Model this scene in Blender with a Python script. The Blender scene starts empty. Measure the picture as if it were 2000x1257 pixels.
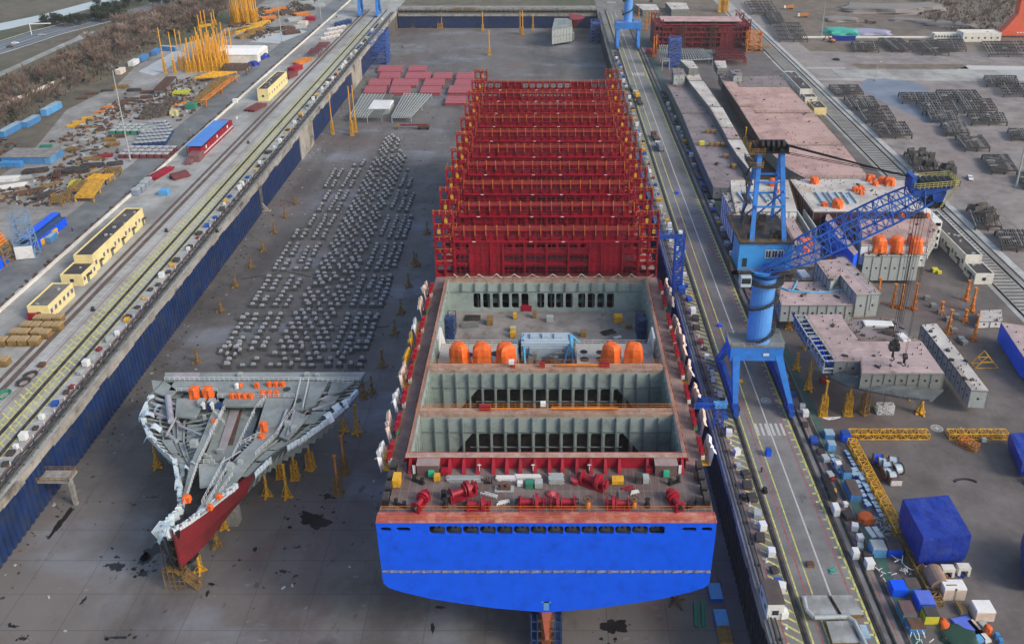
import bpy, math, random
from mathutils import Vector, Matrix
R = random.Random(7)
PI = math.pi
sc = bpy.context.scene
COL = sc.collection
CAMZ, FPX, TANP = 149.0, 1701.0, 720.0/1701.0
PITCH = math.atan(TANP); CP, SP = math.cos(PITCH), math.sin(PITCH)
FC = FPX/CP
YZ = 14.0
def G(x, y, z=YZ):
 h = CAMZ-z; zc = FC*h/(y+338.0)
 return ((x-1067)*zc/FPX, (zc-SP*h)/CP, z)
def HY(x, y, Y):
 v = y+338.0; h = v*CP*Y/(FC-SP*v); zc = CP*Y+SP*h
 return ((x-1067)*zc/FPX, Y, CAMZ-h)
MATS = {}
def mat(name, col, rough=.6, metal=0., var=.15, scale=.4, dirt=None, damt=.35, dscale=.15, bump=0., detail=6, fine=None):
 if name in MATS: return MATS[name]
 m = bpy.data.materials.new(name); m.use_nodes = True
 N = m.node_tree.nodes; L = m.node_tree.links; b = N['Principled BSDF']
 b.inputs['Roughness'].default_value = rough; b.inputs['Metallic'].default_value = metal
 tc = N.new('ShaderNodeTexCoord')
 n = N.new('ShaderNodeTexNoise'); n.inputs['Scale'].default_value = scale; n.inputs['Detail'].default_value = detail
 n.inputs['Roughness'].default_value = .65
 L.new(tc.outputs['Object'], n.inputs['Vector'])
 rp = N.new('ShaderNodeValToRGB')
 rp.color_ramp.elements[0].position = .3; rp.color_ramp.elements[1].position = .7
 lo = [max(0, c*(1-var)) for c in col]; hi = [min(1, c*(1+var)) for c in col]
 rp.color_ramp.elements[0].color = (*lo, 1); rp.color_ramp.elements[1].color = (*hi, 1)
 L.new(n.outputs['Fac'], rp.inputs['Fac'])
 out = rp.outputs['Color']
 if dirt:
  n2 = N.new('ShaderNodeTexNoise'); n2.inputs['Scale'].default_value = dscale; n2.inputs['Detail'].default_value = 9
  n2.inputs['Roughness'].default_value = .75
  L.new(tc.outputs['Object'], n2.inputs['Vector'])
  r2 = N.new('ShaderNodeValToRGB'); e = r2.color_ramp.elements
  e[0].position = .62-damt*.4; e[0].color = (0, 0, 0, 1); e[1].position = .80-damt*.3; e[1].color = (1, 1, 1, 1)
  L.new(n2.outputs['Fac'], r2.inputs['Fac'])
  mx = N.new('ShaderNodeMix'); mx.data_type = 'RGBA'
  L.new(r2.outputs['Color'], mx.inputs[0]); L.new(out, mx.inputs[6]); mx.inputs[7].default_value = (*dirt, 1)
  out = mx.outputs[2]
 if bump:
  bp = N.new('ShaderNodeBump'); bp.inputs['Strength'].default_value = bump; bp.inputs['Distance'].default_value = .2
  L.new(n.outputs['Fac'], bp.inputs['Height']); L.new(bp.outputs['Normal'], b.inputs['Normal'])
 L.new(out, b.inputs['Base Color'])
 MATS[name] = m; return m
class MB:
 def __init__(s): s.v = []; s.f = []; s.mi = []; s.m = 0
 def face(s, pts, m=None):
  i = len(s.v); s.v += [tuple(p) for p in pts]; s.f.append(tuple(range(i, i+len(pts)))); s.mi.append(s.m if m is None else m)
 def hexa(s, p, m=None):
  i = len(s.v); s.v += [tuple(q) for q in p]; m = s.m if m is None else m
  for f in ((3,2,1,0),(4,5,6,7),(0,1,5,4),(1,2,6,5),(2,3,7,6),(3,0,4,7)):
   s.f.append(tuple(i+k for k in f)); s.mi.append(m)
 def box(s, x0, x1, y0, y1, z0, z1, m=None):
  if x1 < x0: x0, x1 = x1, x0
  if y1 < y0: y0, y1 = y1, y0
  s.hexa([(x0,y0,z0),(x1,y0,z0),(x1,y1,z0),(x0,y1,z0),(x0,y0,z1),(x1,y0,z1),(x1,y1,z1),(x0,y1,z1)], m)
 def obox(s, cx, cy, z0, lx, ly, lz, a=0, m=None, top=1., tx=None):
  c, n = math.cos(a), math.sin(a); P = []
  for z, k in ((z0, 1.), (z0+lz, top)):
   for sx, sy in ((-1,-1),(1,-1),(1,1),(-1,1)):
    x = sx*lx/2*k; y = sy*ly/2*k; P.append((cx+x*c-y*n, cy+x*n+y*c, z))
  s.hexa(P, m)
 def beam(s, p, q, w, h=None, m=None):
  p = Vector(p); q = Vector(q); d = q-p
  if d.length < 1e-6: return
  h = w if h is None else h; d.normalize()
  u = Vector((0,0,1)) if abs(d.z) < .95 else Vector((0,1,0))
  a = d.cross(u).normalized(); b = a.cross(d).normalized()
  a *= w/2; b *= h/2
  s.hexa([p-a-b, p+a-b, q+a-b, q-a-b, p-a+b, p+a+b, q+a+b, q-a+b], m)
 def cyl(s, p, q, r0, r1=None, n=8, m=None, caps=True):
  p = Vector(p); q = Vector(q); d = q-p; r1 = r0 if r1 is None else r1
  if d.length < 1e-6: return
  d.normalize(); u = Vector((0,0,1)) if abs(d.z) < .95 else Vector((0,1,0))
  a = d.cross(u).normalized(); b = d.cross(a).normalized()
  i = len(s.v); m = s.m if m is None else m
  for c, r in ((p, r0), (q, r1)):
   for k in range(n):
    t = 2*PI*k/n; s.v.append(tuple(c+a*(r*math.cos(t))+b*(r*math.sin(t))))
  for k in range(n):
   s.f.append((i+k, i+(k+1)%n, i+n+(k+1)%n, i+n+k)); s.mi.append(m)
  if caps:
   s.f.append(tuple(i+n-1-k for k in range(n))); s.mi.append(m)
   s.f.append(tuple(i+n+k for k in range(n))); s.mi.append(m)
 def path(s, pts, r, n=6, m=None):
  for a, b in zip(pts, pts[1:]): s.cyl(a, b, r, r, n, m, True)
 def prism(s, poly, z0, z1, m=None, mt=None, off=0.):
  n = len(poly); i = len(s.v); m = s.m if m is None else m
  ar = sum(poly[k][0]*poly[(k+1)%n][1]-poly[(k+1)%n][0]*poly[k][1] for k in range(n))
  if ar < 0: poly = poly[::-1]
  s.v += [(x,y,z0) for x,y in poly]+[(x,y,z1) for x,y in poly]
  s.f.append(tuple(i+n-1-k for k in range(n))); s.mi.append(m)
  s.f.append(tuple(i+n+k for k in range(n))); s.mi.append(m if mt is None else mt)
  for k in range(n):
   s.f.append((i+k, i+(k+1)%n, i+n+(k+1)%n, i+n+k)); s.mi.append(m)
 def ring(s, x0, x1, z0, z1, hx0, hx1, hz0, hz1, r, y0, y1, m=None):
  m = s.m if m is None else m
  C = [(hx0+r, hz0+r, PI), (hx1-r, hz0+r, 1.5*PI), (hx1-r, hz1-r, 0), (hx0+r, hz1-r, .5*PI)]
  O = [(x0,z0),(x1,z0),(x1,z1),(x0,z1)]
  K = 3; hp = []
  for cx, cz, a0 in C:
   hp.append([(cx+r*math.cos(a0+.5*PI*k/(K-1)), cz+r*math.sin(a0+.5*PI*k/(K-1))) for k in range(K)])
  for y, fl in ((y0, False), (y1, True)):
   for c in range(4):
    for k in range(K-1):
     t = [(*O[c],), hp[c][k+1], hp[c][k]]
     pts = [(a, y, b) for a, b in t]
     s.face(pts if not fl else pts[::-1], m)
    d = (c+1) % 4
    pts = [(a, y, b) for a, b in (O[c], O[d], hp[d][0], hp[c][-1])]
    s.face(pts if not fl else pts[::-1], m)
  loop = [p for h in hp for p in h]
  for k in range(len(loop)):
   a, b = loop[k], loop[(k+1) % len(loop)]
   s.face([(a[0],y0,a[1]),(b[0],y0,b[1]),(b[0],y1,b[1]),(a[0],y1,a[1])], m)
  for c in range(4):
   a, b = O[c], O[(c+1)%4]
   s.face([(b[0],y0,b[1]),(a[0],y0,a[1]),(a[0],y1,a[1]),(b[0],y1,b[1])], m)
 def rail(s, pts, h=1.1, post=2.4, r=.05, m=None, mids=1):
  for a, b in zip(pts, pts[1:]):
   a = Vector(a); b = Vector(b); L = (b-a).length; k = max(1, round(L/post))
   for i in range(k+1):
    p = a.lerp(b, i/k); s.beam(p, p+Vector((0,0,h)), r*1.6, r*1.6, m)
   for j in range(mids+1):
    z = Vector((0,0,h*(1-j/(mids+1)))); s.beam(a+z, b+z, r*1.6, r*1.6, m)
 def lattice(s, p, q, w, h, n, r, m=None, r2=None, tw=None, th=None):
  p = Vector(p); q = Vector(q); d = (q-p).normalized(); r2 = r2 or r*.6
  u = Vector((0,0,1)) if abs(d.z) < .95 else Vector((0,1,0))
  a = d.cross(u).normalized(); b = a.cross(d).normalized(); tw = w if tw is None else tw; th = h if th is None else th
  def pt(t, i):
   sa, sb = ((-1,-1),(1,-1),(1,1),(-1,1))[i]
   return p.lerp(q, t)+a*(sa*(w+(tw-w)*t)/2)+b*(sb*(h+(th-h)*t)/2)
  for i in range(4):
   s.beam(pt(0,i), pt(1,i), r, r, m)
   j = (i+1) % 4
   for k in range(n+1):
    s.beam(pt(k/n,i), pt(k/n,j), r2, r2, m)
    if k < n:
     if (k+i) % 2: s.beam(pt(k/n,i), pt((k+1)/n,j), r2, r2, m)
     else: s.beam(pt(k/n,j), pt((k+1)/n,i), r2, r2, m)
 def build(s, name, mats, parent=None, loc=None, rz=0, smooth=False, local=None):
  me = bpy.data.meshes.new(name)
  v = s.v
  if local: v = [(x-local[0], y-local[1], z-local[2]) for x,y,z in v]
  me.from_pydata(v, [], s.f)
  if not isinstance(mats, (list, tuple)): mats = [mats]
  for m in mats: me.materials.append(m)
  if len(mats) > 1: me.polygons.foreach_set('material_index', s.mi)
  if smooth: me.polygons.foreach_set('use_smooth', [True]*len(me.polygons))
  me.update()
  o = bpy.data.objects.new(name, me); COL.objects.link(o)
  if parent is not None: o.parent = parent
  if loc: o.location = loc
  if local: o.location = local
  o.rotation_euler.z = rz
  return o
def tag(o, label, cat, group=None, kind=None):
 if label: o['label'] = label
 if cat: o['category'] = cat
 if group: o['group'] = group
 if kind: o['kind'] = kind
 return o
def struct(name, mb, m, label=None):
 o = mb.build(name, m); o['kind'] = 'structure'
 if label: o['label'] = label
 return o
def thing(name, label, cat, loc=(0,0,0), rz=0, group=None):
 o = bpy.data.objects.new(name, None); COL.objects.link(o); o.empty_display_size = .5
 o.location = loc; o.rotation_euler.z = rz
 return tag(o, label, cat, group)
KIDS = {}
def kids(o):
 if o not in KIDS: KIDS[o] = list(o.children)
 return KIDS[o]
def dup(o, loc=None, rz=None, label=None, group=None, scale=None, parent=None):
 c = o.copy(); COL.objects.link(c)
 if parent is not None: c.parent = parent
 for ch in kids(o): dup(ch, parent=c)
 if loc is not None: c.location = loc
 if rz is not None: c.rotation_euler.z = rz
 if scale is not None: c.scale = scale if hasattr(scale, '__len__') else (scale,)*3
 if label: c['label'] = label
 if group: c['group'] = group
 return c
ORD = ['nearest', 'second', 'third', 'fourth', 'fifth', 'sixth', 'seventh', 'eighth', 'ninth', 'tenth', 'eleventh', 'twelfth',
  'thirteenth', 'fourteenth', 'fifteenth', 'sixteenth', 'seventeenth', 'eighteenth', 'nineteenth', 'twentieth']
def rnd(a, b): return R.uniform(a, b)
red = mat('red_paint', (.30,.004,.020), .55, var=.3, scale=.25, dirt=(.17,.01,.02), damt=.3, dscale=.4)
reddark = mat('red_primer', (.21,.02,.028), .7, var=.35, scale=.3, dirt=(.10,.02,.02), damt=.3)
redpink = mat('pink_primer', (.40,.11,.13), .75, var=.25, scale=.3, dirt=(.25,.06,.07), damt=.4, dscale=.3)
blue = mat('hull_blue', (.0,.098,.84), .5, var=.09, scale=.5, dirt=(.0,.06,.60), damt=.3, dscale=.3)
cblue = mat('crane_blue', (.03,.20,.62), .45, var=.2, scale=.3, dirt=(.05,.10,.22), damt=.25, dscale=.5)
cblued = mat('boom_blue', (.012,.075,.36), .5, var=.25, scale=.4, dirt=(.03,.04,.1), damt=.3, dscale=.6)
lblue = mat('light_blue', (.10,.34,.66), .5, var=.15, dirt=(.1,.2,.3), damt=.3)
tblue = mat('tarp_blue', (.004,.028,.28), .38, var=.35, scale=.45, bump=1.6, dirt=(.03,.06,.32), damt=.3, dscale=.35)
wblue = mat('cladding_blue', (.008,.030,.118), .5, var=.35, scale=.15, dirt=(.045,.05,.06), damt=.35, dscale=.25)
navy = mat('navy_paint', (.02,.05,.15), .55, var=.3)
yel = mat('yellow_paint', (.70,.38,.02), .55, var=.25, scale=.5, dirt=(.22,.11,.03), damt=.4, dscale=.7)
yeld = mat('dull_yellow', (.30,.18,.045), .7, var=.35, scale=.4, dirt=(.09,.055,.03), damt=.5, dscale=.5)
oran = mat('orange_paint', (.62,.20,.02), .6, var=.25, scale=.4, dirt=(.2,.08,.03), damt=.35)
tarpo = mat('orange_tarp', (.74,.13,.018), .6, var=.2, scale=.8, bump=.8)
white = mat('white_paint', (.70,.71,.70), .55, var=.08, dirt=(.4,.38,.34), damt=.25)
cream = mat('cream_wall', (.78,.64,.30), .8, var=.08, scale=.2, dirt=(.5,.43,.28), damt=.2)
wallw = mat('white_wall', (.68,.66,.60), .8, var=.08, scale=.2, dirt=(.42,.40,.36), damt=.25)
roofd = mat('dark_roof', (.055,.05,.052), .9, var=.35, scale=.12, dirt=(.14,.12,.11), damt=.3, dscale=.1)
dark = mat('dark_steel', (.035,.034,.035), .6, var=.4, scale=.5, dirt=(.11,.07,.05), damt=.4, dscale=.5)
black = mat('black_paint', (.012,.012,.013), .5, var=.3)
grey = mat('grey_steel', (.19,.21,.21), .6, var=.25, scale=.4, dirt=(.12,.10,.08), damt=.35, dscale=.4)
greyl = mat('pale_steel', (.36,.40,.40), .6, var=.2, scale=.4, dirt=(.22,.20,.17), damt=.3, dscale=.4)
rust = mat('rusty_steel', (.13,.06,.035), .85, var=.45, scale=.7, dirt=(.05,.04,.035), damt=.5, dscale=.5)
glass = mat('window_glass', (.03,.04,.05), .15, var=.2)
green = mat('green_paint', (.03,.20,.13), .6, var=.2)
conc = mat('concrete', (.30,.29,.27), .9, var=.25, scale=.3, dirt=(.12,.11,.10), damt=.4, dscale=.25)
# ground materials
def ground_mat(name, base, spots, rough=.85, joints=None, streak=None, bump=.15, scale=.02):
 """base colour + list of (colour, noise scale, threshold, softness, strength, stretch) patches + joint lines"""
 m = bpy.data.materials.new(name); m.use_nodes = True
 N = m.node_tree.nodes; L = m.node_tree.links; b = N['Principled BSDF']
 b.inputs['Roughness'].default_value = rough
 tc = N.new('ShaderNodeTexCoord'); co = tc.outputs['Object']
 n = N.new('ShaderNodeTexNoise'); n.inputs['Scale'].default_value = scale*6; n.inputs['Detail'].default_value = 10; n.inputs['Roughness'].default_value = .7
 L.new(co, n.inputs['Vector'])
 rp = N.new('ShaderNodeValToRGB'); rp.color_ramp.elements[0].position = .3; rp.color_ramp.elements[1].position = .72
 rp.color_ramp.elements[0].color = (*[c*.58 for c in base], 1); rp.color_ramp.elements[1].color = (*[min(1, c*1.4) for c in base], 1)
 L.new(n.outputs['Fac'], rp.inputs['Fac']); out = rp.outputs['Color']
 for k, (c, s, th, soft, st, stretch) in enumerate(spots):
  mp = N.new('ShaderNodeMapping'); mp.inputs['Scale'].default_value = (s*stretch[0], s*stretch[1], s)
  mp.inputs['Location'].default_value = (k*13.7, k*7.1, 0)
  L.new(co, mp.inputs['Vector'])
  q = N.new('ShaderNodeTexNoise'); q.inputs['Scale'].default_value = 1; q.inputs['Detail'].default_value = 7; q.inputs['Roughness'].default_value = .6
  L.new(mp.outputs['Vector'], q.inputs['Vector'])
  r2 = N.new('ShaderNodeMapRange'); r2.inputs['From Min'].default_value = th; r2.inputs['From Max'].default_value = th+soft
  r2.inputs['To Max'].default_value = st
  L.new(q.outputs['Fac'], r2.inputs['Value'])
  mx = N.new('ShaderNodeMix'); mx.data_type = 'RGBA'
  L.new(r2.outputs['Result'], mx.inputs[0]); L.new(out, mx.inputs[6]); mx.inputs[7].default_value = (*c, 1); out = mx.outputs[2]
 if joints:
  px, py, w, jc, jst = joints
  sp = N.new('ShaderNodeSeparateXYZ'); L.new(co, sp.inputs['Vector'])
  res = None
  for ax, per in (('X', px), ('Y', py)):
   a = N.new('ShaderNodeMath'); a.operation = 'DIVIDE'; L.new(sp.outputs[ax], a.inputs[0]); a.inputs[1].default_value = per
   f = N.new('ShaderNodeMath'); f.operation = 'FRACT'; L.new(a.outputs[0], f.inputs[0])
   g = N.new('ShaderNodeMath'); g.operation = 'LESS_THAN'; L.new(f.outputs[0], g.inputs[0]); g.inputs[1].default_value = w/per
   if res is None: res = g.outputs[0]
   else:
    h = N.new('ShaderNodeMath'); h.operation = 'MAXIMUM'; L.new(res, h.inputs[0]); L.new(g.outputs[0], h.inputs[1]); res = h.outputs[0]
  ml = N.new('ShaderNodeMath'); ml.operation = 'MULTIPLY'; L.new(res, ml.inputs[0]); ml.inputs[1].default_value = jst
  mx = N.new('ShaderNodeMix'); mx.data_type = 'RGBA'
  L.new(ml.outputs[0], mx.inputs[0]); L.new(out, mx.inputs[6]); mx.inputs[7].default_value = (*jc, 1); out = mx.outputs[2]
 bp = N.new('ShaderNodeBump'); bp.inputs['Strength'].default_value = bump; bp.inputs['Distance'].default_value = .1
 L.new(n.outputs['Fac'], bp.inputs['Height']); L.new(bp.outputs['Normal'], b.inputs['Normal'])
 L.new(out, b.inputs['Base Color']); MATS[name] = m
 return m
XL, XR, YF = -119.3, 41.0, 697.0
m_floor = ground_mat('dock_floor_concrete', (.112,.104,.097), [
 ((.19,.175,.168), .010, .42, .25, .9, (1,.6)), ((.17,.15,.14), .05, .52, .2, .6, (1,.3)), ((.12,.055,.06), .02, .55, .2, .5, (1,.5)),
 ((.23,.25,.29), .022, .52, .14, .75, (1,1.6)), ((.07,.06,.057), .015, .55, .1, .7, (2,.6)), ((.05,.045,.045), .03, .60, .2, .7, (1,.35)), ((.015,.014,.015), .045, .73, .012, .9, (1,1.4)),
 ((.05,.045,.045), .12, .62, .1, .5, (1,1)), ((.25,.24,.23), .5, .66, .03, .6, (.6,1)), ((.045,.04,.038), .35, .64, .05, .6, (1,.5)), ((.16,.09,.08), .03, .60, .08, .45, (1,1))],
 rough=.78, joints=(12.3, 9.1, .14, (.04,.036,.035), .55))
m_quay = ground_mat('quay_concrete', (.33,.33,.315), [
 ((.40,.42,.42), .03, .5, .2, .8, (1,.25)), ((.17,.155,.14), .05, .52, .16, .7, (1,.3)), ((.13,.12,.11), .25, .66, .06, .5, (1,.5)),
 ((.45,.45,.43), .8, .68, .04, .5, (1,1))], joints=(6, 6, .07, (.15,.14,.13), .5))
m_quayr = ground_mat('quay_concrete_grey', (.18,.178,.17), [
 ((.24,.24,.235), .03, .5, .2, .7, (1,.25)), ((.09,.085,.08), .05, .52, .16, .75, (1,.3)), ((.07,.065,.06), .25, .62, .06, .6, (1,.4)),
 ((.3,.3,.29), .8, .68, .04, .5, (1,1))], joints=(5.3, 7.5, .06, (.09,.085,.08), .55))
m_road = ground_mat('asphalt_grey', (.155,.165,.17), [
 ((.21,.225,.235), .03, .5, .2, .7, (1,.2)), ((.09,.09,.09), .08, .6, .12, .5, (1,.3))], joints=(200, 8, .06, (.1,.1,.1), .4))
m_yard = ground_mat('yard_concrete', (.25,.24,.225), [
 ((.36,.37,.37), .03, .48, .2, .7, (1,.6)), ((.14,.115,.095), .06, .52, .16, .75, (1,.6)), ((.09,.08,.07), .2, .6, .1, .6, (1,1))],
 joints=(9, 9, .08, (.14,.13,.12), .4))
m_blockyard = ground_mat('block_yard_concrete', (.125,.112,.108), [
 ((.17,.16,.155), .02, .5, .2, .6, (1,.6)), ((.12,.07,.065), .03, .55, .16, .6, (1,.6)), ((.06,.055,.055), .08, .62, .1, .7, (1,.5))],
 joints=(8, 12, .07, (.22,.2,.19), .3))
m_frameyard = ground_mat('frame_yard_concrete', (.23,.205,.195), [
 ((.32,.30,.285), .02, .5, .2, .7, (1,.4)), ((.22,.15,.14), .02, .55, .16, .7, (1,.6)), ((.13,.11,.10), .05, .62, .1, .7, (1,.5))],
 joints=(10, 10, .09, (.32,.29,.27), .3))
m_dirt = ground_mat('dirt', (.16,.125,.095), [
 ((.24,.21,.18), .02, .5, .2, .7, (1,.6)), ((.07,.07,.04), .03, .55, .16, .7, (1,.6)), ((.09,.075,.06), .1, .58, .1, .7, (1,1))], bump=.6)
m_grass = ground_mat('dry_grass', (.12,.105,.075), [
 ((.17,.14,.10), .02, .5, .2, .7, (1,.6)), ((.06,.075,.035), .012, .52, .1, .8, (1,.6)), ((.075,.05,.045), .05, .58, .1, .7, (1,1))], bump=.8)
m_water = mat('canal_water', (.42,.46,.48), .25, var=.1, scale=.02)
mk_y = mat('yellow_line', (.62,.58,.14), .8, var=.35, scale=1.2, dirt=(.25,.24,.2), damt=.45, dscale=1.)
mk_w = mat('white_line', (.55,.55,.53), .8, var=.2, scale=1., dirt=(.3,.3,.29), damt=.45, dscale=1.)
mk_r = mat('red_line', (.36,.06,.06), .8, var=.3, scale=1., dirt=(.22,.19,.18), damt=.5, dscale=1.)
def sheet(name, poly, z, m, label=None, world=True):
 b = MB(); n = len(poly)
 ar = sum(poly[k][0]*poly[(k+1)%n][1]-poly[(k+1)%n][0]*poly[k][1] for k in range(n))
 if ar < 0: poly = poly[::-1]
 b.face([(x,y,z) for x,y in poly]); return struct(name, b, m, label)
def rect(x0, x1, y0, y1): return [(x0,y0),(x1,y0),(x1,y1),(x0,y1)]
sheet('dock_floor', rect(XL-.3, XR+.3, -150, YF+.3), 0, m_floor)
b = MB()
for r in (rect(-3000, XL, -300, YF), rect(XR, 3000, -300, YF), rect(-3000, 3000, YF, 5000), rect(XL, XR, -300, -150)):
 b.face([(x,y,YZ-.012) for x,y in r])
struct('ground', b, m_grass)
sheet('quay_pavement', rect(-167.5, XL+.2, -200, 900), YZ, m_quay)
sheet('quay_pavement', rect(XR-.2, 66, -200, 900), YZ, m_quayr)
sheet('road', rect(-180, -167.9, -200, 1100), YZ+.004, m_road)
Lp = [G(*p)[:2] for p in ((-150,420),(0,345),(60,300),(130,215),(230,165),(262,132),(330,92),(420,70),(520,0),(560,-60))]
sheet('yard_pavement', [(-180.2,-200),(-180.2,950)]+[(-205,950)]+[Lp[-1]]+Lp[::-1][1:]+[(-420,120),(-420,-200)], YZ, m_yard)
sheet('block_yard_pavement', rect(66.2, 141, -200, 640), YZ, m_blockyard)
sheet('yard_road', rect(154, 172, -200, 800), YZ+.004, m_frameyard)
sheet('frame_yard_pavement', rect(172.2, 520, -200, 560), YZ, m_frameyard)
sheet('gravel_ground', rect(66.2, 800, 640.5, 1400), YZ-.004, m_dirt)
sheet('gravel_ground', rect(172.2, 800, 560.5, 640), YZ-.004, m_dirt)
sheet('track_bed', rect(141.2, 153.8, -200, 900), YZ+.004, m_quay)
Yc = G(1800,132)[1]
sheet('yard_road', rect(172.5, 520, G(1800,158)[1], G(1800,136)[1]), YZ+.008, m_quay)
def strip(name, pts, w, z, m):
 b = MB(); pts = [Vector((p[0],p[1],0)) for p in pts]
 n = len(pts); lt = []; rt = []
 for i, p in enumerate(pts):
  d = (pts[min(i+1,n-1)]-pts[max(i-1,0)]).normalized(); nn = Vector((-d.y,d.x,0))
  ww = w[i] if hasattr(w,'__len__') else w
  lt.append(p+nn*ww/2); rt.append(p-nn*ww/2)
 for i in range(n-1): b.face([(rt[i].x,rt[i].y,z),(rt[i+1].x,rt[i+1].y,z),(lt[i+1].x,lt[i+1].y,z),(lt[i].x,lt[i].y,z)])
 return struct(name, b, m)
hw = [G(*p) for p in ((-300,190),(-100,124),(0,95),(90,66),(185,42),(300,16),(400,-20))]
strip('highway', hw, 26, YZ+.008, mat('highway_asphalt', (.12,.145,.175), .85, var=.2, scale=.05))
for off, c in ((-12,mk_w),(-.7,mat('verge_gravel',(.3,.29,.26),.9)),(12,mk_w),(-6.5,mk_w),(6,mk_w)):
 d = (Vector(hw[4])-Vector(hw[1])).normalized(); nn = Vector((-d.y,d.x,0))
 strip('road_marking', [Vector(p)+nn*off for p in hw], 1.6 if off == -.7 else .35, YZ+.014, c)
strip('slip_road', [G(*p) for p in ((-60,170),(0,145),(60,118),(120,90),(158,74),(174,62))], [7,6,6,6,7,8], YZ+.018, m_quay)
strip('canal', [G(*p) for p in ((-200,90),(-60,64),(0,53),(100,31),(200,4),(300,-18))], [30,26,24,20,20,20], YZ+.01, m_water)
def lines(name, segs, w, m, z=YZ+.012):
 b = MB()
 for (x0,y0,x1,y1) in segs:
  d = Vector((x1-x0, y1-y0, 0)).normalized(); n = Vector((-d.y,d.x,0))*w/2
  b.face([(x0-n.x,y0-n.y,z),(x1-n.x,y1-n.y,z),(x1+n.x,y1+n.y,z),(x0+n.x,y0+n.y,z)])
 return struct(name, b, m)
yy = [60+i*2.6 for i in range(235)]
lines('road_marking', [(-132.0+.5, y, -127.9-.4, y-2.6) for y in yy if y < 520]+[(-132.5-3.6,y+2.6,-132.9,y) for y in yy if y<330], .42, mk_y)
lines('road_marking', [(-134.6,60,-134.6,650),(-131.2,60,-131.2,650),(-129.8,60,-129.8,650),(-132.9,60,-132.9,650),(-127.0,60,-127.0,650)], .34, mk_y, YZ+.016)
lines('road_marking', [(-134.6,y,-132.9,y) for y in [60+2.2*i for i in range(180)]], .2, mk_y, YZ+.02)
lines('road_marking', [(-127.0,y,-123.6,y+1.2) for y in [60+3.2*i for i in range(150)]], .34, mk_w)
lines('road_marking', [(-140.4,y,-138.6,y) for y in [60+3.*i for i in range(120)]], .34, mk_w)
lines('road_marking', [(-138.6,60,-138.6,640)], .2, mk_w, YZ+.016)
lines('road_marking', [(-136.9,60,-136.9,400),(-123.3,60,-123.3,330)], .3, mk_r)
for x in (48.6, 61.7): pass
lines('road_marking', [(43.3, y+2.2, 46.2, y) for y in [60+2.2*i for i in range(150)]], .42, mk_y)
lines('road_marking', [(48.0,60,48.0,690),(50.9,60,50.9,690),(46.35,60,46.35,500)], .3, mk_y, YZ+.016)
lines('road_marking', [(58.6,y,59.7,y) for y in [60+2.6*i for i in range(200)]]+[(58.6+1.1,60,58.6+1.1,560)], .45, mk_y)
lines('road_marking', [(49.7,60,49.7,300),(58.0,60,58.0,300),(43.2,60,43.2,260),(63.6,60,63.6,260)], .3, mk_r)
lines('road_marking', [(54.3,60,54.3,690)], .34, mk_w)
for yp in (838, 145, 5):
 X0, Yz, _ = G(1500, yp)
 lines('crosswalk', [(51.3+i*1.25, Yz-2.3*(1 if yp > 500 else 1.4), 51.3+i*1.25, Yz+2.3*(1 if yp > 500 else 1.4)) for i in range(6)], .62, mk_w, YZ+.02)
lines('road_marking', [(x,y,x+.01,y+4.6) for x in [176+i*1.4 for i in range(34)] for y in ()]+[(172.8+i*1.6, G(1700,134)[1]-3, 172.8+i*1.6, G(1700,134)[1]+3) for i in range(0)], .5, mk_w) if False else None
for yp, x0, x1 in ((133,1577,1650),(155,1590,1690)):
 a = G(x0,yp); c = G(x1,yp); n = 20
 lines('crosswalk', [(a[0]+(c[0]-a[0])*i/n, a[1]-2.2, a[0]+(c[0]-a[0])*i/n, a[1]+2.2) for i in range(n+1)], .6, mk_w, YZ+.02)
def emblem(px, py, r):
 x, y, _ = G(px, py); b = MB(); z = YZ+.02; n = 40
 for r0, r1 in ((.86,1.),(.55,.62),(.0,.3)):
  for k in range(n):
   a, c = 2*PI*k/n, 2*PI*(k+1)/n
   b.face([(x+r*r0*math.cos(a),y+r*r0*math.sin(a),z),(x+r*r1*math.cos(a),y+r*r1*math.sin(a),z),(x+r*r1*math.cos(c),y+r*r1*math.sin(c),z),(x+r*r0*math.cos(c),y+r*r0*math.sin(c),z)])
 for k in range(20):
  a = 2*PI*k/20; c = a+.16
  b.face([(x+r*q*math.cos(t),y+r*q*math.sin(t),z) for q,t in ((.66,a),(.82,a),(.82,c),(.66,c))])
 for k in range(6):
  a = 2*PI*k/6; c = a+.5
  b.face([(x+r*q*math.cos(t),y+r*q*math.sin(t),z) for q,t in ((.33,a),(.5,a),(.5,c),(.33,c))])
 struct('road_marking', b, mk_w)
emblem(1830, 836, 1.45); emblem(1496, 782, 1.3)
m_wet = mat('wet_patch', (.018,.016,.015), .35, var=.3, scale=.4)
def blob(px, py, rx, ry, z=.006, m=None, n=44, name='wet_patch'):
 x, y, _ = G(px, py, 0); b = MB(); sd = rnd(0, 9)
 P = []
 for k in range(n):
  a = 2*PI*k/n; q = .72+.2*math.sin(2*a+sd)+.12*math.sin(5*a+sd*3)+.06*math.sin(11*a+sd)+rnd(-.05,.05)
  P.append((x+rx*q*math.cos(a), y+ry*q*math.sin(a), z))
 b.face(P)
 for _ in range(int(2+rx*2)):
  a = rnd(0,6.3); d = rnd(1.05,1.6); e = rnd(.08,.35)*min(rx,1.6); X, Y = x+rx*d*math.cos(a), y+ry*d*math.sin(a)
  b.face([(X+e*math.cos(t*.8)*rnd(.7,1.2), Y+e*math.sin(t*.8)*rnd(.6,1.1), z) for t in range(8)])
 return struct(name, b, m or m_wet)
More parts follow.
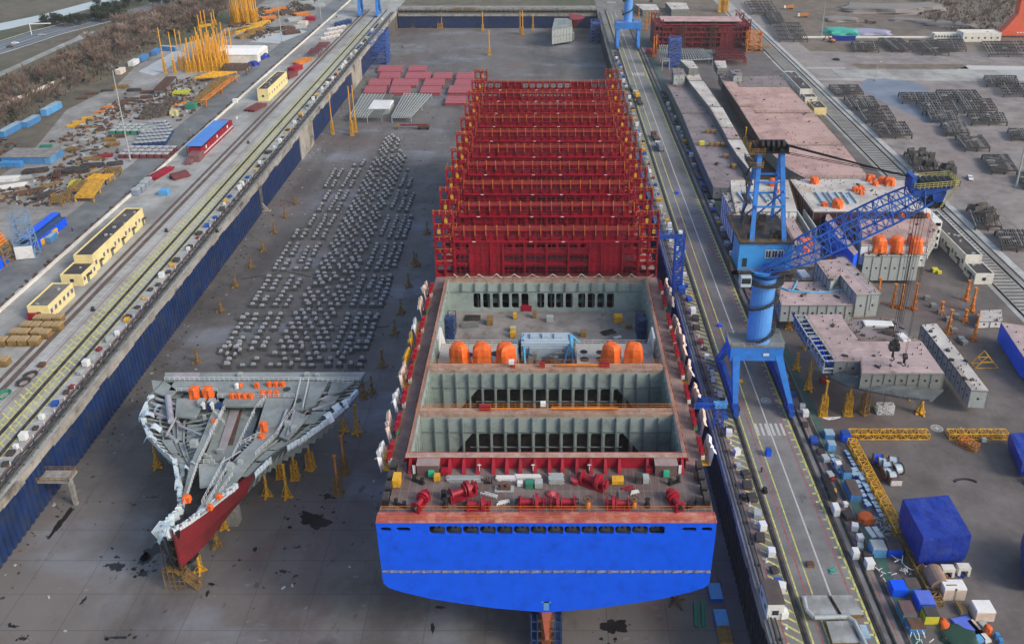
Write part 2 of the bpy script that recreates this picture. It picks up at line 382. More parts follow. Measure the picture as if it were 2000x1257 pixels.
for q in ((615,1016,4.6,3.4),(640,968,1.6,1),(296,1078,2.6,3.8),(284,1090,1.6,2.2),(228,1106,1.9,2),(279,1120,2,.8),(1200,1222,3,2.8),(120,1018,1.2,6),
   (498,1072,.9,.7),(553,1115,1,.8),(577,1124,.8,.5),(581,1068,.9,.5),(858,1185,.9,.7),(845,1225,.5,1.8),(300,970,1.2,.5),(163,1172,.5,1.4),(413,1140,.9,.6),
   (405,1158,.4,1.4),(232,1244,2,.6),(1275,1140,.7,.4),(25,1222,1.2,.6),(45,1246,1.,.7),(60,890,1.,1.2),(262,985,1,.5)):
 blob(*q)
# dock walls
m_lip = ground_mat('wall_concrete', (.30,.275,.235), [((.42,.40,.36), .08, .45, .15, .8, (1,1)), ((.06,.05,.045), .1, .55, .1, .85, (1,1)),
 ((.12,.075,.05), .3, .6, .1, .6, (1,1))], bump=.5)
m_face = mat('wall_face_concrete', (.13,.12,.11), .9, var=.4, scale=.2, dirt=(.05,.045,.04), damt=.5, dscale=.12)
def corrugated(b, x, sgn, y0, y1, z0, z1, per=1.9, amp=.42):
 n = max(1, round((y1-y0)/per)); st = (y1-y0)/n
 prof = [(0,0),(.45,0),(.52,amp),(.93,amp),(1,0)]
 P = []
 for i in range(n):
  for t, a in (prof[:-1] if i < n-1 else prof): P.append((y0+(i+t)*st, x+sgn*(.15+a)))
 for (ya, xa), (yb, xb) in zip(P, P[1:]):
  q = [(xa,ya,z0),(xb,yb,z0),(xb,yb,z1),(xa,ya,z1)]
  b.face(q)
 return b
def dock_wall(x, sgn, gaps, label, y0=-20, lip=0., cm=None):
 t = thing('dock_wall', label, 'dock wall', (x, 0, 0))
 b = MB(); b.box(-sgn*.0, -sgn*2.0, y0, YF-.5, -.5, YZ-.3)
 b.build('wall_face', m_face, t)
 b = MB(); y = y0
 while y < YF-1:
  l = rnd(3, 7); d = rnd(1.3, 2.3); b.box(sgn*.02, sgn*rnd(.62,.72), y, min(y+l-.05, YF-.6), YZ-.35-d, YZ-.02-rnd(0,.1)); y += l
 b.build('coping', m_lip, t)
 for a, c in gaps:
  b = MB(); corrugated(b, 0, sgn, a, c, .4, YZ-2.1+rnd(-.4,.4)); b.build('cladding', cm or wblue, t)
 return t
ga = [HY(p, q, 1)[1] for p, q in ()]
def wy(x, z=8): return 0
def ywall(px, z=YZ, X=XL):
 zc = (X)*FPX/(px-1067); return (zc-SP*(CAMZ-z))/CP
g1a, g1b = ywall(583, 8), ywall(608, 8)
g2a, g2b = ywall(685, 8), ywall(703, 8)
dwl = dock_wall(XL, 1, [(60, ywall(505,8)), (ywall(512,8), g1a), (g1b, g2a), (g2b, YF-45)], 'long concrete dock wall with navy corrugated cladding, on the left of the dry dock')
for a, c in ((g1a, g1b), (g2a, g2b)):
 b = MB(); b.box(.1, 1.0, a+.3, c-.3, .1, YZ-1.2); b.build('pier', m_lip, dwl)
dwr = dock_wall(XR, -1, [(60, 330), (332, 520), (522, YF-30)], 'concrete dock wall with shade-darkened navy corrugated cladding behind the big ship, on the right', cm=mat('shaded_cladding', (.012,.016,.045), .6, var=.4, scale=.15, dirt=(.02,.02,.02), damt=.6, dscale=.12))  # darker copy of the cladding blue, the wall's shade put into its colour
t = thing('dock_gate', 'long dock gate with blue corrugated face and grey concrete walkways closing the far end', 'dock gate', (0, YF, 0))
b = MB(); b.box(XL+.5, XR-.5, 3.2, 9, -.2, YZ-1.5); b.build('body', m_face, t)
b = MB(); W = XR-XL-2; n = 90
for i in range(n):
 x = XL+1+W*i/n; w = W/n; b.box(x, x+w*.55, 0, 3, .5, YZ-4.5); b.box(x+w*.55, x+w-.01, .5, 3, .5, YZ-4.5)
b.build('cladding', wblue, t)
b = MB(); b.box(XL+1, XR-1, -.8, 12, YZ-4.4, YZ-2.6); b.box(XL+1, XR-1, 4, 14, YZ-1.4, YZ+1.2); b.build('walkway', conc, t)
b = MB(); b.rail([(XL+1,-.6,YZ-2.6),(XR-1,-.6,YZ-2.6)], 1.3, 5, .09); b.rail([(XL+1,4.2,YZ+1.2),(XR-1,4.2,YZ+1.2)], 1.3, 5, .09); b.build('railing', grey, t)
b = MB()
for i in range(40): b.box(XL+3+i*3.9, XL+3.5+i*3.9, 3.0, 3.9, YZ-2.6, YZ+.4)
b.build('column', dark, t)
def crane_rail(x, w, label, m=dark, y1=700, z=YZ+.02):
 b = MB(); b.box(-w/2, w/2, 30, y1, 0, .16); b.box(-.08, .08, 30, y1, .16, .32); b.box(-w/2-.12, -w/2, 30, y1, 0, .05); b.box(w/2, w/2+.12, 30, y1, 0, .05)
 o = b.build('crane_rail', m, None, (x, 0, z)); tag(o, label, 'crane rail'); return o
rbrown = mat('rail_brown', (.12,.085,.075), .8, var=.3, scale=.3)
crane_rail(-132.0, .8, 'dark steel crane rail on the left quay, left one of the yellow-hatched pair')
crane_rail(-127.6, .8, 'dark steel crane rail on the left quay, right one of the yellow-hatched pair')
crane_rail(-141.8, 1.3, 'brown rail strip on the left quay just right of the yellow buildings', rbrown)
crane_rail(-144.6, 1.0, 'thin brown rail strip running beneath the yellow buildings on the left quay', rbrown)
crane_rail(46.9, .9, 'crane rail under the left legs of the blue jib crane')
crane_rail(60.6, .9, 'crane rail under the right legs of the blue jib crane')
crane_rail(62.6, .5, 'dark steel cable trench strip right of the crane rail')
crane_rail(143.2, .5, 'thin rail at the left side of the ladder-like track on the right')
crane_rail(151.5, .5, 'thin rail at the right side of the ladder-like track on the right')
b = MB()
for i in range(260): b.box(-3.2, 3.2, i*2.2, i*2.2+.9, 0, .09)
o = b.build('track_sleepers', mat('sleeper_grey', (.12,.115,.11), .9), None, (147.3, 60, YZ+.02)); tag(o, 'ladder-like row of dark sleepers beside the white building on the right', 'rail track')
b = MB(); b.box(-.35, .35, 40, 760, 0, .9); o = b.build('boundary_wall', wallw, None, (-165.2, 0, YZ)); tag(o, 'long low white wall between left road and left quay', 'wall')
b = MB(); b.box(-1.3, 1.3, 40, 700, 0, .35); o = b.build('kerb', mat('pale_kerb', (.42,.43,.42), .85, var=.15, dirt=(.25,.24,.23)), None, (155.6, 0, YZ)); tag(o, 'long pale raised kerb right of the ladder-like track', 'kerb')
b = MB(); b.box(-1.0, 1.0, 40, 640, 0, .06); o = b.build('walkway_strip', mat('green_walkway', (.05,.12,.10), .8, var=.3, dirt=(.1,.1,.09)), None, (66.9, 0, YZ+.02)); tag(o, 'painted green walkway strip beside the right crane quay', 'walkway')
b = MB(); b.box(-.5, .5, 40, 640, -.05, .03); o = b.build('drain', dark, None, (65.0, 0, YZ+.02)); tag(o, 'dark drain channel left of the green walkway', 'drain')
for k, (x, r, z, l) in enumerate(((-120.2,.22,.5,'nearest the dock edge'),(-121.1,.26,.45,'second from the dock edge'),(-122.3,.18,.5,'third from the dock edge'))):
 b = MB(); b.cyl((0,40,0),(0,690,0), r, r, 8)
 for i in range(110): b.box(-.3,.3, 42+i*5.9, 42.4+i*5.9, -z, 0)
 o = b.build('service_pipe', dark, None, (x,0,YZ+z)); tag(o, 'long dark service pipe on the left quay, '+l, 'pipe')
for k, (x, r, z, l) in enumerate(((41.5,.2,.5,'nearest the dock edge'),(42.3,.16,.4,'second from the dock edge'))):
 b = MB(); b.cyl((0,60,0),(0,690,0), r, r, 8)
 for i in range(110): b.box(-.3,.3, 62+i*5.7, 62.4+i*5.7, -z, 0)
 o = b.build('service_pipe', dark, None, (x,0,YZ+z)); tag(o, 'long dark service pipe on the right quay, '+l, 'pipe')
b = MB(); b.rail([(0,40,0),(0,685,0)], 1.1, 3.0, .06, mids=1); o = b.build('railing', grey, None, (-119.6,0,YZ)); tag(o, 'long thin steel railing along the left dock edge', 'railing')
b = MB(); b.rail([(0,60,0),(0,685,0)], 1.1, 3.0, .06, mids=1); o = b.build('railing', grey, None, (40.9,0,YZ)); tag(o, 'long thin steel railing along the right dock edge', 'railing')
pl = None
b = MB(); b.cyl((0,0,0),(0,0,1.0),.13,.1,6); b.cyl((0,0,0),(0,0,.1),.3,.3,6)
post0 = b.build('bollard_post', white)
tag(post0, 'small white post in the row between the left rails and pipes', 'post', 'white posts along the left quay')
n = 0
for i in range(90):
 y = 108+i*4.6+i*i*.012
 o = post0 if i == 0 else dup(post0)
 o.location = (-123.0, y, YZ)
post1 = dup(post0, (43.9, 116, YZ), label='small white post in the row beside the right dock edge', group='white posts along the right quay')
for i in range(1, 60): dup(post1, (43.9, 116+i*5.2, YZ))
b = MB(); b.cyl((0,0,0),(0,0,.2),.75,.75,10); b.cyl((0,0,.2),(0,0,.9),.38,.34,10); b.cyl((0,0,.9),(0,0,1.15),.6,.5,10)
bol = b.build('mooring_bollard', black, None, (-137.5, 150, YZ)); tag(bol, 'black mooring bollard standing on the open left quay', 'bollard', 'black bollards on the left quay')
for px, py in ((182,606),(424,453),(485,280),(357,194),(325,452),(657,34)):
 dup(bol, G(px, py))
bor = dup(bol, G(1493,960), label='black mooring bollard standing beside the right dock edge', group='black bollards on the right quay')
for px, py in ((1450,973),(1440,800),(1418,735)): dup(bor, G(px, py))
# the big ship
SY, SZ, HB = 120.7, 34.5, 30.5
ship = thing('container_ship', 'huge unfinished container ship with blue stern and dark red lashing bridges, in the dock', 'ship', (0, SY, 0))
def bs(name, b, m, parent=ship, **k):
 return b.build(name, m, parent, **k)
class SB(MB):
 def build(s, name, mats, parent=None, **k):
  s.v = [(x, y-SY, z) for x,y,z in s.v]; return MB.build(s, name, mats, parent, **k)
def sect(y):
 t = min(1, max(0, (y-SY)/75)); k = t*t*(3-2*t)
 low = [(0, 12.6), (9.8, 13.7), (16.1, 14.9), (21.4, 16.0), (27, 17.8), (29.4, 18.9), (30.2, 20.0), (30.35, 22.5), (30.5, 31.6)]
 full = [(0, 2.2), (14, 2.2), (22, 2.2), (26, 2.3), (28.4, 3.2), (29.9, 5.4), (30.5, 8.5), (30.5, 20), (30.5, 31.6)]
 return [(a[0]+(c[0]-a[0])*k, a[1]+(c[1]-a[1])*k) for a, c in zip(low, full)]
YE = 372.
ys = [SY+.35, 128, 138, 150, 165, 182, 200, 240, 300, YE]
b = SB(); blued = blue
for y0, y1 in zip(ys, ys[1:]):
 A, C = sect(y0), sect(y1)
 for s in (1, -1):
  for i in range(len(A)-1):
   z = (A[i][1]+C[i][1])/2
   q = [(s*A[i][0],y0,A[i][1]),(s*C[i][0],y1,C[i][1]),(s*C[i+1][0],y1,C[i+1][1]),(s*A[i+1][0],y0,A[i+1][1])]
   b.face(q if s > 0 else q[::-1], 1 if (y0 > 160 and i < 6) else 0)
 for s in (1, -1):
  b.face([(s*30.5,y0,31.6),(s*30.5,y1,31.6),(s*30.5,y1,34.35),(s*30.5,y0,34.35)], 0)
bs('hull_side', b, [blue, red])
lowp = sect(SY); b = SB(); y0, y1 = SY, SY+.35
P = [(-x, z) for x, z in lowp[:8]][::-1]+[(x, z) for x, z in lowp[1:8]]
P = [p for p in P]; P2 = P[:]
def plate(b, P, y0, y1):
 n = len(P); b.face([(x,y0,z) for x,z in P]); b.face([(x,y1,z) for x,z in P][::-1])
 for k in range(n):
  a, c = P[k], P[(k+1)%n]; b.face([(c[0],y0,c[1]),(a[0],y0,a[1]),(a[0],y1,a[1]),(c[0],y1,c[1])])
plate(b, P, y0, y1)
plate(b, [(-30.3,23.15),(30.3,23.15),(30.5,31.2),(-30.5,31.2)], y0, y1)
ops = [(-29.85,-27.85),(-26.95,-24.4)]+[(-21.15+i*3.04+.1,-21.15+(i+1)*3.04-.12) for i in range(14)]+[(24.4,27.0),(27.85,29.85)]
zt0, zt1 = 31.2, 34.35; edges = [-30.5]
for (a, c), (d, e) in zip(ops, ops[1:]): edges.append((c+d)/2)
edges.append(30.5)
for (a, c), e0, e1 in zip(ops, edges, edges[1:]):
 big = (c-a) > 2.75
 if not big: b.ring(e0, e1, zt0, zt1, a, c, 32.45, 33.35, .42, y0, y1)
 else: b.ring(e0, e1, zt0, zt1, a, c, 31.75, 33.65, .5, y0, y1)
bs('transom', b, blue)
b = SB(); b.box(-30.28, 30.28, SY+.12, SY+.5, 22.45, 23.2)
for i in range(30): b.box(-29+i*2.02+rnd(-.3,.3), -28.4+i*2.02, SY-.06, SY+.2, 22.55, 23.0+rnd(0,.1))
bs('weld_seam', b, mat('bare_steel_seam', (.30,.29,.27), .6, var=.4, scale=1.2, dirt=(.10,.07,.05), damt=.4, dscale=1.))
b = SB()
b.box(-30.45, 30.45, SY-.05, SY+.02, 31.12, 31.2); bs('rubbing_strake', b, blue)
m_sheer = mat('sheer_primer', (.42,.09,.08), .6, var=.4, scale=.15, dirt=(.55,.36,.28), damt=.35, dscale=.3)
b = SB(); b.box(-30.5, 30.5, SY, SY+2.5, 34.35, 34.55); b.box(-30.55, -30.3, SY-.1, SY+2.4, 34.5, 34.62); b.box(30.3, 30.55, SY-.1, SY+2.4, 34.5, 34.62); bs('sheer_strake', b, m_sheer)
b = SB(); b.rail([(-30.3,SY+.2,34.6),(30.3,SY+.2,34.6)], 1.2, 3.1, .035); b.rail([(-30,SY+2.6,34.6),(30,SY+2.6,34.6)], 1.2, 3.1, .035)
for x in (-14,-8,10,17): b.rail([(x,SY+1.2,34.6),(x+5,SY+1.2,34.6)], .5, 1.5, .03)
bs('guard_rail', b, oran)
m_deck = ground_mat('mooring_deck', (.14,.10,.092), [((.20,.155,.15), .12, .48, .15, .7, (1,1)), ((.28,.22,.2), .6, .66, .06, .6, (3,.5)), ((.09,.04,.035), .2, .6, .08, .6, (1,1)), ((.30,.28,.27), 1.5, .7, .03, .5, (1,1))],
     joints=(1.52, 8, .10, (.24,.19,.18), .8))
m_sided = ground_mat('side_deck', (.23,.16,.145), [((.34,.25,.22), .2, .48, .15, .7, (1,1)), ((.12,.07,.06), .3, .6, .08, .7, (1,1)), ((.45,.33,.25), .9, .66, .06, .5, (1,1))])
b = SB(); b.box(-30.4, 30.4, SY+2.5, 136.0, 34.0, 34.5); bs('mooring_deck', b, m_deck)
b = SB(); b.box(-30.2, 30.2, SY+.6, 136.0, 30.6, 31.0); b.box(-30.2, 30.2, 133.5, 133.9, 31, 34)
for i in range(9): b.box(-24+i*6, -23.6+i*6, SY+5, SY+5.4, 31, 34)
bs('lower_deck', b, mat('lower_deck_dark', (.06,.06,.065), .7, var=.3))
m_fl = mat('fairlead_grey', (.12,.13,.15), .5, var=.3)
for a, c in ops[2:-2]:
 b = SB(); x = (a+c)/2; b.cyl((x-.45,SY+2,31),(x-.45,SY+2,32.3),.3,.3,8); b.cyl((x+.45,SY+2,31),(x+.45,SY+2,32.3),.3,.3,8); b.box(x-.9,x+.9,SY+1.6,SY+2.4,31,31.4); bs('fairlead', b, m_fl)
def hx(y): return 27.4
for s in (1, -1):
 b = SB()
 b.box(s*26.9, s*30.45, 136.0, 207, 34.0, 34.5); b.box(s*26.9, s*30.45, 207, YE, 34.0, 34.5)
 bs('side_deck', b, m_sided)
 b = SB(); b.box(s*26.5, s*26.9, 135, 207, 28, 37.0); b.box(s*26.4, s*27.15, 135, 207, 37.0, 37.18); bs('coaming', b, [m_sided])
 b = SB(); b.rail([(s*30.3,136,34.5),(s*30.3,207,34.5)], 1.1, 2.4, .03); b.rail([(s*26.8,135,37.2),(s*26.8,207,37.2)], 1.0, 2.4, .03); bs('guard_rail', b, oran)
for s in (1,-1):
 for i in range(28):
  b = SB(); y = 137+i*2.5; b.hexa([(s*26.9,y,34.5),(s*28.0,y,34.5),(s*28.0,y+.12,34.5),(s*26.9,y+.12,34.5),(s*26.9,y,36.9),(s*27.1,y,36.9),(s*27.1,y+.12,36.9),(s*26.9,y+.12,36.9)]); bs('stay', b, red)
m_cross = mat('cross_deck', (.33,.20,.14), .75, var=.4, scale=.35, dirt=(.42,.36,.32), damt=.4, dscale=.6)
b = SB(); b.box(-27, 27, 135.0, 135.9, 34.5, 37.0); b.box(-27.3, 27.3, 134.85, 136.5, 37.0, 37.2); bs('coaming', b, [red])
b = SB(); b.box(-27.2, 27.2, 134.85, 136.3, 37.2, 37.23); bs('coaming_top', b, m_cross)
for ya, yb in ((148.6,150.6),(164.5,167.0),(206.6,208.4)):
 b = SB(); b.box(-27.2, 27.2, ya, yb, 36.2, 37.05)
 bs('cross_deck', b, m_cross)
 b = SB(); b.rail([(-27,ya+.15,37.05),(27,ya+.15,37.05)], 1.1, 2.6, .035); b.rail([(-27,yb-.1,37.05),(27,yb-.1,37.05)], 1.1, 2.6, .035); bs('guard_rail', b, oran if ya != 206.6 else rust)
b = SB(); b.cyl((1,149.8,37.5),(15,149.8,37.5),.28,.28,8); b.cyl((-12,149.9,37.4),(-4,149.9,37.4),.15,.15,6); bs('pipe', b, oran)
b = SB(); b.cyl((2,165.7,37.5),(13,165.7,37.5),.28,.28,8); bs('pipe', b, oran)
for a,c,y in ((-14,-11.6,149.9),(-8,-7,165.6),(-1.5,-.3,165.6),(12,14.2,165.7)):
 b = SB(); b.box(a,c,y-.5,y+.5,37.05,38.1); b.box(a+.1,c-.1,y-.4,y+.4,38.1,38.25); bs('locker', b, red)
b = SB()
for y in (165.3,149.9):
 b.box(-8.4 if y > 160 else -1.2,-7.2 if y > 160 else -.1,y-.5,y+.5,38.2,39.0)
bs('locker', b, white)
fx = [-26.2,-18.6,-15.9,-13.2,-10.2,-7.6,-5.0,-2.2,.6,3.1,5.9,8.6,11.4,14.1,19.5,26.2]
for x in fx:
 b = SB(); w = .38
 b.hexa([(x-w,133.2,34.5),(x+w,133.2,34.5),(x+w,135,34.5),(x-w,135,34.5),(x-w*.6,134.7,36.95),(x+w*.6,134.7,36.95),(x+w*.6,135,36.95),(x-w*.6,135,36.95)])
 bs('stay', b, red)
for i, x in enumerate((-12.9,-2.6,8.2)):
 b = SB(); b.box(x+.0,x+.12,133.6,133.7,35.0,36.6); b.box(x-.3,x+.42,133.55,133.65,36.4,36.55); bs('stencil_mark', b, white)
m_bulk = mat('hold_primer', (.30,.365,.345), .6, var=.12, scale=.15, dirt=(.17,.20,.19), damt=.35, dscale=.25)
m_bulks = mat('hold_stiffener', (.17,.20,.20), .6, var=.2, scale=.4)
def bulkhead(yf, zb, cols, zo0, zo1, slots=False):
 b = SB(); X0 = 26.5
 top = 36.2
 n = len(cols)
 b.box(-X0, X0, yf, yf+.25, zo1+.45, top)
 b.box(-X0, X0, yf, yf+.25, zb, zo0-.4)
 ed = [-X0]
 for (a, c), (d, e) in zip(cols, cols[1:]): ed.append((c+d)/2)
 ed.append(X0)
 for (a, c), e0, e1 in zip(cols, ed, ed[1:]):
  b.ring(e0, e1, zo0-.4, zo1+.45, a, c, zo0, zo1, .45, yf, yf+.25)
 a0, c0 = cols[0][0], cols[-1][1]
 if not slots:
  for s_, e_ in ((1,a0),(-1,c0)): P = [(e_-s_*.3,zo1+.1),(e_-s_*.3,zo0+.2),(e_+s_*4.6,zo1+.1)]; b.face([(x,yf-.05,z) for x,z in P][::-s_]); b.face([(x,yf+.3,z) for x,z in P][::s_])
 o = bs('bulkhead', b, m_bulk)
 b = SB()
 k = 18 if not slots else 15
 for i in range(k+1):
  x = -X0+.3+i*(2*X0-.6)/k; b.box(x-.12, x+.12, yf-.55, yf, zo1+.5 if slots else zb, top-.1)
 for z in (zo1+.5,): b.box(-X0, X0, yf-.3, yf-.01, z, z+.15)
 if not slots:
  b.box(-16, 16, yf-.28, yf-.01, (zo0+zo1)/2, (zo0+zo1)/2+.14)
  for z in (zo0+1.2,): b.box(-16,16,yf-.2,yf-.05,z,z+.1)
 o2 = b.build('stiffener', m_bulks, o)
 return o
sp = 53/18
colsA = [(-26.2+sp*i+.22, -26.2+sp*(i+1)-.22) for i in range(18)]
def tri(cols, lim): return [c for c in cols if abs((c[0]+c[1])/2) < lim]
bulkhead(148.6, 14, tri(colsA, 20.6), 25.2, 32.0)
bulkhead(164.5, 14, tri(colsA, 20.6), 25.2, 31.8)
bulkhead(206.6, 14, [(x-.95, x+.95) for x in (-18.8,-16.2,-13.6,-11,-8.4,-5.8,-1.5,1.3,3.6,6.2,9.6,12.2,14.8,17.4)], 28.4, 32.9, True)
b = SB(); b.box(-26.5, 26.5, 136, 136.3, 14, 34); b.box(-26.5, 26.5, 150.7, 151, 14, 36.2); b.box(-26.5,26.5,167.0,167.3,14,32); bs('bulkhead_back', b, dark)  # back walls coloured dark, the hold interior's shade put into the colour
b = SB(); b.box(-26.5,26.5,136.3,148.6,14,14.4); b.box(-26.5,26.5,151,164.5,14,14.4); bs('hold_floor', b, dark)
for (y0_, y1_) in ((136.3,148.6),(151,164.5)):
 for s in (1,-1):
  b = SB(); b.box(s*26.45, s*26.2, y0_, y1_, 14, 36.9)
  for i in range(5): b.box(s*26.2, s*25.8, y0_+1.2+i*2.8, y0_+1.35+i*2.8, 14, 36.5)
  bs('longitudinal_bulkhead', b, m_bulk)
for y in (152.5, 170, 210):
 b = SB()
 for i in range(14): b.cyl((-19+i*2.9+rnd(-.3,.3), y+rnd(0,3), 14), (-19+i*2.9, y+1, 33), .3, .3, 6)
 for z in (24, 27.2, 29.6): b.box(-20, 20, y+2, y+2.3, z, z+.25)
 for i in range(6): b.box(-16+i*6, -13.5+i*6, y+1, y+2.5, 27.4, 28.4+rnd(0,1))
 bs('pillar', b, m_bulks)
m_plat = ground_mat('engine_deck', (.22,.205,.195), [((.32,.30,.285), .15, .48, .15, .7, (1,1)), ((.13,.09,.07), .25, .58, .1, .7, (1,1)), ((.33,.20,.14), .12, .66, .08, .5, (1,1))])
b = SB(); b.box(-26.4, 26.4, 190.5, 206.6, 26.9, 27.3); bs('engine_deck', b, m_plat)
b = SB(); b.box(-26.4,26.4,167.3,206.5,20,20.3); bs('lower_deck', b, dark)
for s in (1,-1):
 b = SB(); b.box(s*26.45, s*26.2, 167.3, 206.6, 20, 36.9)
 for i in range(13): b.box(s*26.2, s*25.7, 168+i*3, 168.2+i*3, 21, 36.6)
 bs('longitudinal_bulkhead', b, m_bulk)
 b = SB(); P = [(s*26,y,z) for y,z in ((189,27.3),(189,31),(184,36.8),(181,36.8),(181,27.3))]
 b.hexa([(s*25.6,178,27.3),(s*26.1,178,27.3),(s*26.1,190,27.3),(s*25.6,190,27.3),(s*25.6,178,36.8),(s*26.1,178,36.8),(s*26.1,183,36.8),(s*25.6,183,36.8)]); bs('web_plate', b, white)
m_plw = mat('platform_primer', (.42,.42,.40), .65, var=.25, scale=.4, dirt=(.22,.17,.14), damt=.4, dscale=.4)
for s, x0, x1 in ((-1,-25.5,-7.0),(1,7.2,25.5)):
 b = SB(); b.box(x0, x1, 167.6, 181.5, 32.7, 33.1); b.box(x0, x1, 181.0, 181.5, 24, 32.7); b.box(x0, x1, 183.5, 190.5, 26.6, 27.0)
 bs('platform', b, m_plw)
 b = SB()
 for cx, cy, r in (((9,171,1.1),(9,174.6,1.1),(12.8,171,1.1),(12.8,174.6,1.1),(12.8,177.6,.9),(9,177.8,.9)) if s > 0 else ((-12,177,1.2),(-18.4,176.5,1.0),(-18.2,171.5,1.))):
  b.cyl((cx,cy,33.1),(cx,cy,33.13), r, r, 16)
 bs('manhole', b, black)
 b = SB(); b.rail([(x0,181.3,33.1),(x1,181.3,33.1)], 1.1, 2, .035); b.rail([(x0,168.2,33.1),(x1,168.2,33.1)], 1.1, 2, .035); bs('guard_rail', b, white)
b = SB(); b.box(-6.2, 6.0, 184.5, 189.5, 26, 31.2)
for i in range(7): b.box(-6.3, 6.1, 184.3, 184.5, 26.3+i*.7, 26.45+i*.7)
b.box(-4.2,4.0,183.9,184.5,27.2,30.2); b.box(-5.6,5.4,185.2,188.9,31.2,31.5)
for i in range(5): b.box(-3.4+i*1.6,-2.7+i*1.6,184.2,184.4,28,29)
for i in range(3): b.box(-4+i*3,-2+i*3,186,188,31.5,32.1)
bs('engine_casing', b, mat('casing_blue', (.40,.50,.58), .5, var=.15, scale=.3, dirt=(.25,.28,.3)))
b = SB()
for i in range(40):
 x = rnd(-6,5); y = rnd(169,183); b.box(x, x+rnd(.4,2.2), y, y+rnd(.4,1.6), 22, 26+rnd(0,4.4))
for i in range(12): b.cyl((rnd(-6,6),rnd(169,182),24+rnd(0,3)),(rnd(-6,6),rnd(169,182),24+rnd(0,3)),.14,.14,6)
for s in (-1,1): b.box(s*6.7,s*7.0,168,184,22,28.6)
bs('engine_block', b, grey)
hose = mat('blue_hose', (.10,.38,.62), .5, var=.2)
b = SB()
for pts in (((-11,190.2,27.8),(-7,189.8,28.2),(-5.8,187,31.5),(-5.6,183,29),(-4,176,25),(-1,172,25.2),(2,172,26),(4,178,28),(6.4,187,31.6),(8.5,189.5,28.2)),
   ((-5.8,187,31.6),(-5.0,178,27),(-2,171,24.5)),((6.4,187,31.6),(6.7,180,29),(6.4,168.5,28.8)),((-7,190,28),(-6,186,31.6)),((8.5,189.6,28.4),(6,188,31.7),(6.9,170,28.9))):
 P = [Vector(p) for p in pts]; b.path(P, .25, 6)
bs('ventilation_hose', b, hose)
for s, x in ((-1,-24.6),(1,24.4)):
 b = SB()
 b.lattice((x,191.5,27.3),(x,191.5,34.5),2.0,2.4,5,.14); b.lattice((x,196,27.3),(x,196,33),2.0,2.4,4,.14)
 for i in range(5): b.box(x-1,x+1,190.3,192.7,28.6+i*1.35,28.7+i*1.35)
 bs('stair_tower', b, navy)
def bridge_mesh(first=False):
 b = MB(); T = .9
 b.mats = None
 pw = 2.97
 n = 17; w = 50.4/n
 for i in range(n):
  x0 = -25.2+i*w; x1 = x0+w; xc = (x0+x1)/2
  if 10.6 < abs(xc) < 19.5: b.box(x0, x1, 0, .35, 11.2, 14.2)
  else: b.ring(x0, x1, 11.2, 14.2, x0+.42, x1-.42, 11.7, 13.7, .5, 0, .35)
  b.box(x0-.1, x0+.1, -.7, 0, 11.2, 14.2)
 b.box(-25.2, 25.2, -.8, -.1, 14.2, 14.45); b.box(-25.2, 25.2, T-.1, T+.2, 14.2, 14.45); b.box(-25.3, 25.3, -.9, T, 10.75, 11.19)
 tiers = ((7.2,10.75,7.9,10.1),(3.7,7.2,4.2,6.6),(0,3.7,.5,3.1))
 xs = [-25.2,-20.9,-15.2,-11.9,-6,0,6,11.9,15.2,20.9,25.2]
 for (z0, z1, h0, h1) in tiers:
  for x0, x1 in zip(xs, xs[1:]):
   xc = (x0+x1)/2
   if 11.9 < abs(xc) < 20.9: continue
   k = 2 if z0 > 7 else 1
   ww = (x1-x0)/k
   for j in range(k): b.ring(x0+j*ww, x0+(j+1)*ww, z0, z1, x0+j*ww+.35, x0+(j+1)*ww-.35, h0, h1, .55, 0, .35)
  b.box(-25.2, 25.2, -.35, 0, z0-.12, z0+.12)
 for s in (-1, 1):
  m = 12; x = 11.9
  for i in range(m):
   xx = s*(x+i*.75); x2 = s*(x+i*.75+.75); b.box(min(xx,x2), max(xx,x2), (-.15 if i%2 else 0), .35, 0, 10.7)
 for x in xs: b.box(x-.22, x+.22, -.55, T+.5, 0, 11)
 for i in range(35):
  x = -25.2+i*1.482; b.box(x-.05, x+.05, -.62, -.5, 7.3 if 11 < abs(x) < 21 else 0, 14.2)
 for z in (2.0,5.4,9.0,12.8): b.box(-25.2, 25.2, -.72, -.62, z, z+.09)
 for i in range(17): x = -25.2+w*(i+.5); b.box(x-.06, x+.06, T+.2, T+.3, 0, 14.2)
 b.box(-25.2,25.2,T+.5,T+.7,7,7.3); b.box(-25.2,25.2,T+.5,T+.7,3.6,3.9)
 for x in (-25.2+.0,): pass
 for s in (-1, 1):
  for (z0, z1) in ((0,3.7),(3.7,7.4),(7.4,11.2),(11.2,15),(15,18.8)):
   e = (25.2, 27.9, 30.5) if z0 < 11 else (25.2, 30.5)
   e = (25.2, 27.85, 30.5)
   for a, c in zip(e, e[1:]):
    x0, x1 = sorted((s*a, s*c))
    b.ring(x0, x1, z0, z1, x0+.32, x1-.32, z0+.65, z1-.4, .7, 0, .35)
   x0, x1 = sorted((s*25.2, s*30.5)); b.box(x0, x1, -.5, T, z0-.15, z0+.1)
  for x in (25.2, 27.85, 30.3): b.box(s*x-.2, s*x+.2, -.5, T+.6, 0, 18.8)
  for i in range(4):
   xx = s*(25.4+i*1.65); b.box(xx-.3, xx+.3, -.1, .3, 18.8, 19.8)
  for i in range(5):
   z = 2.5+i*3.6; b.beam((s*25.4,.9,z),(s*30.2,.9,z+2.6),.25,.25)
 return b
bmesh0 = bridge_mesh()
YB0, DYB = 213.4, 16.4
lb0 = bmesh0.build('lashing_bridge', red, ship, (0, YB0-SY, SZ))
b = MB()
n = 17; w = 50.4/n
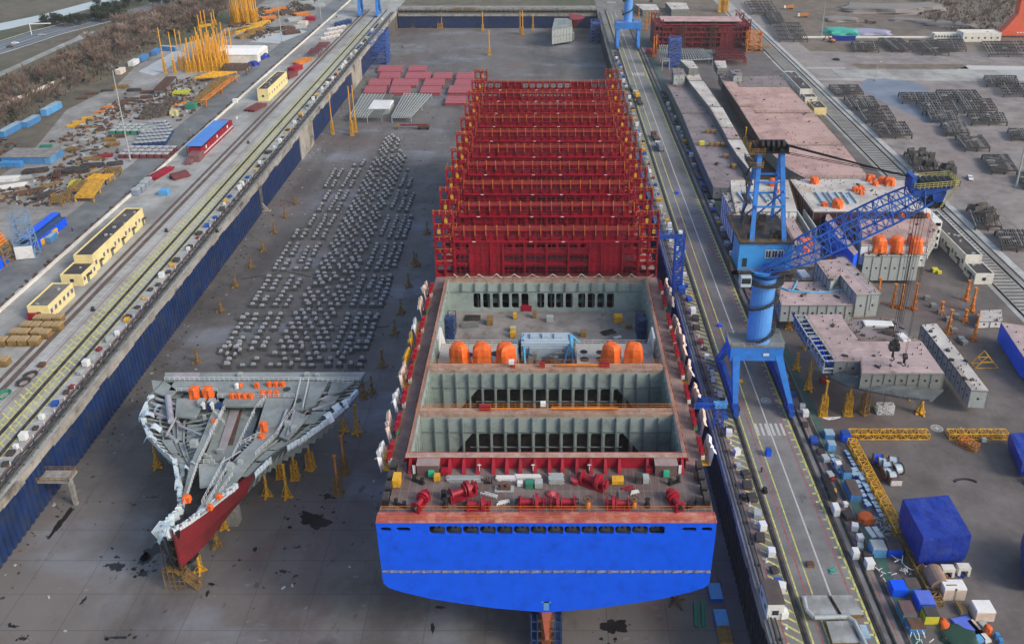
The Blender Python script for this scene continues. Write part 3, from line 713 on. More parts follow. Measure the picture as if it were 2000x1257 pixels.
for i in range(n+1):
 x = -25.2+i*w
 for dy in (-.95, -.15): b.beam((x,dy,12.9),(x,dy,15.5),.17,.17)
 b.beam((x,-.95,15.5),(x,-.15,15.5),.17,.17)
for z in (14.95, 15.5): b.beam((-25.2,-.75,z),(25.2,-.75,z),.05,.05)
for s in (-1,1):
 for z in (3.9,7.6,11.3,15.1): b.beam((s*25.3,-.45,z+1),(s*30.4,-.45,z+1),.09,.09)
 for z in (7.6,11.3,15.1):
  b.beam((s*26,-.5,z),(s*26,-.5,z+1.2),.15,.15); b.beam((s*29,-.5,z),(s*29,-.5,z+1.2),.15,.15)
 for i in range(4): b.beam((s*(25.4+i*1.65),-.3,18.8),(s*(25.4+i*1.65),-.3,20.3),.12,.12)
 b.beam((s*25.3,-.3,19.9),(s*30.4,-.3,19.9),.07,.07)
hr0 = b.build('hand_rail', oran, lb0)
for x, z in ((27,16.6),(-27,16.6),(-29,13.4),(29,13.4)): b = MB(); b.box(x-.4,x+.4,-.95,-.55,z,z+1.1); b.beam((x,-.7,z+1.1),(x,-.7,z+1.6),.1,.1); b.build('junction_box', yel, lb0)
for x, z in ((-4.2,10.85),(4.6,10.85),(-19.6,10.85),(19.2,10.85)): b = MB(); b.box(x-.45,x+.45,-.94,-.9,z,z+.25); b.build('sign_plate', white, lb0)
for i in range(1, 10):
 c = dup(lb0, (0, YB0-SY+DYB*i, SZ), parent=ship)
b = SB()
for i in range(10):
 y = YB0+DYB*i
 b.box(-25, 25, y+2.2, y+DYB-2.5 if i < 9 else y+4, 34.9, 36.1)
 if i < 9:
  for k in range(1,8): b.box(-25, 25, y+2.2+k*1.5, y+2.35+k*1.5, 36.1, 36.35)
  for x in (-12.4, 0, 12.4): b.box(x-.15,x+.15,y+2.2,y+DYB-2.5,36.1,36.45)
bs('hatch_cover', b, mat('hatch_rose', (.10,.012,.018), .6, var=.35, scale=.2, dirt=(.09,.02,.03), damt=.45, dscale=.12))
b = SB(); b.box(-30.4,30.4,208.4,YE,33.4,34.0); bs('main_deck', b, reddark)
b = SB()
for s in (-1,1):
 for i in range(18): b.box(s*25.6, s*30.2, 215+i*8.6, 215.3+i*8.6, 34.5, 35.6);
bs('deck_frame', b, red)
b = SB(); b.box(-30.5,30.5,YE-.4,YE-.02,8,34.0); bs('end_frame', b, reddark)
b = SB(); x = -25;
while x < 25:
 l = rnd(3, 6); P = [Vector((x+l*t, 208.0+rnd(-.2,.2), 38.0-1.2*4*t*(1-t)+rnd(-.1,.1))) for t in (0,.25,.5,.75,1)]; b.path(P, .09, 4); x += l
bs('welding_cable', b, white)
b = SB(); b.hexa([(-.9,123.5,.5),(.9,123.5,.5),(.9,131,.5),(-.9,131,.5),(-1.1,121.6,12.6),(1.1,121.6,12.6),(1.3,131,12.6),(-1.3,131,12.6)])
b.hexa([(-.15,SY+.3,5),(.15,SY+.3,5),(.9,123.5,3),(-.9,123.5,3),(-.9,SY+.2,12.8),(.9,SY+.2,12.8),(1.1,123,12.8),(-1.1,123,12.8)])
bs('rudder', b, mat('rudder_red', (.45,.12,.07), .6, var=.2))
b = SB(); b.box(-.5,.5,SY-.04,SY-.01,13.2,15.4); b.box(-.9,.9,SY-.04,SY-.01,15.1,15.4); bs('draught_mark', b, mat('patch_blue', (.12,.3,.6), .5))
b = MB(); b.box(-1.2,1.2,-.8,.8,0,1.2); b.box(-1.0,1.0,-.6,.6,1.2,2.2)
kb = b.build('keel_block', conc, None, (0, 205, 0)); tag(kb, 'squat concrete keel block under the hull of the big ship', 'keel block', 'keel blocks under the big ship')
for i in range(12):
 for x in (-18, 0, 18):
  if (i, x) != (0, 0): dup(kb, (x, 205+i*14, 0))
# the bow block
class WB(MB):
 def __init__(s, o): MB.__init__(s); s.o = o
 def build(s, name, mats, parent=None, loc=None, **k):
  ox, oy, oz = s.o
  if parent is None: k['loc'] = tuple(s.o)
  s.v = [(x-ox, y-oy, z-oz) for x,y,z in s.v]; return MB.build(s, name, mats, parent, **k)
BO = (-75., 165., 0.)
bow = thing('bow_block', 'grey flared bow section with white jagged edges and red stem, left of the ship', 'ship block', BO)
ZT, ZM, ZL = 17.0, 12.0, 7.2
Rt = [G(x,y,ZT)[:2] for x,y in ((713,738),(700,762),(672,795),(640,822),(600,850),(560,872),(530,894),(497,925),(465,945),(430,972),(400,995),(372,1015),(338,1036))]
Lt = [G(x,y,ZT)[:2] for x,y in ((322,738),(290,772),(272,812),(287,850),(316,880),(336,897),(341,925),(345,950),(348,972),(345,992),(326,1012),(310,1030),(320,1040))]
def cx(y): return -75.2-(190-y)*.012
def shrink(p, k, dy=0): return (cx(p[1])+(p[0]-cx(p[1]))*k, p[1]+dy)
m_bow = ground_mat('bow_primer', (.24,.275,.27), [((.28,.30,.30), .12, .5, .15, .7, (1,1)), ((.12,.09,.07), .3, .6, .08, .6, (1,1)), ((.42,.44,.44), .8, .68, .05, .5, (1,1))])
m_bowd = mat('bow_dark_steel', (.095,.11,.115), .6, var=.3, scale=.5, dirt=(.05,.045,.04), damt=.4)
m_ice = mat('white_primer', (.56,.66,.72), .6, var=.15, scale=.6, dirt=(.35,.38,.4), damt=.35, dscale=.6)
ks = lambda i: .50 if i < 8 else .62
for T, s in ((Rt, 1), (Lt, -1)):
 n = len(T); a = WB(BO); c = WB(BO)
 bot = [shrink(p, .42 if i < 7 else .42+.05*(i-6), 0) for i, p in enumerate(T)]
 mid = [((p[0]*.6+q[0]*.4), p[1]) for p, q in zip(T, bot)]
 for i in range(n-1):
  for A, C, z0, z1 in ((mid, T, 11.5, ZT), (bot, mid, ZL, 11.5)):
   q = [(*A[i],z0),(*A[i+1],z0),(*C[i+1],z1),(*C[i],z1)]
   redp = i >= 7 and s > 0
   (c if redp else a).face(q)
   q2 = [(x-s*.3, y, z+.15) for x,y,z in q][::-1]; (c if redp else a).face(q2)
 a.build('shell_plate', m_bowd, bow)
 if c.f: c.build('stem_plate', mat('stem_red', (.17,.012,.018), .55, var=.2, dirt=(.1,.02,.02)), bow)
b = WB(BO); p0 = Rt[-1]; b.hexa([(p0[0]-.6,p0[1]+5.5,4.5),(p0[0]+.5,p0[1]+3.5,4.5),(p0[0]+1.2,p0[1]+6,4.5),(p0[0],p0[1]+7,4.5),(p0[0]-.5,p0[1]+.5,16.5),(p0[0]+.5,p0[1]-.1,16.5),(p0[0]+1.5,p0[1]+3,16.5),(p0[0],p0[1]+4,16.5)]); b.build('stem_bar', black, bow)
em = WB(BO); P = G(392, 1040, 12.6)
A0 = Vector((*Rt[9],ZT)); A1 = Vector((*Rt[10],ZT)); d = (A1-A0).normalized(); nrm = Vector((-d.y,d.x,0))*-1
c0 = Vector(HY(391,1039,(Rt[10][1]+1.0)));
for r0, r1 in ((0,1.5),):
 em.cyl(c0+nrm*(-.0), c0+nrm*.25, 1.35, 1.35, 20)
em.build('round_mark', mat('emblem_blue', (.25,.33,.5), .6), bow)
b = WB(BO)
for T, s, rng in ((Rt, 1, range(1,12)), (Lt, -1, range(1,12))):
 for i in rng:
  a, c = Vector((*T[i],ZT)), Vector((*T[i+1 if i+1 < len(T) else i],ZT))
  if (a-c).length < .1: continue
  w0 = .3 if (s > 0 and i in (4,5,6,7)) or (s < 0 and i in (3,4)) else (.75 if s > 0 else .95)
  if w0 == .3 and R.random() < .5: continue
  k = 6
  for j in range(k):
   p = a.lerp(c, j/k); q = a.lerp(c, (j+.9)/k); w1 = w0*rnd(.4,1.4); w2 = w0*rnd(.4,1.4); zz = rnd(-.3,.5)
   b.hexa([(p.x,p.y,p.z-1.0),(q.x,q.y,q.z-1.0),(q.x-s*w2,q.y+.3,q.z-1.8),(p.x-s*w1,p.y+.3,p.z-1.8),(p.x,p.y,p.z+zz),(q.x,q.y,q.z+zz),(q.x-s*w2,q.y+.3,q.z+.1),(p.x-s*w1,p.y+.3,p.z+.1)])
b.build('torn_edge', m_ice, bow)
b = WB(BO)
for px, py, L, w, an in ((285,810,5,3.2,.5),(300,835,4.5,3,.1),(292,855,4,2,.3),(310,795,4,1.6,.9),(640,812,5,2.4,2.4),(655,795,5,2.6,2.3),(672,785,4,1.8,2.2),(325,1030,3.6,2.5,1.2),(318,1048,3,2,.8),(335,1008,3,1.6,1.9),(348,940,4.5,1.3,1.6),(352,960,4,1.3,1.6),(362,915,2.6,1.6,.4),(375,905,2.6,1.1,.2)):
 L *= .7; w *= .75; x, y, _ = G(px,py,17.2); c, n_ = math.cos(an), math.sin(an); K = 7
 for k in range(K):
  t0, t1 = k/K, (k+1)/K
  z0, z1 = 16.4+1.6*math.sin(PI*t0), 16.4+1.6*math.sin(PI*t1)
  for (ta, za, tb, zb) in ((t0,z0,t1,z1),):
   xa = (ta-.5)*L; xb = (tb-.5)*L; w2 = w/2*(1-.4*abs(t0-.4))
   pts = [(x+xa*c+w2*n_, y+xa*n_-w2*c, za),(x+xb*c+w2*n_, y+xb*n_-w2*c, zb),(x+xb*c-w2*n_, y+xb*n_+w2*c, zb-rnd(0,.4)),(x+xa*c-w2*n_, y+xa*n_+w2*c, za-rnd(0,.4))]
   b.face(pts); b.face([(p[0],p[1],p[2]-.12) for p in pts][::-1])
b.build('curled_plate', m_ice, bow)
def px(poly, z): return [G(x,y,z)[:2] for x,y in poly]
b = WB(BO); inner = [shrink(p, .74) for p in Lt[:-2]]+[shrink(p,.74) for p in Rt[:-2]][::-1]
b.prism([(p[0],p[1]) for p in inner], 11.6, 12.0); b.build('lower_deck', m_bowd, bow)
decks = [((322,727),(714,726),(704,741),(322,743)), ((340,744),(588,744),(575,776),(425,776),(425,762),(330,762)), ((588,744),(606,744),(592,800),(570,800)),
   ((425,777),(440,777),(425,800),(437,802),(386,905),(358,990),(352,985),(372,905),(400,840)), ((520,777),(575,777),(540,850),(500,890),(440,965),(392,1003),(385,995),(455,900),(495,860)),
   ((425,776),(520,776),(512,792),(432,792)), ((388,905),(460,900),(425,945),(390,950)), ((296,742),(322,744),(345,762),(330,775),(300,765)), ((607,744),(642,744),(616,788),(594,798)), ((345,777),(402,777),(382,815),(342,812)), ((545,851),(576,801),(602,812),(562,858)), ((648,746),(690,746),(668,764),(640,768))]
b = WB(BO)
for d in decks: b.prism(px(d, ZT), ZT-.5, ZT)
b.build('upper_deck', m_bow, bow)
b = WB(BO); b.prism(px(((437,795),(510,795),(488,860),(452,895),(395,905)),14.), 13.6, 14); b.build('trench_deck', m_bow, bow)
b = WB(BO); b.prism(px(((450,800),(468,800),(440,880),(425,880)),14.2), 14.02, 14.3); b.prism(px(((340,727),(390,727),(388,741),(335,741)),17.1), 17.02, 17.12)
b.build('cover_plate', mat('pinkish_plate', (.33,.30,.31), .6, var=.2), bow)
b = WB(BO); b.prism(px(((457,797),(474,798),(455,868),(437,868)),14.1), 14.02, 14.12); b.build('rust_strip', rust, bow)
b = WB(BO)
for T, s in ((Rt,1),(Lt,-1)):
 for i in range(len(T)-3):
  for f in (0,.33,.66):
   p = Vector((*T[i],0)).lerp(Vector((*T[i+1],0)), f)
   xin = cx(p.y)+s*(9 if p.y > 178 else (7-(178-p.y)*.12))
   if abs(p.x-xin) < 2: continue
   xe = p.x-s*.5; xm = (xin+xe)/2; y = p.y
   for dy in (0,.22):
    pts = [(xin,y+dy,11.9),(xe-s*1.5,y+dy,11.9),(xe,y+dy,16.6),(xe-s*2.2,y+dy,15.4),(xm,y+dy,13.8),(xin+s*1,y+dy,14.4),(xin,y+dy,16.4)]
    b.face(pts if (s > 0) == (dy == 0) else pts[::-1])
b.build('frame', m_bow, bow)
b = WB(BO)
for T, s in ((Rt,1),(Lt,-1)):
 for i in range(len(T)-3):
  for f in (0,.25,.5,.75):
   p = Vector((*T[i],0)).lerp(Vector((*T[i+1],0)), f); xin = cx(p.y)+s*(9 if p.y > 178 else (7-(178-p.y)*.12)); xe = p.x-s*.6
   if abs(p.x-xin) < 2: continue
   xm = (xin+xe)/2; b.beam((xin,p.y,16.4),(xm,p.y,14.3),.3,.16); b.beam((xm,p.y,14.3),(xe,p.y,16.5),.3,.16)
   b.beam((xm,p.y,14.3),(xm+s*1.5,p.y+1.6,14.6),.14,.14)
 for k in (.62,):
  pts = [shrink(p, k) for p in T[:9]]
  for a, c in zip(pts, pts[1:]): b.beam((*a,14.9+k),(*c,14.9+k),.16,.5)
b.build('flange', mat('flange_pale', (.36,.40,.41), .6, var=.3, scale=.6, dirt=(.16,.13,.11), damt=.4, dscale=.7), bow)
b = WB(BO)
for i in range(15):
 t = (i+.5)/15
 for T, s in ((Rt,1),(Lt,-1)):
  for k in (.55,.8):
   pts = [shrink(p, k) for p in T[:8]]
   if i == 0:
    for a, c in zip(pts, pts[1:]): b.beam((*a,14.5+k),(*c,14.5+k),.35,.9)
for q in range(40):
 x, y, _ = G(rnd(300,690), rnd(748,800), 14.5)
 if abs(x-cx(y)) > 24: continue
 a = R.choice((0,PI/2)); l = rnd(2,6); b.beam((x,y,14.6),(x+l*math.cos(a),y+l*math.sin(a),14.6+rnd(-.5,.8)),.4,.6)
b.build('girder', m_bow, bow)
b = WB(BO)
for (x0,y0,x1,y1,r,z) in ((328,775,334,822,.75,17),(300,790,345,800,.45,16),(305,778,350,792,.4,16.4),(300,805,350,825,.35,16),(345,812,325,850,.3,16.6),(430,783,520,783,.35,16.5),(350,830,395,850,.25,16.3),(330,850,345,862,.5,16),
       (430,905,470,880,.2,17.4),(560,800,540,850,.3,17.5),(575,800,560,850,.25,17.3),(600,790,650,770,.3,16),(610,800,655,785,.35,16),(600,812,640,805,.3,15.5),(610,770,680,762,.3,16)):
 b.cyl(G(x0,y0,z), G(x1,y1,z), r, r, 10)
b.build('pipe', mat('pipe_grey', (.33,.33,.38), .55, var=.2, dirt=(.2,.18,.16)), bow, smooth=False)
b = WB(BO)
for (x0,y0,x1,y1) in ((322,743,700,744),(425,776,575,776),(588,744,575,800),(437,800,388,905),(500,800,455,895),(520,778,500,800),(540,852,500,890),(360,990,388,905),(388,905,420,905),(440,900,395,985),(450,905,405,990),(430,965,455,930),(345,765,425,765),(604,745,592,800),(620,745,690,750),(405,790,440,830),(410,850,440,800),(470,870,510,850),(540,850,575,800)):
 b.rail([G(x0,y0,ZT), G(x1,y1,ZT)], 1.15, 1.3, .045)
b.build('guard_rail', white, bow)
b = WB(BO)
for i in range(12):
 x, y, _ = G(R.choice((rnd(395,430),rnd(470,560))), rnd(800,900), 14.6); b.box(x,x+rnd(.5,1.6),y,y+rnd(.5,1.2),14,15+rnd(0,2))
for (x_, y_, w_) in ((395,790,1.6),(415,790,1.6),(470,735,1.2),(620,735,1.),(600,735,1.2),(450,915,1.4),(470,905,1.),(380,870,1.5),(575,840,1.3),(562,830,1.2)):
 x, y, _ = G(x_, y_, ZT); b.box(x-w_/2,x+w_/2,y-w_/2,y+w_/2,ZT,ZT+w_*.9)
b.build('fitting', greyl, bow)
b = WB(BO)
for (x_, y_) in ((560,760),(582,782)):
 x, y, _ = G(x_, y_, ZT); b.cyl((x,y,ZT),(x,y,ZT+.06),1.0,1.0,16)
b.build('hatch_opening', mat('hatch_green', (.02,.05,.045), .7), bow)
b = WB(BO)
for T, s in ((Rt,1),(Lt,-1)):
 for i in range(7):
  for j, (ka, kb_) in enumerate(((.36,.52),(.54,.68),(.70,.84))):
   if (i*3+j*5+(s > 0)) % 4 == 0: continue
   z = 14.9+.5*j+rnd(-.2,.2); A_, B2 = T[i], T[i+1]; e = .06
   P = [shrink((A_[0]+(B2[0]-A_[0])*u, A_[1]+(B2[1]-A_[1])*u), q) for u, q in ((e,ka),(e,kb_),(1-e,kb_),(1-e,ka))]
   if min(abs(p[0]-cx(p[1])) for p in P) < 4.5: continue
   b.prism(P, z-.12, z)
b.build('side_plate', m_bow, bow)
b = WB(BO)
p = Vector((*Lt[-2],0))
for k in range(5):
 z = 4+k*2.6; b.prism([(p.x-.8,p.y+1),(p.x+2.6,p.y-1.2+k*.1),(p.x+3.4,p.y+5),(p.x-.6,p.y+5.5)], z, z+.2)
for i in range(14):
 x, y = p.x+rnd(-.8,2.6), p.y+rnd(-.6,4); b.box(x,x+.15,y,y+.15,3,16)
b.build('stem_frame', dark, bow)
b = WB(BO)
for i in range(7):
 x = p.x-.3+i*.45; b.hexa([(x,p.y-.4,14),(x+.12,p.y-.4,14),(x+.12,p.y+2,14),(x,p.y+2,14),(x-.8,p.y-1.2,17+i*.12),(x-.6,p.y-1.2,17+i*.12),(x-.1,p.y+2,17),(x-.3,p.y+2,17)])
b.build('fan_plate', m_ice, bow)
def lump_mesh(w, l, h, seed, n=12, folds=.12):
 rr = random.Random(seed); b = MB(); rings = []
 ph = [rr.uniform(0,6) for _ in range(4)]
 prof = ((0,1.05),(.3,1.0),(.6,.96),(.84,.88),(.96,.68),(1.0,.42))
 for z, k in prof:
  ring = []
  for i in range(n):
   a = 2*PI*i/n; ca, sa = math.cos(a), math.sin(a)
   sq = 1/max(abs(ca), abs(sa))**.6
   q = k*sq*(1+folds*math.sin(5*a+ph[0]+z*2)*.5+folds*.5*math.sin(9*a+ph[1]-z*3)+rr.uniform(-.03,.03))
   ring.append((w/2*q*ca, l/2*q*sa, h*z*(1+.03*math.sin(2*a+ph[2]))))
  rings.append(ring)
 for A, C in zip(rings, rings[1:]):
  for i in range(n): b.face([A[i],A[(i+1)%n],C[(i+1)%n],C[i]])
 b.face(rings[-1]); return b
ropem = mat('rope_grey', (.3,.28,.24), .9)
LUMPS = []
for i in range(4):
 o = lump_mesh(2.0,2.0,2.4,i+3,14,.2).build('tarp_bundle', tarpo)
 LUMPS.append(o.data); bpy.data.objects.remove(o)
def tarp(x, y, z, w, l, h, label, cat='tarpaulin bundle', group=None, m=None, k=None):
 o = bpy.data.objects.new('tarp_bundle', LUMPS[R.randrange(4) if k is None else k]); COL.objects.link(o)
 o.location = (x,y,z-.02); o.scale = (w/2, l/2, h/2.4); o.rotation_euler.z = rnd(-.3,.3)
 return tag(o, label, cat, group)
gq = 'orange tarpaulin bundles in rows on the bow block'
for i,(px_,py_,w_,h_,lab,g_) in enumerate(((382,775,2.5,3.2,'left one of the two large orange tarpaulin hoods on the bow block',None),(408,775,2.5,3.2,'right one of the two large orange tarpaulin hoods on the bow block',None),
 *[(453+12.5*k,776,1.4,1.4,'small orange tarpaulin bundle in the near-left row of four on the bow block',gq) for k in range(4)],
 *[(513+13.5*k,772,1.4,1.6,'small orange tarpaulin bundle in the near-right row of three on the bow block','orange bundles in the near right row of the bow block') for k in range(3)],
 *[(526+13*k,753,1.4,1.3,'small orange tarpaulin bundle in the far row of three on the bow block','orange bundles in the far row of the bow block') for k in range(3)],
 (502,756,1.2,1.5,'lone orange tarpaulin bundle left of the far row of three on the bow block',None),(469,755,1.4,1.1,'orange tarpaulin bundle beside a white drum near the aft edge of the bow block',None),
 (516,840,1.7,2.6,'tall orange tarpaulin bundle by the right rail in the middle of the bow block',None),(512,853,1.6,.9,'flat orange tarpaulin bundle just in front of the tall one on the bow block',None),
 (365,978,1.8,1.6,'orange tarpaulin bundle at the left edge near the bow tip',None),(428,972,1.3,1.1,'orange tarpaulin bundle at the right edge of the bow block near the red plate',None),
 (411,993,1.2,1.2,'orange tarpaulin bundle closest to the bow tip on the right edge',None),(418,823,1.2,.8,'small orange tarpaulin bundle left of the long trench on the bow block',None))):
 x,y,z = G(px_,py_,ZT); tarp(x,y,z,w_,w_*.9,h_,lab,group=g_)
x,y,z = G(463,757,ZT); b = MB(); b.cyl((0,0,0),(0,0,1.2),.6,.6,12); b.cyl((0,0,1.2),(0,0,1.4),.6,.3,12); o = b.build('drum', white, None, (x,y,z)); tag(o, 'white round-topped drum near the aft edge of the bow block', 'drum')
for i, px_ in enumerate((399,416)):
 x,y,z = G(px_, 797, ZT); t = thing('ventilator', ('left' if i == 0 else 'right')+' white curved ventilator beside a blue machine on the bow block', 'ventilator', (x,y,z))
 b = MB(); b.path([Vector(p) for p in ((0,0,0),(0,0,1.2),(.1,-.3,1.7),(.1,-.9,1.8))], .42, 10); b.build('duct', white, t)
 b = MB(); b.box(.7,2.2,-.3,1.0,0,1.0); b.box(.9,1.9,-.1,.8,1.0,1.4); b.build('motor', navy, t)
x,y,_ = G(352,1145,0); t = thing('stair_stage', 'dull yellow steel stair platform on the dock floor at the bow tip', 'stair platform', (x,y,0))
b = MB()
for i in range(5):
 for j in range(2): b.box(-2.6+i*1.05,-2.5+i*1.05,-1+j*2,-.9+j*2,0,5.2)
for z in (1.3,2.6,3.9,5.2):
 for yy_ in (-1,1): b.beam((-2.6,yy_,z),(1.7,yy_,z),.1,.1)
 b.beam((-2.6,-1,z),(-2.6,1,z),.1,.1); b.beam((1.7,-1,z),(1.7,1,z),.1,.1)
b.build('frame', yeld, t)
b = MB(); b.box(-2.6,0,-1,1,5.2,5.3); b.build('platform', yeld, t)
b = MB(); b.beam((0,-.9,5.2),(4.2,-.9,0),.15,.3); b.beam((0,.9,5.2),(4.2,.9,0),.15,.3)
for i in range(13): u = i/12; b.box(4.2*u-.15,4.2*u+.15,-.9,.9,5.2*(1-u),5.2*(1-u)+.06)
b.build('stair', yeld, t)
b = MB(); b.rail([(-2.6,-1,5.3),(0,-1,5.3),(4.2,-1,.2)],1.1,1.2,.05); b.rail([(-2.6,1,5.3),(0,1,5.3),(4.2,1,.2)],1.1,1.2,.05); b.build('guard_rail', yeld, t)
# props and stands
def make_prop(name, h, m, foot=1.6, r=.32, collar=True):
 t = thing(name, 'x', 'prop')
 b = MB()
 for a in (0, PI/2): b.obox(0,0,0,foot*2,.5,.35,a)
 b.box(-.55,.55,-.55,.55,.3,.8)
 for k in range(4):
  a = PI/2*k; b.beam((math.cos(a)*foot*.9,math.sin(a)*foot*.9,.3),(math.cos(a)*.3,math.sin(a)*.3,h*.38),.14,.14)
 b.build('base', m, t)
 b = MB(); b.cyl((0,0,.6),(0,0,h*.6),r,r,8); b.cyl((0,0,h*.6),(0,0,h),r*.72,r*.66,8)
 b.build('column', m, t)
 b = MB(); b.cyl((0,0,h),(0,0,h+.18),r*1.4,r*1.4,8); b.cyl((0,0,h*.6-.1),(0,0,h*.6+.15),r*1.5,r*1.5,8); b.cyl((0,0,h*.32),(0,0,h*.32+.15),r*1.7,r*1.7,8); b.build('collar', m, t)
 b = MB(); b.beam((r,0,.5),(r,0,h),.06,.06); b.beam((r+.35,0,.5),(r+.35,0,h),.06,.06)
 for i in range(int(h/.6)): b.beam((r,0,.6+i*.6),(r+.35,0,.6+i*.6),.05,.05)
 b.build('ladder', m, t)
 return t
def make_tower(name, hb, h, m, mb=None, w=1.7):
 t = thing(name, 'x', 'prop'); mb = mb or m
 b = MB(); b.lattice((0,0,0),(0,0,hb),w,w,max(3,int(hb/1.5)),.2,None,.12,w*.75,w*.75); b.build('lattice_base', mb, t)
 b = MB(); b.box(-w*.7,w*.7,-w*.7,w*.7,0,.25); b.build('foot_plate', mb, t)
 b = MB(); b.cyl((0,0,.3),(0,0,h),.3,.27,8); b.cyl((0,0,h),(0,0,h+.2),.45,.45,8); b.build('column', m, t)
 return t
pr_y = make_prop('support_prop', 9.0, yel, 1.5); pr_d = make_prop('support_prop', 4.6, yeld, 1.7, .28); pr_l = make_tower('lattice_prop', 6.0, 10.5, yel)
pr_o = make_tower('lattice_prop', 6.0, 13.5, oran, yeld)
pr_r = make_prop('support_prop', 8.0, yeld, 1.6, .36)
USED = set()
def put(proto, px_, py_, label, group=None, z=0, rz=None, s=None):
 loc = G(px_, py_, z); rz = rnd(0, 1.5) if rz is None else rz
 if proto not in USED:
  USED.add(proto); kids(proto)
  proto.location = loc; proto.rotation_euler.z = rz; tag(proto, label, None, group)
  if s: proto.scale = (1,1,s)
  if not group and 'group' in proto: del proto['group']
  return proto
 c = dup(proto, loc, rz)
 if 'group' in c: del c['group']
 tag(c, label, None, group); c.scale = (1,1,s or 1); return c
for q in ((386,707),(432,608),(460,560),(490,522),(514,490),(536,455),(557,425),(576,398)): put(pr_d, *q, 'short rusty yellow prop in the row along the left side of the keel block field', 'short props left of the keel blocks', s=1.0)
for q in ((834,457),(814,520),(798,560),(783,612),(771,652),(809,515)): put(pr_d, *q, 'short yellow prop in the row between the keel block field and the big ship', 'short props beside the big ship', s=1.15)
for q in ((747,716),(727,768)): put(pr_r, *q, 'dark rusty prop standing right of the aft edge of the bow block', 'rusty props behind the bow block', s=.75)
for (px_,py_,s_,lab) in ((308,912,.95,'lone yellow prop under the left flare of the bow block'),(522,968,.8,'yellow prop under the right flare, left one of a pair'),(561,970,1.05,'bright yellow prop under the right flare, right one of a pair'),
 (697,846,1.,'tall yellow prop standing at the outer right of the bow block'),(424,1066,.95,'rusty prop leaning beside the red bow plate'),(440,1030,.55,'short yellow prop beside the red bow plate'),(391,1115,.5,'short yellow prop by the stair platform at the bow tip'),(672,842,1.,'prop half hidden under the right flare near its aft corner'),(710,776,1.,'prop at the right aft corner of the bow block')):
 put(pr_y if 'yellow' in lab or 'half' in lab else pr_r, px_, py_, lab, s=s_)
for (px_,py_,s_,lab) in ((661,962,1.0,'tall orange pipe in a rusty lattice base, nearer one right of the bow block'),(674,925,1.05,'tall orange pipe in a rusty lattice base, farther one right of the bow block')): put(pr_o, px_, py_, lab, s=s_*.82)
for (px_,py_,s_,lab) in ((577,933,.8,'yellow lattice prop under the right flare, left one of two'),(607,914,.8,'yellow lattice prop under the right flare, right one of two'),(548,930,.7,'yellow lattice prop half hidden under the right flare')): put(pr_l, px_, py_, lab, s=s_)
for i in range(6):
 c = dup(kb, (-76+(i%2)*6-3, 150+i*7, 0), label='tall concrete block under the middle of the bow block', group='blocks under the bow block'); c.scale = (1.5,1.5,3.6)
# keel block field
kb1 = thing('keel_block', 'grey keel block with pale cap in the wide field of blocks on the dock floor', 'keel block', (0,0,0), 0, 'keel blocks in the open field')
b = MB(); b.hexa([(-1.4,-.7,0),(1.4,-.7,0),(1.4,.7,0),(-1.4,.7,0),(-1.25,-.55,1.5),(1.25,-.55,1.5),(1.25,.55,1.5),(-1.25,.55,1.5)])
b.build('body', mat('block_grey', (.085,.087,.09), .7, var=.3, scale=.5, dirt=(.07,.065,.06), damt=.4, dscale=.5), kb1)
b = MB(); b.hexa([(-.9,-.5,1.5),(.9,-.5,1.5),(.9,.5,1.5),(-.9,.5,1.5),(-.62,-.36,2.25),(.62,-.36,2.25),(.62,.36,2.25),(-.62,.36,2.25)])
b.build('cap', mat('block_cap', (.44,.46,.48), .7, var=.35, scale=.2, dirt=(.12,.11,.10), damt=.45, dscale=.8), kb1)
kids(kb1); spots = []
def inside(x, y, P):
 r = False; n = len(P)
 for i in range(n):
  (x0,y0),(x1,y1) = P[i],P[(i+1)%n]
  if (y0 > y) != (y1 > y) and x < (x1-x0)*(y-y0)/(y1-y0)+x0: r = not r
 return r
FP = [G(x,y,0)[:2] for x,y in ((425,722),(470,600),(560,480),(632,395),(640,335),(705,322),(752,272),(778,262),(792,310),(808,365),(806,480),(782,560),(750,640),(735,725))]
lanes = [-99,-95.6,-91.,-87.6,-82.6,-80.0,-76.4,-72.6,-70.0,-65.2,-61.6,-58.4,-55.8]
y = 203.
row = 0
while y < 432:
 g = row % 9
 for i, lx in enumerate(lanes):
  cen = 4 <= i <= 8
  x = lx+(1.2 if (row % 2 and cen) else 0)+rnd(-.15,.15)
  if not inside(x, y, FP): continue
  if not cen and (g == 8 or (i in (1,3) and g == 3)): continue
  if R.random() < .06: continue
  rot = PI/2 if (i == 6 and row % 3 == 0) else rnd(-.05,.05)
  spots.append((x+rnd(-.15,.15), y+rnd(-.25,.25), rot+rnd(-.05,.05)))
 y += 2.85+(.6 if g == 8 else 0); row += 1
for px_,py_ in ((432,690),(445,695),(450,680),(465,682),(470,690),(460,698),(661,695),(674,694),(686,690),(470,678)):
 x, y_, _ = G(px_,py_,0); spots.append((x,y_,PI/2))
spots.sort(key=lambda s: s[1])
kb1.location = (*spots[0][:2], 0)
for (x, y, r) in spots[1:285]: dup(kb1, (x,y,0), r, scale=(rnd(.65,.95),rnd(.7,.95),rnd(.6,.95)))
ST = MB()
for (x, y, r) in spots[285:]:
 q = rnd(.7,1); ST.obox(x,y,0,2.3*q,1.2,1.2,r,0,.9); ST.obox(x,y,1.2,1.5*q,.85,.6,r,1,.7)
if ST.f: o = ST.build('keel_block_field', [MATS['block_grey'], MATS['block_cap']]); tag(o, 'far end of the keel block field, packed rows of small dark blocks', 'keel blocks', None, 'stuff')
b = MB()
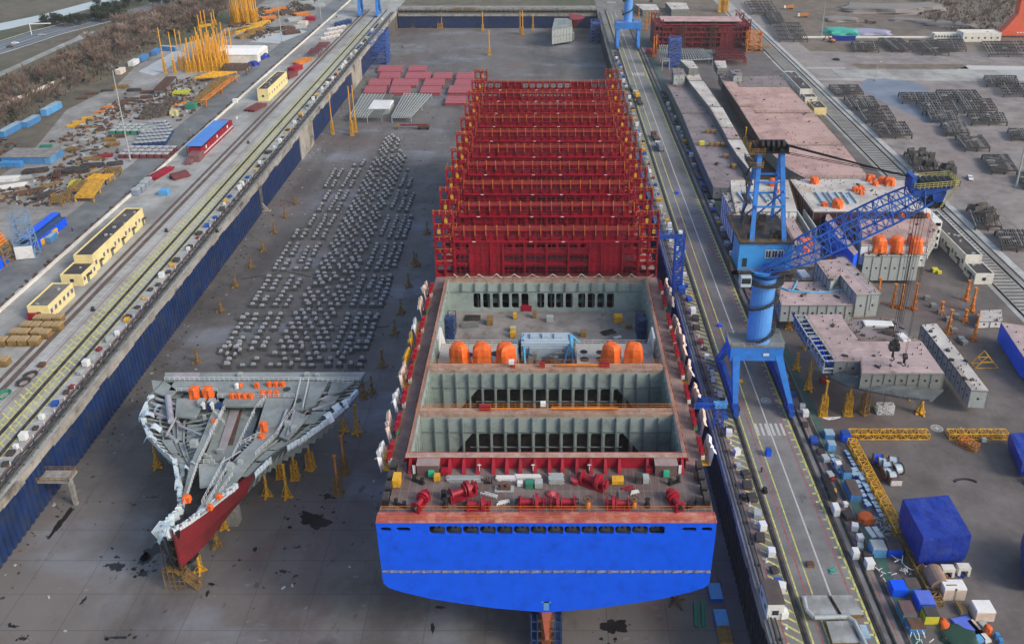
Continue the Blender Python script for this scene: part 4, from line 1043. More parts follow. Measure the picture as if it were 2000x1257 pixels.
for i in range(900):
 x, y = rnd(XL+3,-34), rnd(125,660)
 if i % 3 == 0: x = XL+1.5+abs(R.gauss(0,3))
 b.obox(x,y,0,rnd(.15,.9),rnd(.12,.5),rnd(.05,.3),rnd(0,3),R.choice((0,0,1,2)))
o = b.build('floor_debris', [dark, rust, greyl]); tag(o, 'tiny scraps and debris scattered over the dock floor', 'debris', None, 'stuff')
for pts in (((400,790),(470,776),(540,783),(610,770),(690,775)),((470,545),(560,530),(640,548),(700,540)),((585,640),(640,632),(700,645),(760,636))):
 P = [Vector(G(*q,.1)) for q in pts]; b = WB(tuple(P[0])); b.path(P, .12, 5); o = b.build('hose', black); tag(o, 'thin black hose lying on the dock floor', 'hose', 'black hoses on the dock floor')
# big blue jib crane
CO = (53.7, 188., YZ)
crane = thing('jib_crane', 'tall blue portal jib crane with long lattice boom swung right over the block yard', 'crane', CO)
LX, RX = 46.9, 60.6
def cb(): return WB(CO)
for s, X in ((-1, LX), (1, RX)):
 b = cb()
 xo = X-.6; xi = X+.6; tx = -.4 if s < 0 else -4.2
 for y0, y1, sy in ((181.2, 183.4, -1), (184.2, 186.4, 1)):
  yb = (178.8, 180.6) if sy < 0 else (198.6, 200.4)
  b.hexa([(xo,yb[0],17.2),(xi,yb[0],17.2),(xi,yb[1],17.2),(xo,yb[1],17.2),(X+tx-1.,y0,31.8),(X+tx+1.,y0,31.8),(X+tx+1.,y1,31.8),(X+tx-1.,y1,31.8)])
 b.build('leg', cblue, crane)
 b = cb(); b.box(X-.8,X+.8,178.6,200.6,16.2,17.4); b.box(X-.6,X+.6,181,196,17.4,18.3); o = b.build('sill_beam', cblued, crane)
 b = cb()
 for y in (177.6,179.4,181.2,197.9,199.8,201.6):
  b.box(X-.7,X+.7,y-.75,y+.75,15.0,16.4)
  b.cyl((X-.35,y-.45,14.75),(X+.35,y-.45,14.75),.42,.42,10); b.cyl((X-.35,y+.45,14.75),(X+.35,y+.45,14.75),.42,.42,10)
 b.build('bogie', cblued, crane)
b = cb(); b.box(45.0,57.9,180.9,187.2,28.5,32.3); b.build('portal_beam', cblue, crane)
b = cb(); b.box(44.8,58.1,180.7,187.4,32.3,32.45); b.build('deck', grey, crane)
b = cb(); b.rail([(44.9,180.8,32.45),(58.0,180.8,32.45),(58.0,187.3,32.45),(44.9,187.3,32.45),(44.9,180.8,32.45)],1.1,1.6,.05); b.build('guard_rail', greyl, crane)
b = cb(); b.box(53.0,54.4,180.8,180.89,29.9,30.6);
for i, w_ in enumerate((.3,.12,.3)): b.box(53.05+i*.5,53.05+i*.5+w_,180.72,180.8,30,30.5)
b.build('number_plate', white, crane)
CX, CY = 52.3, 184.4
b = cb(); b.cyl((CX,CY,32.4),(CX,CY,50.3),2.85,2.75,24); o = b.build('column', mat('column_blue', (.10,.32,.78), .4, var=.1, scale=.3, dirt=(.06,.2,.5), damt=.3), crane)
b = cb(); b.cyl((CX,CY,50.3),(CX,CY,51.6),2.8,4.0,24); b.cyl((CX,CY,51.6),(CX,CY,52.2),4.0,4.0,24); b.build('slewing_ring', cblued, crane)
b = cb()
for k in range(24):
 a, c = 2*PI*k/24, 2*PI*(k+1)/24
 for z in (0,.55,1.1): b.beam((CX+4.6*math.cos(a),CY+4.6*math.sin(a),49.3+z),(CX+4.6*math.cos(c),CY+4.6*math.sin(c),49.3+z),.08,.08)
 b.beam((CX+4.6*math.cos(a),CY+4.6*math.sin(a),49.1),(CX+4.6*math.cos(a),CY+4.6*math.sin(a),50.4),.08,.08)
 b.face([(CX+2.8*math.cos(a),CY+2.8*math.sin(a),49.1),(CX+4.6*math.cos(a),CY+4.6*math.sin(a),49.1),(CX+4.6*math.cos(c),CY+4.6*math.sin(c),49.1),(CX+2.8*math.cos(c),CY+2.8*math.sin(c),49.1)])
b.build('ring_walkway', dark, crane)
b = cb(); n = 60
for k in range(n):
 a = -2.6+k*.19; z = 32.6+k*.28; c = a+.19
 P = lambda r, t, zz: (CX+r*math.cos(t), CY+r*math.sin(t), zz)
 b.hexa([P(2.9,a,z),P(3.9,a,z),P(3.9,c,z),P(2.9,c,z),P(2.9,a,z+.14),P(3.9,a,z+.14),P(3.9,c,z+.14),P(2.9,c,z+.14)])
 b.beam(P(3.9,a,z),P(3.9,a,z+1.0),.05,.05); b.beam(P(3.9,a,z+1.0),P(3.9,c,z+1.28),.09,.09); b.beam(P(3.9,a,z+.5),P(3.9,c,z+.78),.06,.06)
b.build('spiral_stair', dark, crane)
class UB(WB):
 def build(s, *k, **q): s.v = [(x-1.6+(x-52)*-.12, y-1.4 if y < 186 else y-3.2, z+2.8-(max(0,z-57)*.07)) for x,y,z in s.v]; return WB.build(s, *k, **q)
def cu(): return UB(CO)
b = cu(); b.box(45.9,60.0,183.6,192.0,50.0,57.0); b.box(49.5,57,192,201,50.2,56.5); b.cyl((CX,CY,49.4),(CX,CY,50.2),3.0,3.4,20); o = b.build('machine_house', mat('house_blue', (.05,.30,.72), .45, var=.1, scale=.3, dirt=(.05,.15,.3), damt=.25), crane)
b = cu()
for i in range(3): b.box(53.0+i*1.7,54.3+i*1.7,183.5,183.58,53.4,55.2)
b.box(47.0,48.2,183.5,183.58,51.0,53.2); b.build('window', glass, o).location = (0,0,0)
b = cu()
for i in range(3):
 x = 53.0+i*1.7; b.box(x-.12,x,183.45,183.6,53.3,55.3); b.box(x+1.3,x+1.42,183.45,183.6,53.3,55.3); b.box(x-.12,x+1.42,183.45,183.6,55.2,55.32); b.box(x-.12,x+1.42,183.45,183.6,53.28,53.4); b.box(x+.6,x+.68,183.45,183.6,53.4,55.2)
b.build('window_frame', white, o)
b = cu(); b.box(45.7,60.2,183.2,201.2,57.0,57.2); b.build('house_roof', dark, crane)
b = cu(); b.rail([(45.8,183.3,57.2),(60.1,183.3,57.2),(60.1,201,57.2),(45.8,201,57.2),(45.8,183.3,57.2)],1.1,1.5,.05,mids=2)
b.rail([(44.4,183,50),(44.4,192,50)],1.1,1.4,.05); b.rail([(46,182.2,50),(61,182.2,50)],1.1,1.4,.05)
b.build('guard_rail', yeld, crane)
b = cu(); b.box(44.2,61.2,182.0,183.6,49.7,49.95); b.box(44.2,45.9,182,193,49.7,49.95); b.build('walkway', dark, crane)
b = cu(); b.box(46.4,49.2,180.8,183.4,47.0,49.6); o = b.build('cab', mat('cab_white', (.45,.55,.6), .5, var=.15), crane)
b = cu(); b.box(46.6,49.0,180.74,180.8,47.9,49.3); b.box(49.2,49.26,181,183.2,47.9,49.3); b.build('window', glass, o)
b = cu()
for i in range(10):
 x = 46.8+rnd(0,11.5); y = 184.5+rnd(0,14); b.box(x,x+rnd(.6,2),y,y+rnd(.6,2),57.2,57.9+rnd(0,1.2))
b.build('roof_equipment', dark, crane)
b = cu()
for x0, y0, x1, y1 in ((49.2,185.4,50.2,190.6),(57.8,185.4,56.0,190.6)): b.beam((x0,y0,57.1),(x1,y1,79.5),1.25,1.25)
for x0, y0, x1, y1 in ((49.2,198.6,50.2,191.8),(57.8,198.6,56.0,191.8)): b.beam((x0,y0,57.1),(x1,y1,79.5),.7,.7)
for z, k in ((66,.4),(72,.67)):
 xa, xb = 49.2+k, 57.8-1.8*k; ya = 185.4+5.2*k; yb = 198.6-6.8*k
 for p, q in (((xa,ya),(xb,ya)),((xa,yb),(xb,yb)),((xa,ya),(xa,yb)),((xb,ya),(xb,yb))): b.beam((*p,z),(*q,z),.4,.4)
b.beam((49.3,198,58),(49.8,187.7,66),.35,.35); b.beam((57.6,198,58),(57.2,187.7,66),.35,.35); b.beam((52.5,198,58),(57.0,188,70),.35,.35)
b.build('mast', cblue, crane)
b = cu(); b.box(48.6,57.6,189,193.4,79.4,79.7);
for x in (48.8,51.0,53.4,55.4,57.3): b.box(x-.2,x+.2,189.6,192.8,79.7,81.2)
for i in range(5): b.cyl((50.2+i*1.35,190.3,81.4),(50.9+i*1.35,190.3,81.4),1.15,1.15,12); b.cyl((50.2+i*1.35,192.2,80.9),(50.9+i*1.35,192.2,80.9),.95,.95,12)
b.build('mast_head', black, crane)
b = cu(); b.rail([(47.4,188.6,79.6),(51.2,188.6,79.6),(51.2,194,79.6),(47.4,194,79.6),(47.4,188.6,79.6)],1.2,1.0,.06,mids=2); b.rail([(47.4,188.6,76),(51.2,188.6,76),(51.2,194,76),(47.4,194,76),(47.4,188.6,76)],1.2,1.0,.06); b.box(47.4,51.2,188.6,194,75.9,76); b.box(47.4,51.2,188.6,194,79.4,79.5); b.build('guard_rail', yeld, crane)
b = cu()
for k in range(4):
 z = 57.4+k*5; x = 47.6; y = 188+(k%2)*3;
 b.beam((x,188,z),(x,192,z+4.6) if k%2==0 else (x,188,z+4.6),.25,.5) if k%2==0 else b.beam((x,192,z),(x,188,z+4.6),.25,.5)
 b.box(47,48.4,187,193,z+4.6,z+4.7)
 b.rail([(47,187,z+4.7),(47,193,z+4.7)],1.0,1.2,.05)
b.build('stair', dark, crane)
P0 = Vector((50.2,181.6,52.8)); P1 = Vector((83.0,175.2,75.8))
b = cb(); ax = (P1-P0).normalized(); up = Vector((0,0,1)); sd = ax.cross(up).normalized(); bu = sd.cross(ax).normalized()
def bp(t, u, v):
 w = 1.6+3.2*min(1,t/.25); h = .9+4.2*min(1,t/.3)*(1 if t < .8 else 1-.35*(t-.8)/.2)
 if t > .92: w *= 1
 return P0.lerp(P1, t)+sd*(u*w/2)+bu*(v*h/2)
N_ = 22; ts = [i/N_ for i in range(N_+1)]
for t0, t1 in zip(ts, ts[1:]):
 for u, v in ((-1,-1),(1,-1),(1,1),(-1,1)): b.beam(bp(t0,u,v), bp(t1,u,v), .36, .36)
 k = round(t0*N_) % 2
 for u in (-1,1): b.beam(bp(t0,u,-1 if k else 1), bp(t1,u,1 if k else -1), .2, .2); b.beam(bp(t0,u,-1), bp(t0,u,1), .14, .14)
 for v in (-1,1): b.beam(bp(t0,-1 if k else 1,v), bp(t1,1 if k else -1,v), .18, .18); b.beam(bp(t0,-1,v), bp(t0,1,v), .14, .14)
b.build('boom', mat('boom_lattice', (.025,.13,.55), .45, var=.25, scale=.5, dirt=(.02,.06,.25), damt=.3, dscale=.8), crane)
b = cb()
for t0, t1 in zip(ts[:-1], ts[1:]):
 p, q = bp(t0,-.25,-.1), bp(t1,-.25,-.1); b.beam(p, q, .5, .06)
 for z in (.5,1.0): b.beam(p+Vector((0,0,z)), q+Vector((0,0,z)), .05, .05)
 b.beam(p, p+Vector((0,0,1.0)), .05, .05)
b.build('boom_walkway', MATS['column_blue'], crane)
hd = P1
b = cb()
b.hexa([hd+Vector(v) for v in ((-3.2,-1.9,-.8),(3,-1.9,.9),(3,1.9,.9),(-3.2,1.9,-.8),(-4,-2,1.0),(4.6,-2,1.7),(4.6,2,1.7),(-4,2,1.0))])
b.hexa([hd+Vector(v) for v in ((1.6,-1.2,-2.6),(3.2,-1.2,-2.4),(3.2,1.2,-2.4),(1.6,1.2,-2.6),(.6,-1.5,0),(3.6,-1.5,.6),(3.6,1.5,.6),(.6,1.5,0))])
b.box(hd.x-4.4,hd.x-3.4,hd.y-1.8,hd.y+1.8,hd.z+.8,hd.z+4.0)
b.build('boom_head', cblued, crane)
b = cb()
for i in range(6): b.cyl((hd.x-2+i*1.3,hd.y-1.5,hd.z+2.4),(hd.x-2+i*1.3,hd.y+1.5,hd.z+2.4),.75,.75,12)
for i in range(3): b.cyl((hd.x+.4+i*1.3,hd.y-1.9,hd.z-2.6),(hd.x+.4+i*1.3,hd.y+1.9,hd.z-2.6),.7,.7,12)
b.build('sheave', black, crane)
b = cb(); z = hd.z+2.1
b.rail([(hd.x-3.8,hd.y-2.8,z-.6),(hd.x+5.4,hd.y-2.8,z+.2),(hd.x+5.4,hd.y+2.8,z+.2),(hd.x-3.8,hd.y+2.8,z-.6),(hd.x-3.8,hd.y-2.8,z-.6)],1.4,.9,.07,mids=2)
b.rail([(hd.x+2.4,hd.y-2.4,z-5.4),(hd.x+5.4,hd.y-2.4,z-.4)],1.0,.8,.06); b.build('guard_rail', mat('rail_yellow', (.42,.38,.14), .6), crane)
b = cb()
for k, (dx, dy) in enumerate(((0,-.9),(0,-.4),(0,.3),(0,.9))):
 b.cyl((54.6,188+dy*1.2,82.6-k*.35),(hd.x-1,hd.y+dy,hd.z+2.8-k*.2),.10,.10,5)
for dy in (-.6,.6): b.cyl((54.6,188+dy,80.2),(hd.x-4,hd.y+dy,hd.z+3.6),.08,.08,5)
b.build('luffing_cable', black, crane)
hx_, hy_ = 82.7, 176.6
b = cb()
for dx, dy in ((-.5,-.5),(-.15,-.5),(.2,-.5),(.5,-.5),(-.5,.5),(-.15,.5),(.2,.5),(.5,.5)): b.cyl((hx_+dx,hy_+dy,36.4),(hx_+dx*2.4,hy_+dy*2,hd.z-2),.045,.045,4)
for dx in (-.15,.15): b.cyl((hx_+3.0+dx,hy_,33),(hx_+3.0+dx,hy_,hd.z),.045,.045,4)
b.cyl((hx_-.1,hy_,17),(hx_-.1,hy_,34),.06,.06,4)
b.build('hoist_rope', black, crane)
b = cb(); b.box(hx_-1.0,hx_+1.0,hy_-.7,hy_+.7,34.4,36.4); b.cyl((hx_-1.1,hy_,35.2),(hx_-.5,hy_,35.2),.9,.9,12); b.cyl((hx_+.5,hy_,35.2),(hx_+1.1,hy_,35.2),.9,.9,12); b.cyl((hx_,hy_,34.4),(hx_,hy_,32.6),.18,.35,8)
b.path([Vector((hx_+.5*math.sin(a),hy_,31.9+.5*math.cos(a))) for a in [i*.5 for i in range(10)]], .16, 6); b.build('hook_block', black, crane)
b = cb(); X = hx_+3.0; b.cyl((X-.4,hy_,32.6),(X+.4,hy_,32.6),.75,.75,12); b.cyl((X,hy_,32.2),(X,hy_,30.8),.3,.35,8); b.path([Vector((X+.4*math.sin(a),hy_,30.3+.4*math.cos(a))) for a in [i*.5 for i in range(10)]], .13, 6); b.build('hook_block', black, crane)
# far cranes
def far_crane(x, y, label, rail_r, h=13, col=True):
 t = thing('jib_crane', label, 'crane', (x,y,YZ)); g = 13.7/2
 b = MB()
 for s in (-1,1):
  b.hexa([(s*g-.8,-8,1.5),(s*g+.8,-8,1.5),(s*g+.8,-6,1.5),(s*g-.8,-6,1.5),(s*g-1,-4,h),(s*g+1,-4,h),(s*g+1,-1,h),(s*g-1,-1,h)])
  b.hexa([(s*g-.8,6,1.5),(s*g+.8,6,1.5),(s*g+.8,8,1.5),(s*g-.8,8,1.5),(s*g-1,1,h),(s*g+1,1,h),(s*g+1,4,h),(s*g-1,4,h)])
  b.box(s*g-.7,s*g+.7,-9,9,.9,2.2)
 b.build('leg', cblue, t)
 b = MB(); b.box(-g-1.6,g+1.6,-5,5,h,h+4); b.build('portal_beam', cblue, t)
 b = MB()
 for s in (-1,1):
  for yy_ in (-9,-7,7,9): b.box(s*g-.7,s*g+.7,yy_-.8,yy_+.8,.3,1.1)
 b.build('bogie', dark, t)
 if col:
  b = MB(); b.cyl((0,0,h+4),(0,0,h+30),2.9,2.7,20); b.build('column', MATS['column_blue'], t)
  b = MB()
  for k in range(90):
   a = k*.2; z = h+4+k*.28; b.box(3.4*math.cos(a)-.5,3.4*math.cos(a)+.5,3.4*math.sin(a)-.5,3.4*math.sin(a)+.5,z,z+.5)
  b.build('spiral_stair', dark, t)
  b = MB(); b.box(-7,7,-5,5,h+31,h+38); b.build('machine_house', MATS['house_blue'], t)
  b = MB(); b.rail([(-g-1.5,-5,h+4),(g+1.5,-5,h+4),(g+1.5,5,h+4),(-g-1.5,5,h+4),(-g-1.5,-5,h+4)],1.2,2,.08); b.build('guard_rail', greyl, t)
 return t
x,y,_ = G(1229,100); far_crane(53.7, G(1229,92)[1], 'far blue portal crane straddling the right crane rails near the top of the photo', 0)
y = G(690,30)[1]; far_crane((-132+-144.6)/2+1, y, 'distant blue crane portal on the left quay at the top edge of the photo', 0, 16)
x,y,_ = G(1990,76); t = thing('gantry_crane_leg', 'huge red-orange crane leg rising out of the top right corner', 'crane leg', (x+3,y+8,YZ))
m_go = mat('gantry_orange', (.62,.10,.045), .5, var=.12, scale=.1)
b = MB(); b.hexa([(-16,-4,0),(16,-4,0),(16,4,0),(-16,4,0),(-13,-4,5),(16,-4,5),(16,4,5),(-13,4,5)]); b.hexa([(-12,-3.5,5),(16,-3.5,5),(16,3.5,5),(-12,3.5,5),(-4,-3,16),(16,-3,16),(16,3,16),(-4,3,16)]); b.box(-4,16,-3,3,16,60); b.build('leg', m_go, t)
b = MB()
for i in range(12): b.box(-15+i*2.6,-13+i*2.6,-4.4,-4.02,.2,1.3)
b.build('bogie', dark, t)
b = MB()
for i in range(5): b.box(-3+i*2.0,-1.8+i*2.0,-4.1,-4.0,3,3.8);
b.build('sign', white, t)
# hull blocks on the right
m_pink = ground_mat('block_deck_primer', (.42,.32,.315), [((.35,.27,.27), .1, .5, .15, .7, (1,1)), ((.15,.11,.10), .2, .6, .08, .7, (1,1)), ((.45,.36,.33), .3, .64, .08, .5, (1,1)), ((.07,.06,.06), 1.3, .70, .02, .8, (1,1))],
     joints=(30, 1.55, .07, (.16,.12,.12), .6))
m_pinkd = ground_mat('block_deck_worn', (.22,.185,.19), [((.23,.195,.20), .1, .5, .15, .7, (1,1)), ((.10,.075,.07), .2, .6, .08, .7, (1,1)), ((.33,.30,.29), .5, .66, .05, .5, (1,1)), ((.06,.05,.05), 1.3, .70, .02, .8, (1,1))],
     joints=(2.4, 30, .07, (.25,.22,.22), .5))
m_pinkr = ground_mat('block_deck_rosy', (.42,.27,.24), [((.46,.32,.28), .06, .5, .15, .8, (1,1)), ((.36,.14,.11), .05, .6, .08, .6, (1,1)), ((.16,.12,.10), .3, .66, .05, .6, (1,1)), ((.5,.48,.45), .6, .68, .05, .6, (1,1))],
     joints=(1.9, 30, .08, (.52,.44,.41), .6))
m_wdeck = ground_mat('white_primed_deck', (.48,.45,.42), [((.56,.54,.51), .1, .5, .15, .7, (1,1)), ((.45,.30,.16), .12, .6, .1, .7, (1,1)), ((.16,.13,.11), .5, .63, .05, .7, (1,1))])
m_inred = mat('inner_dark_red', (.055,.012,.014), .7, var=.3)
def ctr(P): return (sum(p[0] for p in P)/len(P), sum(p[1] for p in P)/len(P))
def hblock(label, pieces, cat='hull block', zb=None, name='hull_block', rails=True, holes=True, group=None, bits=6):
 """pieces: (pixel outline, top level, bottom level, deck material, side material)"""
 allp = [G(x,y,pc[1])[:2] for pc in pieces for x,y in pc[0]]; cx_, cy_ = ctr(allp)
 o0 = (cx_, cy_, min(pc[2] for pc in pieces)); t = thing(name, label, cat, o0, 0, group)
 for k, pc in enumerate(pieces):
  P = [G(x,y,pc[1])[:2] for x,y in pc[0]]
  ar = sum(P[i][0]*P[(i+1)%len(P)][1]-P[(i+1)%len(P)][0]*P[i][1] for i in range(len(P)))
  if ar < 0: P = P[::-1]
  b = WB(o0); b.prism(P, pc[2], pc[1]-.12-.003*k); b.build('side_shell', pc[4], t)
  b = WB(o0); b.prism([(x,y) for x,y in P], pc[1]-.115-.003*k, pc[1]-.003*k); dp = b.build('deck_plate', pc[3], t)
  H = pc[1]-pc[2]
  if holes and H > 1.5:
   b = WB(o0); c = WB(o0)
   for i in range(len(P)):
    p, q = Vector((*P[i],0)), Vector((*P[(i+1)%len(P)],0)); d = q-p; L = d.length
    if L < 2.5: continue
    d.normalize(); nn = Vector((d.y,-d.x,0)); m = int(L/2.6)
    for j in range(m):
     s = p+d*((j+.5)*L/m)
     for u, r_ in ((.5, .34),):
      z = pc[2]+H*u; e = s+nn*.0
      c.cyl((e.x-nn.x*.02,e.y-nn.y*.02,z), (e.x+nn.x*.04,e.y+nn.y*.04,z), r_, r_, 8)
     s2 = p+d*(j*L/m); b.beam((s2.x+nn.x*.08,s2.y+nn.y*.08,pc[2]+.1),(s2.x+nn.x*.08,s2.y+nn.y*.08,pc[1]-.2),.16,.16)
    b.beam((p.x+nn.x*.05,p.y+nn.y*.05,pc[1]-.35),(q.x+nn.x*.05,q.y+nn.y*.05,pc[1]-.35),.1,.22)
   if c.f: c.build('lightening_hole', black, t)
   if b.f: b.build('stiffener', grey, t)
  if rails:
   b = WB(o0)
   for i in range(len(P)):
    p, q = P[i], P[(i+1)%len(P)]
    if math.dist(p,q) > 5 and R.random() < .6: b.rail([(*p,pc[1]),(*q,pc[1])],1.1,2.5,.03)
   if b.f: b.build('guard_rail', yeld, t)
  b = WB(o0); n = 0
  x0, x1 = min(p[0] for p in P), max(p[0] for p in P); y0, y1 = min(p[1] for p in P), max(p[1] for p in P)
  for _ in range(int(bits*3)):
   x, y = rnd(x0,x1), rnd(y0,y1)
   if inside(x,y,P):
    if R.random() < .85: b.box(x,x+.12,y,y+.3,pc[1],pc[1]+.45)
    else: b.obox(x,y,pc[1],rnd(.5,1.6),rnd(.3,.8),rnd(.2,.6),rnd(0,3))
  if b.f: b.build('lifting_lug', dark, t)
 return t
def hprops(px_list, zt, label, group, proto=None, s=None):
 for q in px_list: put(proto or pr_y, q[0], q[1], label, group, z=YZ, s=(zt-YZ)/((9.2) if (proto or pr_y) is pr_y else (10.7)))
GS = grey
Zl, Zr, Z2 = 20., 23.2, 23.5
lowu = [(((1298,158),(1341,158),(1344,169),(1305,169)),'small'),(((1306,170),(1345,170),(1384,220.5),(1331,220.5)),'second'),(((1332,222),(1385,222),(1419,284.5),(1357,284.5)),'third'),(((1358,286),(1420,286),(1468,366),(1394,366)),'fourth')]
names = ['farthest short low deck unit','second low deck unit from the far end','third low deck unit, with yellow boxes','nearest low deck unit']
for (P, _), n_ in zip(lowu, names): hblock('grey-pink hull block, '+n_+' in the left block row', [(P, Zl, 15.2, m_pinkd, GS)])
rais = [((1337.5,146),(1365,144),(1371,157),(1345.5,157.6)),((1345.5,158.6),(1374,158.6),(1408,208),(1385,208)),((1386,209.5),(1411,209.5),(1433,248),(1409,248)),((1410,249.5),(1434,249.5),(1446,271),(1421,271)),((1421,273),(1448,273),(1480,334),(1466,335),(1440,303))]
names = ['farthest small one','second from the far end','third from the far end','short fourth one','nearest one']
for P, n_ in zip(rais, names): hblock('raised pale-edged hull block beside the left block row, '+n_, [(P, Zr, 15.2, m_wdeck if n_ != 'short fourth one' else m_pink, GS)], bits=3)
Z2s = [((1404,145),(1433,145),(1437,157.7),(1411,158)),((1440,150),(1527,148),(1541,168.6),(1443,168.6)),((1411,159.2),(1439,159.2),(1443,170),(1541.5,170),(1590,220.3),(1474,220.3),(1466,208.5),(1445,208.5)),
  ((1445,209.6),(1466,209.6),(1475,221.6),(1591,221.6),(1646,283),(1491,283)),((1492,284.5),(1647,284.5),(1698,348),(1573,348),(1540,330))]
names = ['small corner piece at its far left','grey-striped piece at its far end','broad second piece with pinkest patch','broad third piece beyond the crane mast','nearest piece behind the crane mast']
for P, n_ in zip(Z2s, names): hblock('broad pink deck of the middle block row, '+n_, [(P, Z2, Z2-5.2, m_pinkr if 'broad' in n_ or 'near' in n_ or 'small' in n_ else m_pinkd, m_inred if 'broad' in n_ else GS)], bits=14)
hprops([(1414,178),(1424,196),(1433,212),(1443,232),(1455,252),(1468,275),(1480,300)], Z2-5.3, 'dark prop in the gap under the left side of the broad pink deck', 'props under the broad pink deck', pr_r)
hprops([(1540,190),(1600,240),(1640,290),(1530,250),(1560,300)], Z2-5.3, 'prop hidden beneath the broad pink deck', 'props hidden under the broad pink deck', pr_r)
put(pr_l, 1454, 290, 'yellow lattice prop in the dark gap between two block rows', None, YZ, s=.95); put(pr_y, 1462, 318, 'yellow prop in the dark gap nearest the crane mast', None, YZ, s=1.)
for P, lab in ((((1328.6,118),(1353,119),(1364,133),(1346,133.5)),'left of two small white-roofed block houses at the far end of the block rows'),(((1395,119),(1417,119),(1420,132),(1402,133)),'right of two small white-roofed block houses at the far end of the block rows')):
 hblock(lab, [(P, 27, 22.6, m_wdeck, GS)], rails=False, bits=3)
hblock('grey open-topped steel box at the far end of the left block row', [(((1313,134),(1335,134),(1338,145),(1316,146)), 26, 20, m_pinkd, greyl)], rails=False)
hblock('grey open-topped steel box at the far end of the middle block row', [(((1424,136),(1446,136),(1450,147),(1433,147)), 27, 23, m_pinkd, greyl)], rails=False)
def cargo_box(w, l, h, m, ml=None, name='steel_box'):
 t = thing(name, 'x', 'box'); b = MB(); b.box(-w/2,w/2,-l/2,l/2,.12,h*.86)
 for i in range(3): b.box(-w/2-.03,w/2+.03,-l/2+l*(i+.5)/3-.05,-l/2+l*(i+.5)/3+.05,.1,h*.84)
 b.build('body', m, t)
 b = MB(); b.obox(0,0,h*.86,w+.1,l+.1,h*.14,0,0,.93); b.build('lid', ml or m, t)
 b = MB(); b.box(-w/2*.8,-w/2*.6,-l/2,l/2,0,.12); b.box(w/2*.6,w/2*.8,-l/2,l/2,0,.12); b.build('skid', dark, t)
 return t
BX = {}
def box_at(key, px_, py_, label, group=None, z=YZ, rz=0, s=None, cat=None, dims=None, m=None, ml=None, name='steel_box'):
 if key not in BX:
  t = cargo_box(*dims, m, ml, name); BX[key] = t; kids(t); first = True
 else: t = BX[key]; first = False
 loc = G(px_, py_, z)
 if not first:
  t = dup(t, loc, rz)
  if 'group' in t: del t['group']
 t.location = loc; t.rotation_euler.z = rz
 tag(t, label, cat, group)
 if s: t.scale = s if hasattr(s,'__len__') else (s,)*3
 return t
for i,(x_,y_) in enumerate(((1382,260),(1393,260))): box_at('yb', x_, y_, ('left' if i==0 else 'right')+' brown-yellow box of the pair in the middle of the left deck row', None, Zl, dims=(2.1,1.8,1.7), m=yeld)
for i,(x_,y_) in enumerate(((1389.5,285),(1401,285),(1412,286))): box_at('yb', x_, y_, ('left','middle','right')[i]+' brown-yellow box of three on the joint in the left deck row', None, Zl)
box_at('yb2', 1370.5, 283, 'bright yellow box on the joint in the left deck row', None, Zl, dims=(2.2,1.8,1.7), m=mat('bright_yellow', (.62,.55,.04), .5, var=.15))
box_at('yb', 1417, 308, 'rusty box beside a red hose heap on the nearest low deck', None, Zl); box_at('yb', 1432, 328, 'rusty box by the wall on the nearest low deck', None, Zl, rz=.4)
x,y,_ = G(1400,322,Zl); b = MB(); b.cyl((0,0,0),(0,0,.9),1.0,.8,12); b.cyl((0,0,.9),(0,0,1.2),.4,.4,10); o = b.build('winch_drum', dark, None, (x,y,Zl)); tag(o, 'dark round drum on the nearest low grey deck', 'drum')
m_side = greyl
hblock('white-topped block with troughs, left of the dark red wall behind the crane', [(((1427,352),(1539,351),(1557,412),(1437,413),(1428,376)), 27, 22, m_wdeck, white),(((1411,377),(1428,376),(1437,413),(1434,423)), 26.4, 16, m_wdeck, white)], bits=16)
hblock('white-topped block with orange heaps and pale troughs, behind the crane boom', [(((1543,350),(1700,349),(1765,352),(1802,412),(1589,413)), 27, 16, m_wdeck, m_inred)], bits=22)
hblock('worn brown deck block directly behind the crane mast and machine house', [(((1437,416),(1557,415),(1602,480),(1600,520),(1460,520)), 22.5, 16, m_pinkd, GS)], bits=16)
hblock('brownish deck strip right of the crane mast, beside pale ribs', [(((1530,425),(1548,425),(1580,475),(1545,478)), 24.6, 22.6, m_pink, GS)], bits=3)
for i, (a, c) in enumerate((((1557,412),(1584,455)),((1570,410),(1596,448)))):
 A, C = Vector(G(*a,25)), Vector(G(*c,25)); b = WB(tuple(A)); b.beam(A, C, .5, .5); b.beam(A-Vector((0,0,2)), C-Vector((0,0,2)), .25, 4)
 o = b.build('rib_wall', greyl, None, tuple(A)); tag(o, ('left' if i==0 else 'right')+' pale ribbed wall plate standing behind the crane boom foot', 'steel plate')
for i, (P, lab) in enumerate(((((1616,414),(1641,446),(1636,452),(1612,428)),'upper blue hull side plate showing through the crane boom'),(((1641,447),(1676,492),(1668,498),(1630,455)),'lower deep blue hull side plate under the crane boom'))):
 hblock(lab, [(P, 26, 15.5, m_pink, blue)], cat='hull plate', rails=False, holes=False, bits=0, name='hull_plate')
hblock('pink deck block with three large orange hoods on its front ledge', [(((1676,428),(1818,427),(1832,443),(1812,478),(1682,478)), 27, 20, m_pinkr, white),(((1687,478),(1811,478),(1810,496),(1692,493)), 24.5, 20, m_wdeck, white),(((1688,494),(1795,495),(1797,499),(1688,499)), 24.3, 15.4, m_wdeck, greyl)], bits=12)
b = None
o0 = G(1817,470,16); t = thing('hull_block', 'white box-framed end block at the right end of the orange-hooded block', 'hull block', o0)
b = WB(o0)
for i in range(5):
 for j in range(4):
  x, y, z = o0[0]-2+0*i, o0[1]-6+i*3, 16+j*2.6
  b.box(x-1.2, x+2.0, y, y+2.4, z, z+2.3)
b.build('frame_box', white, t); b = WB(o0)
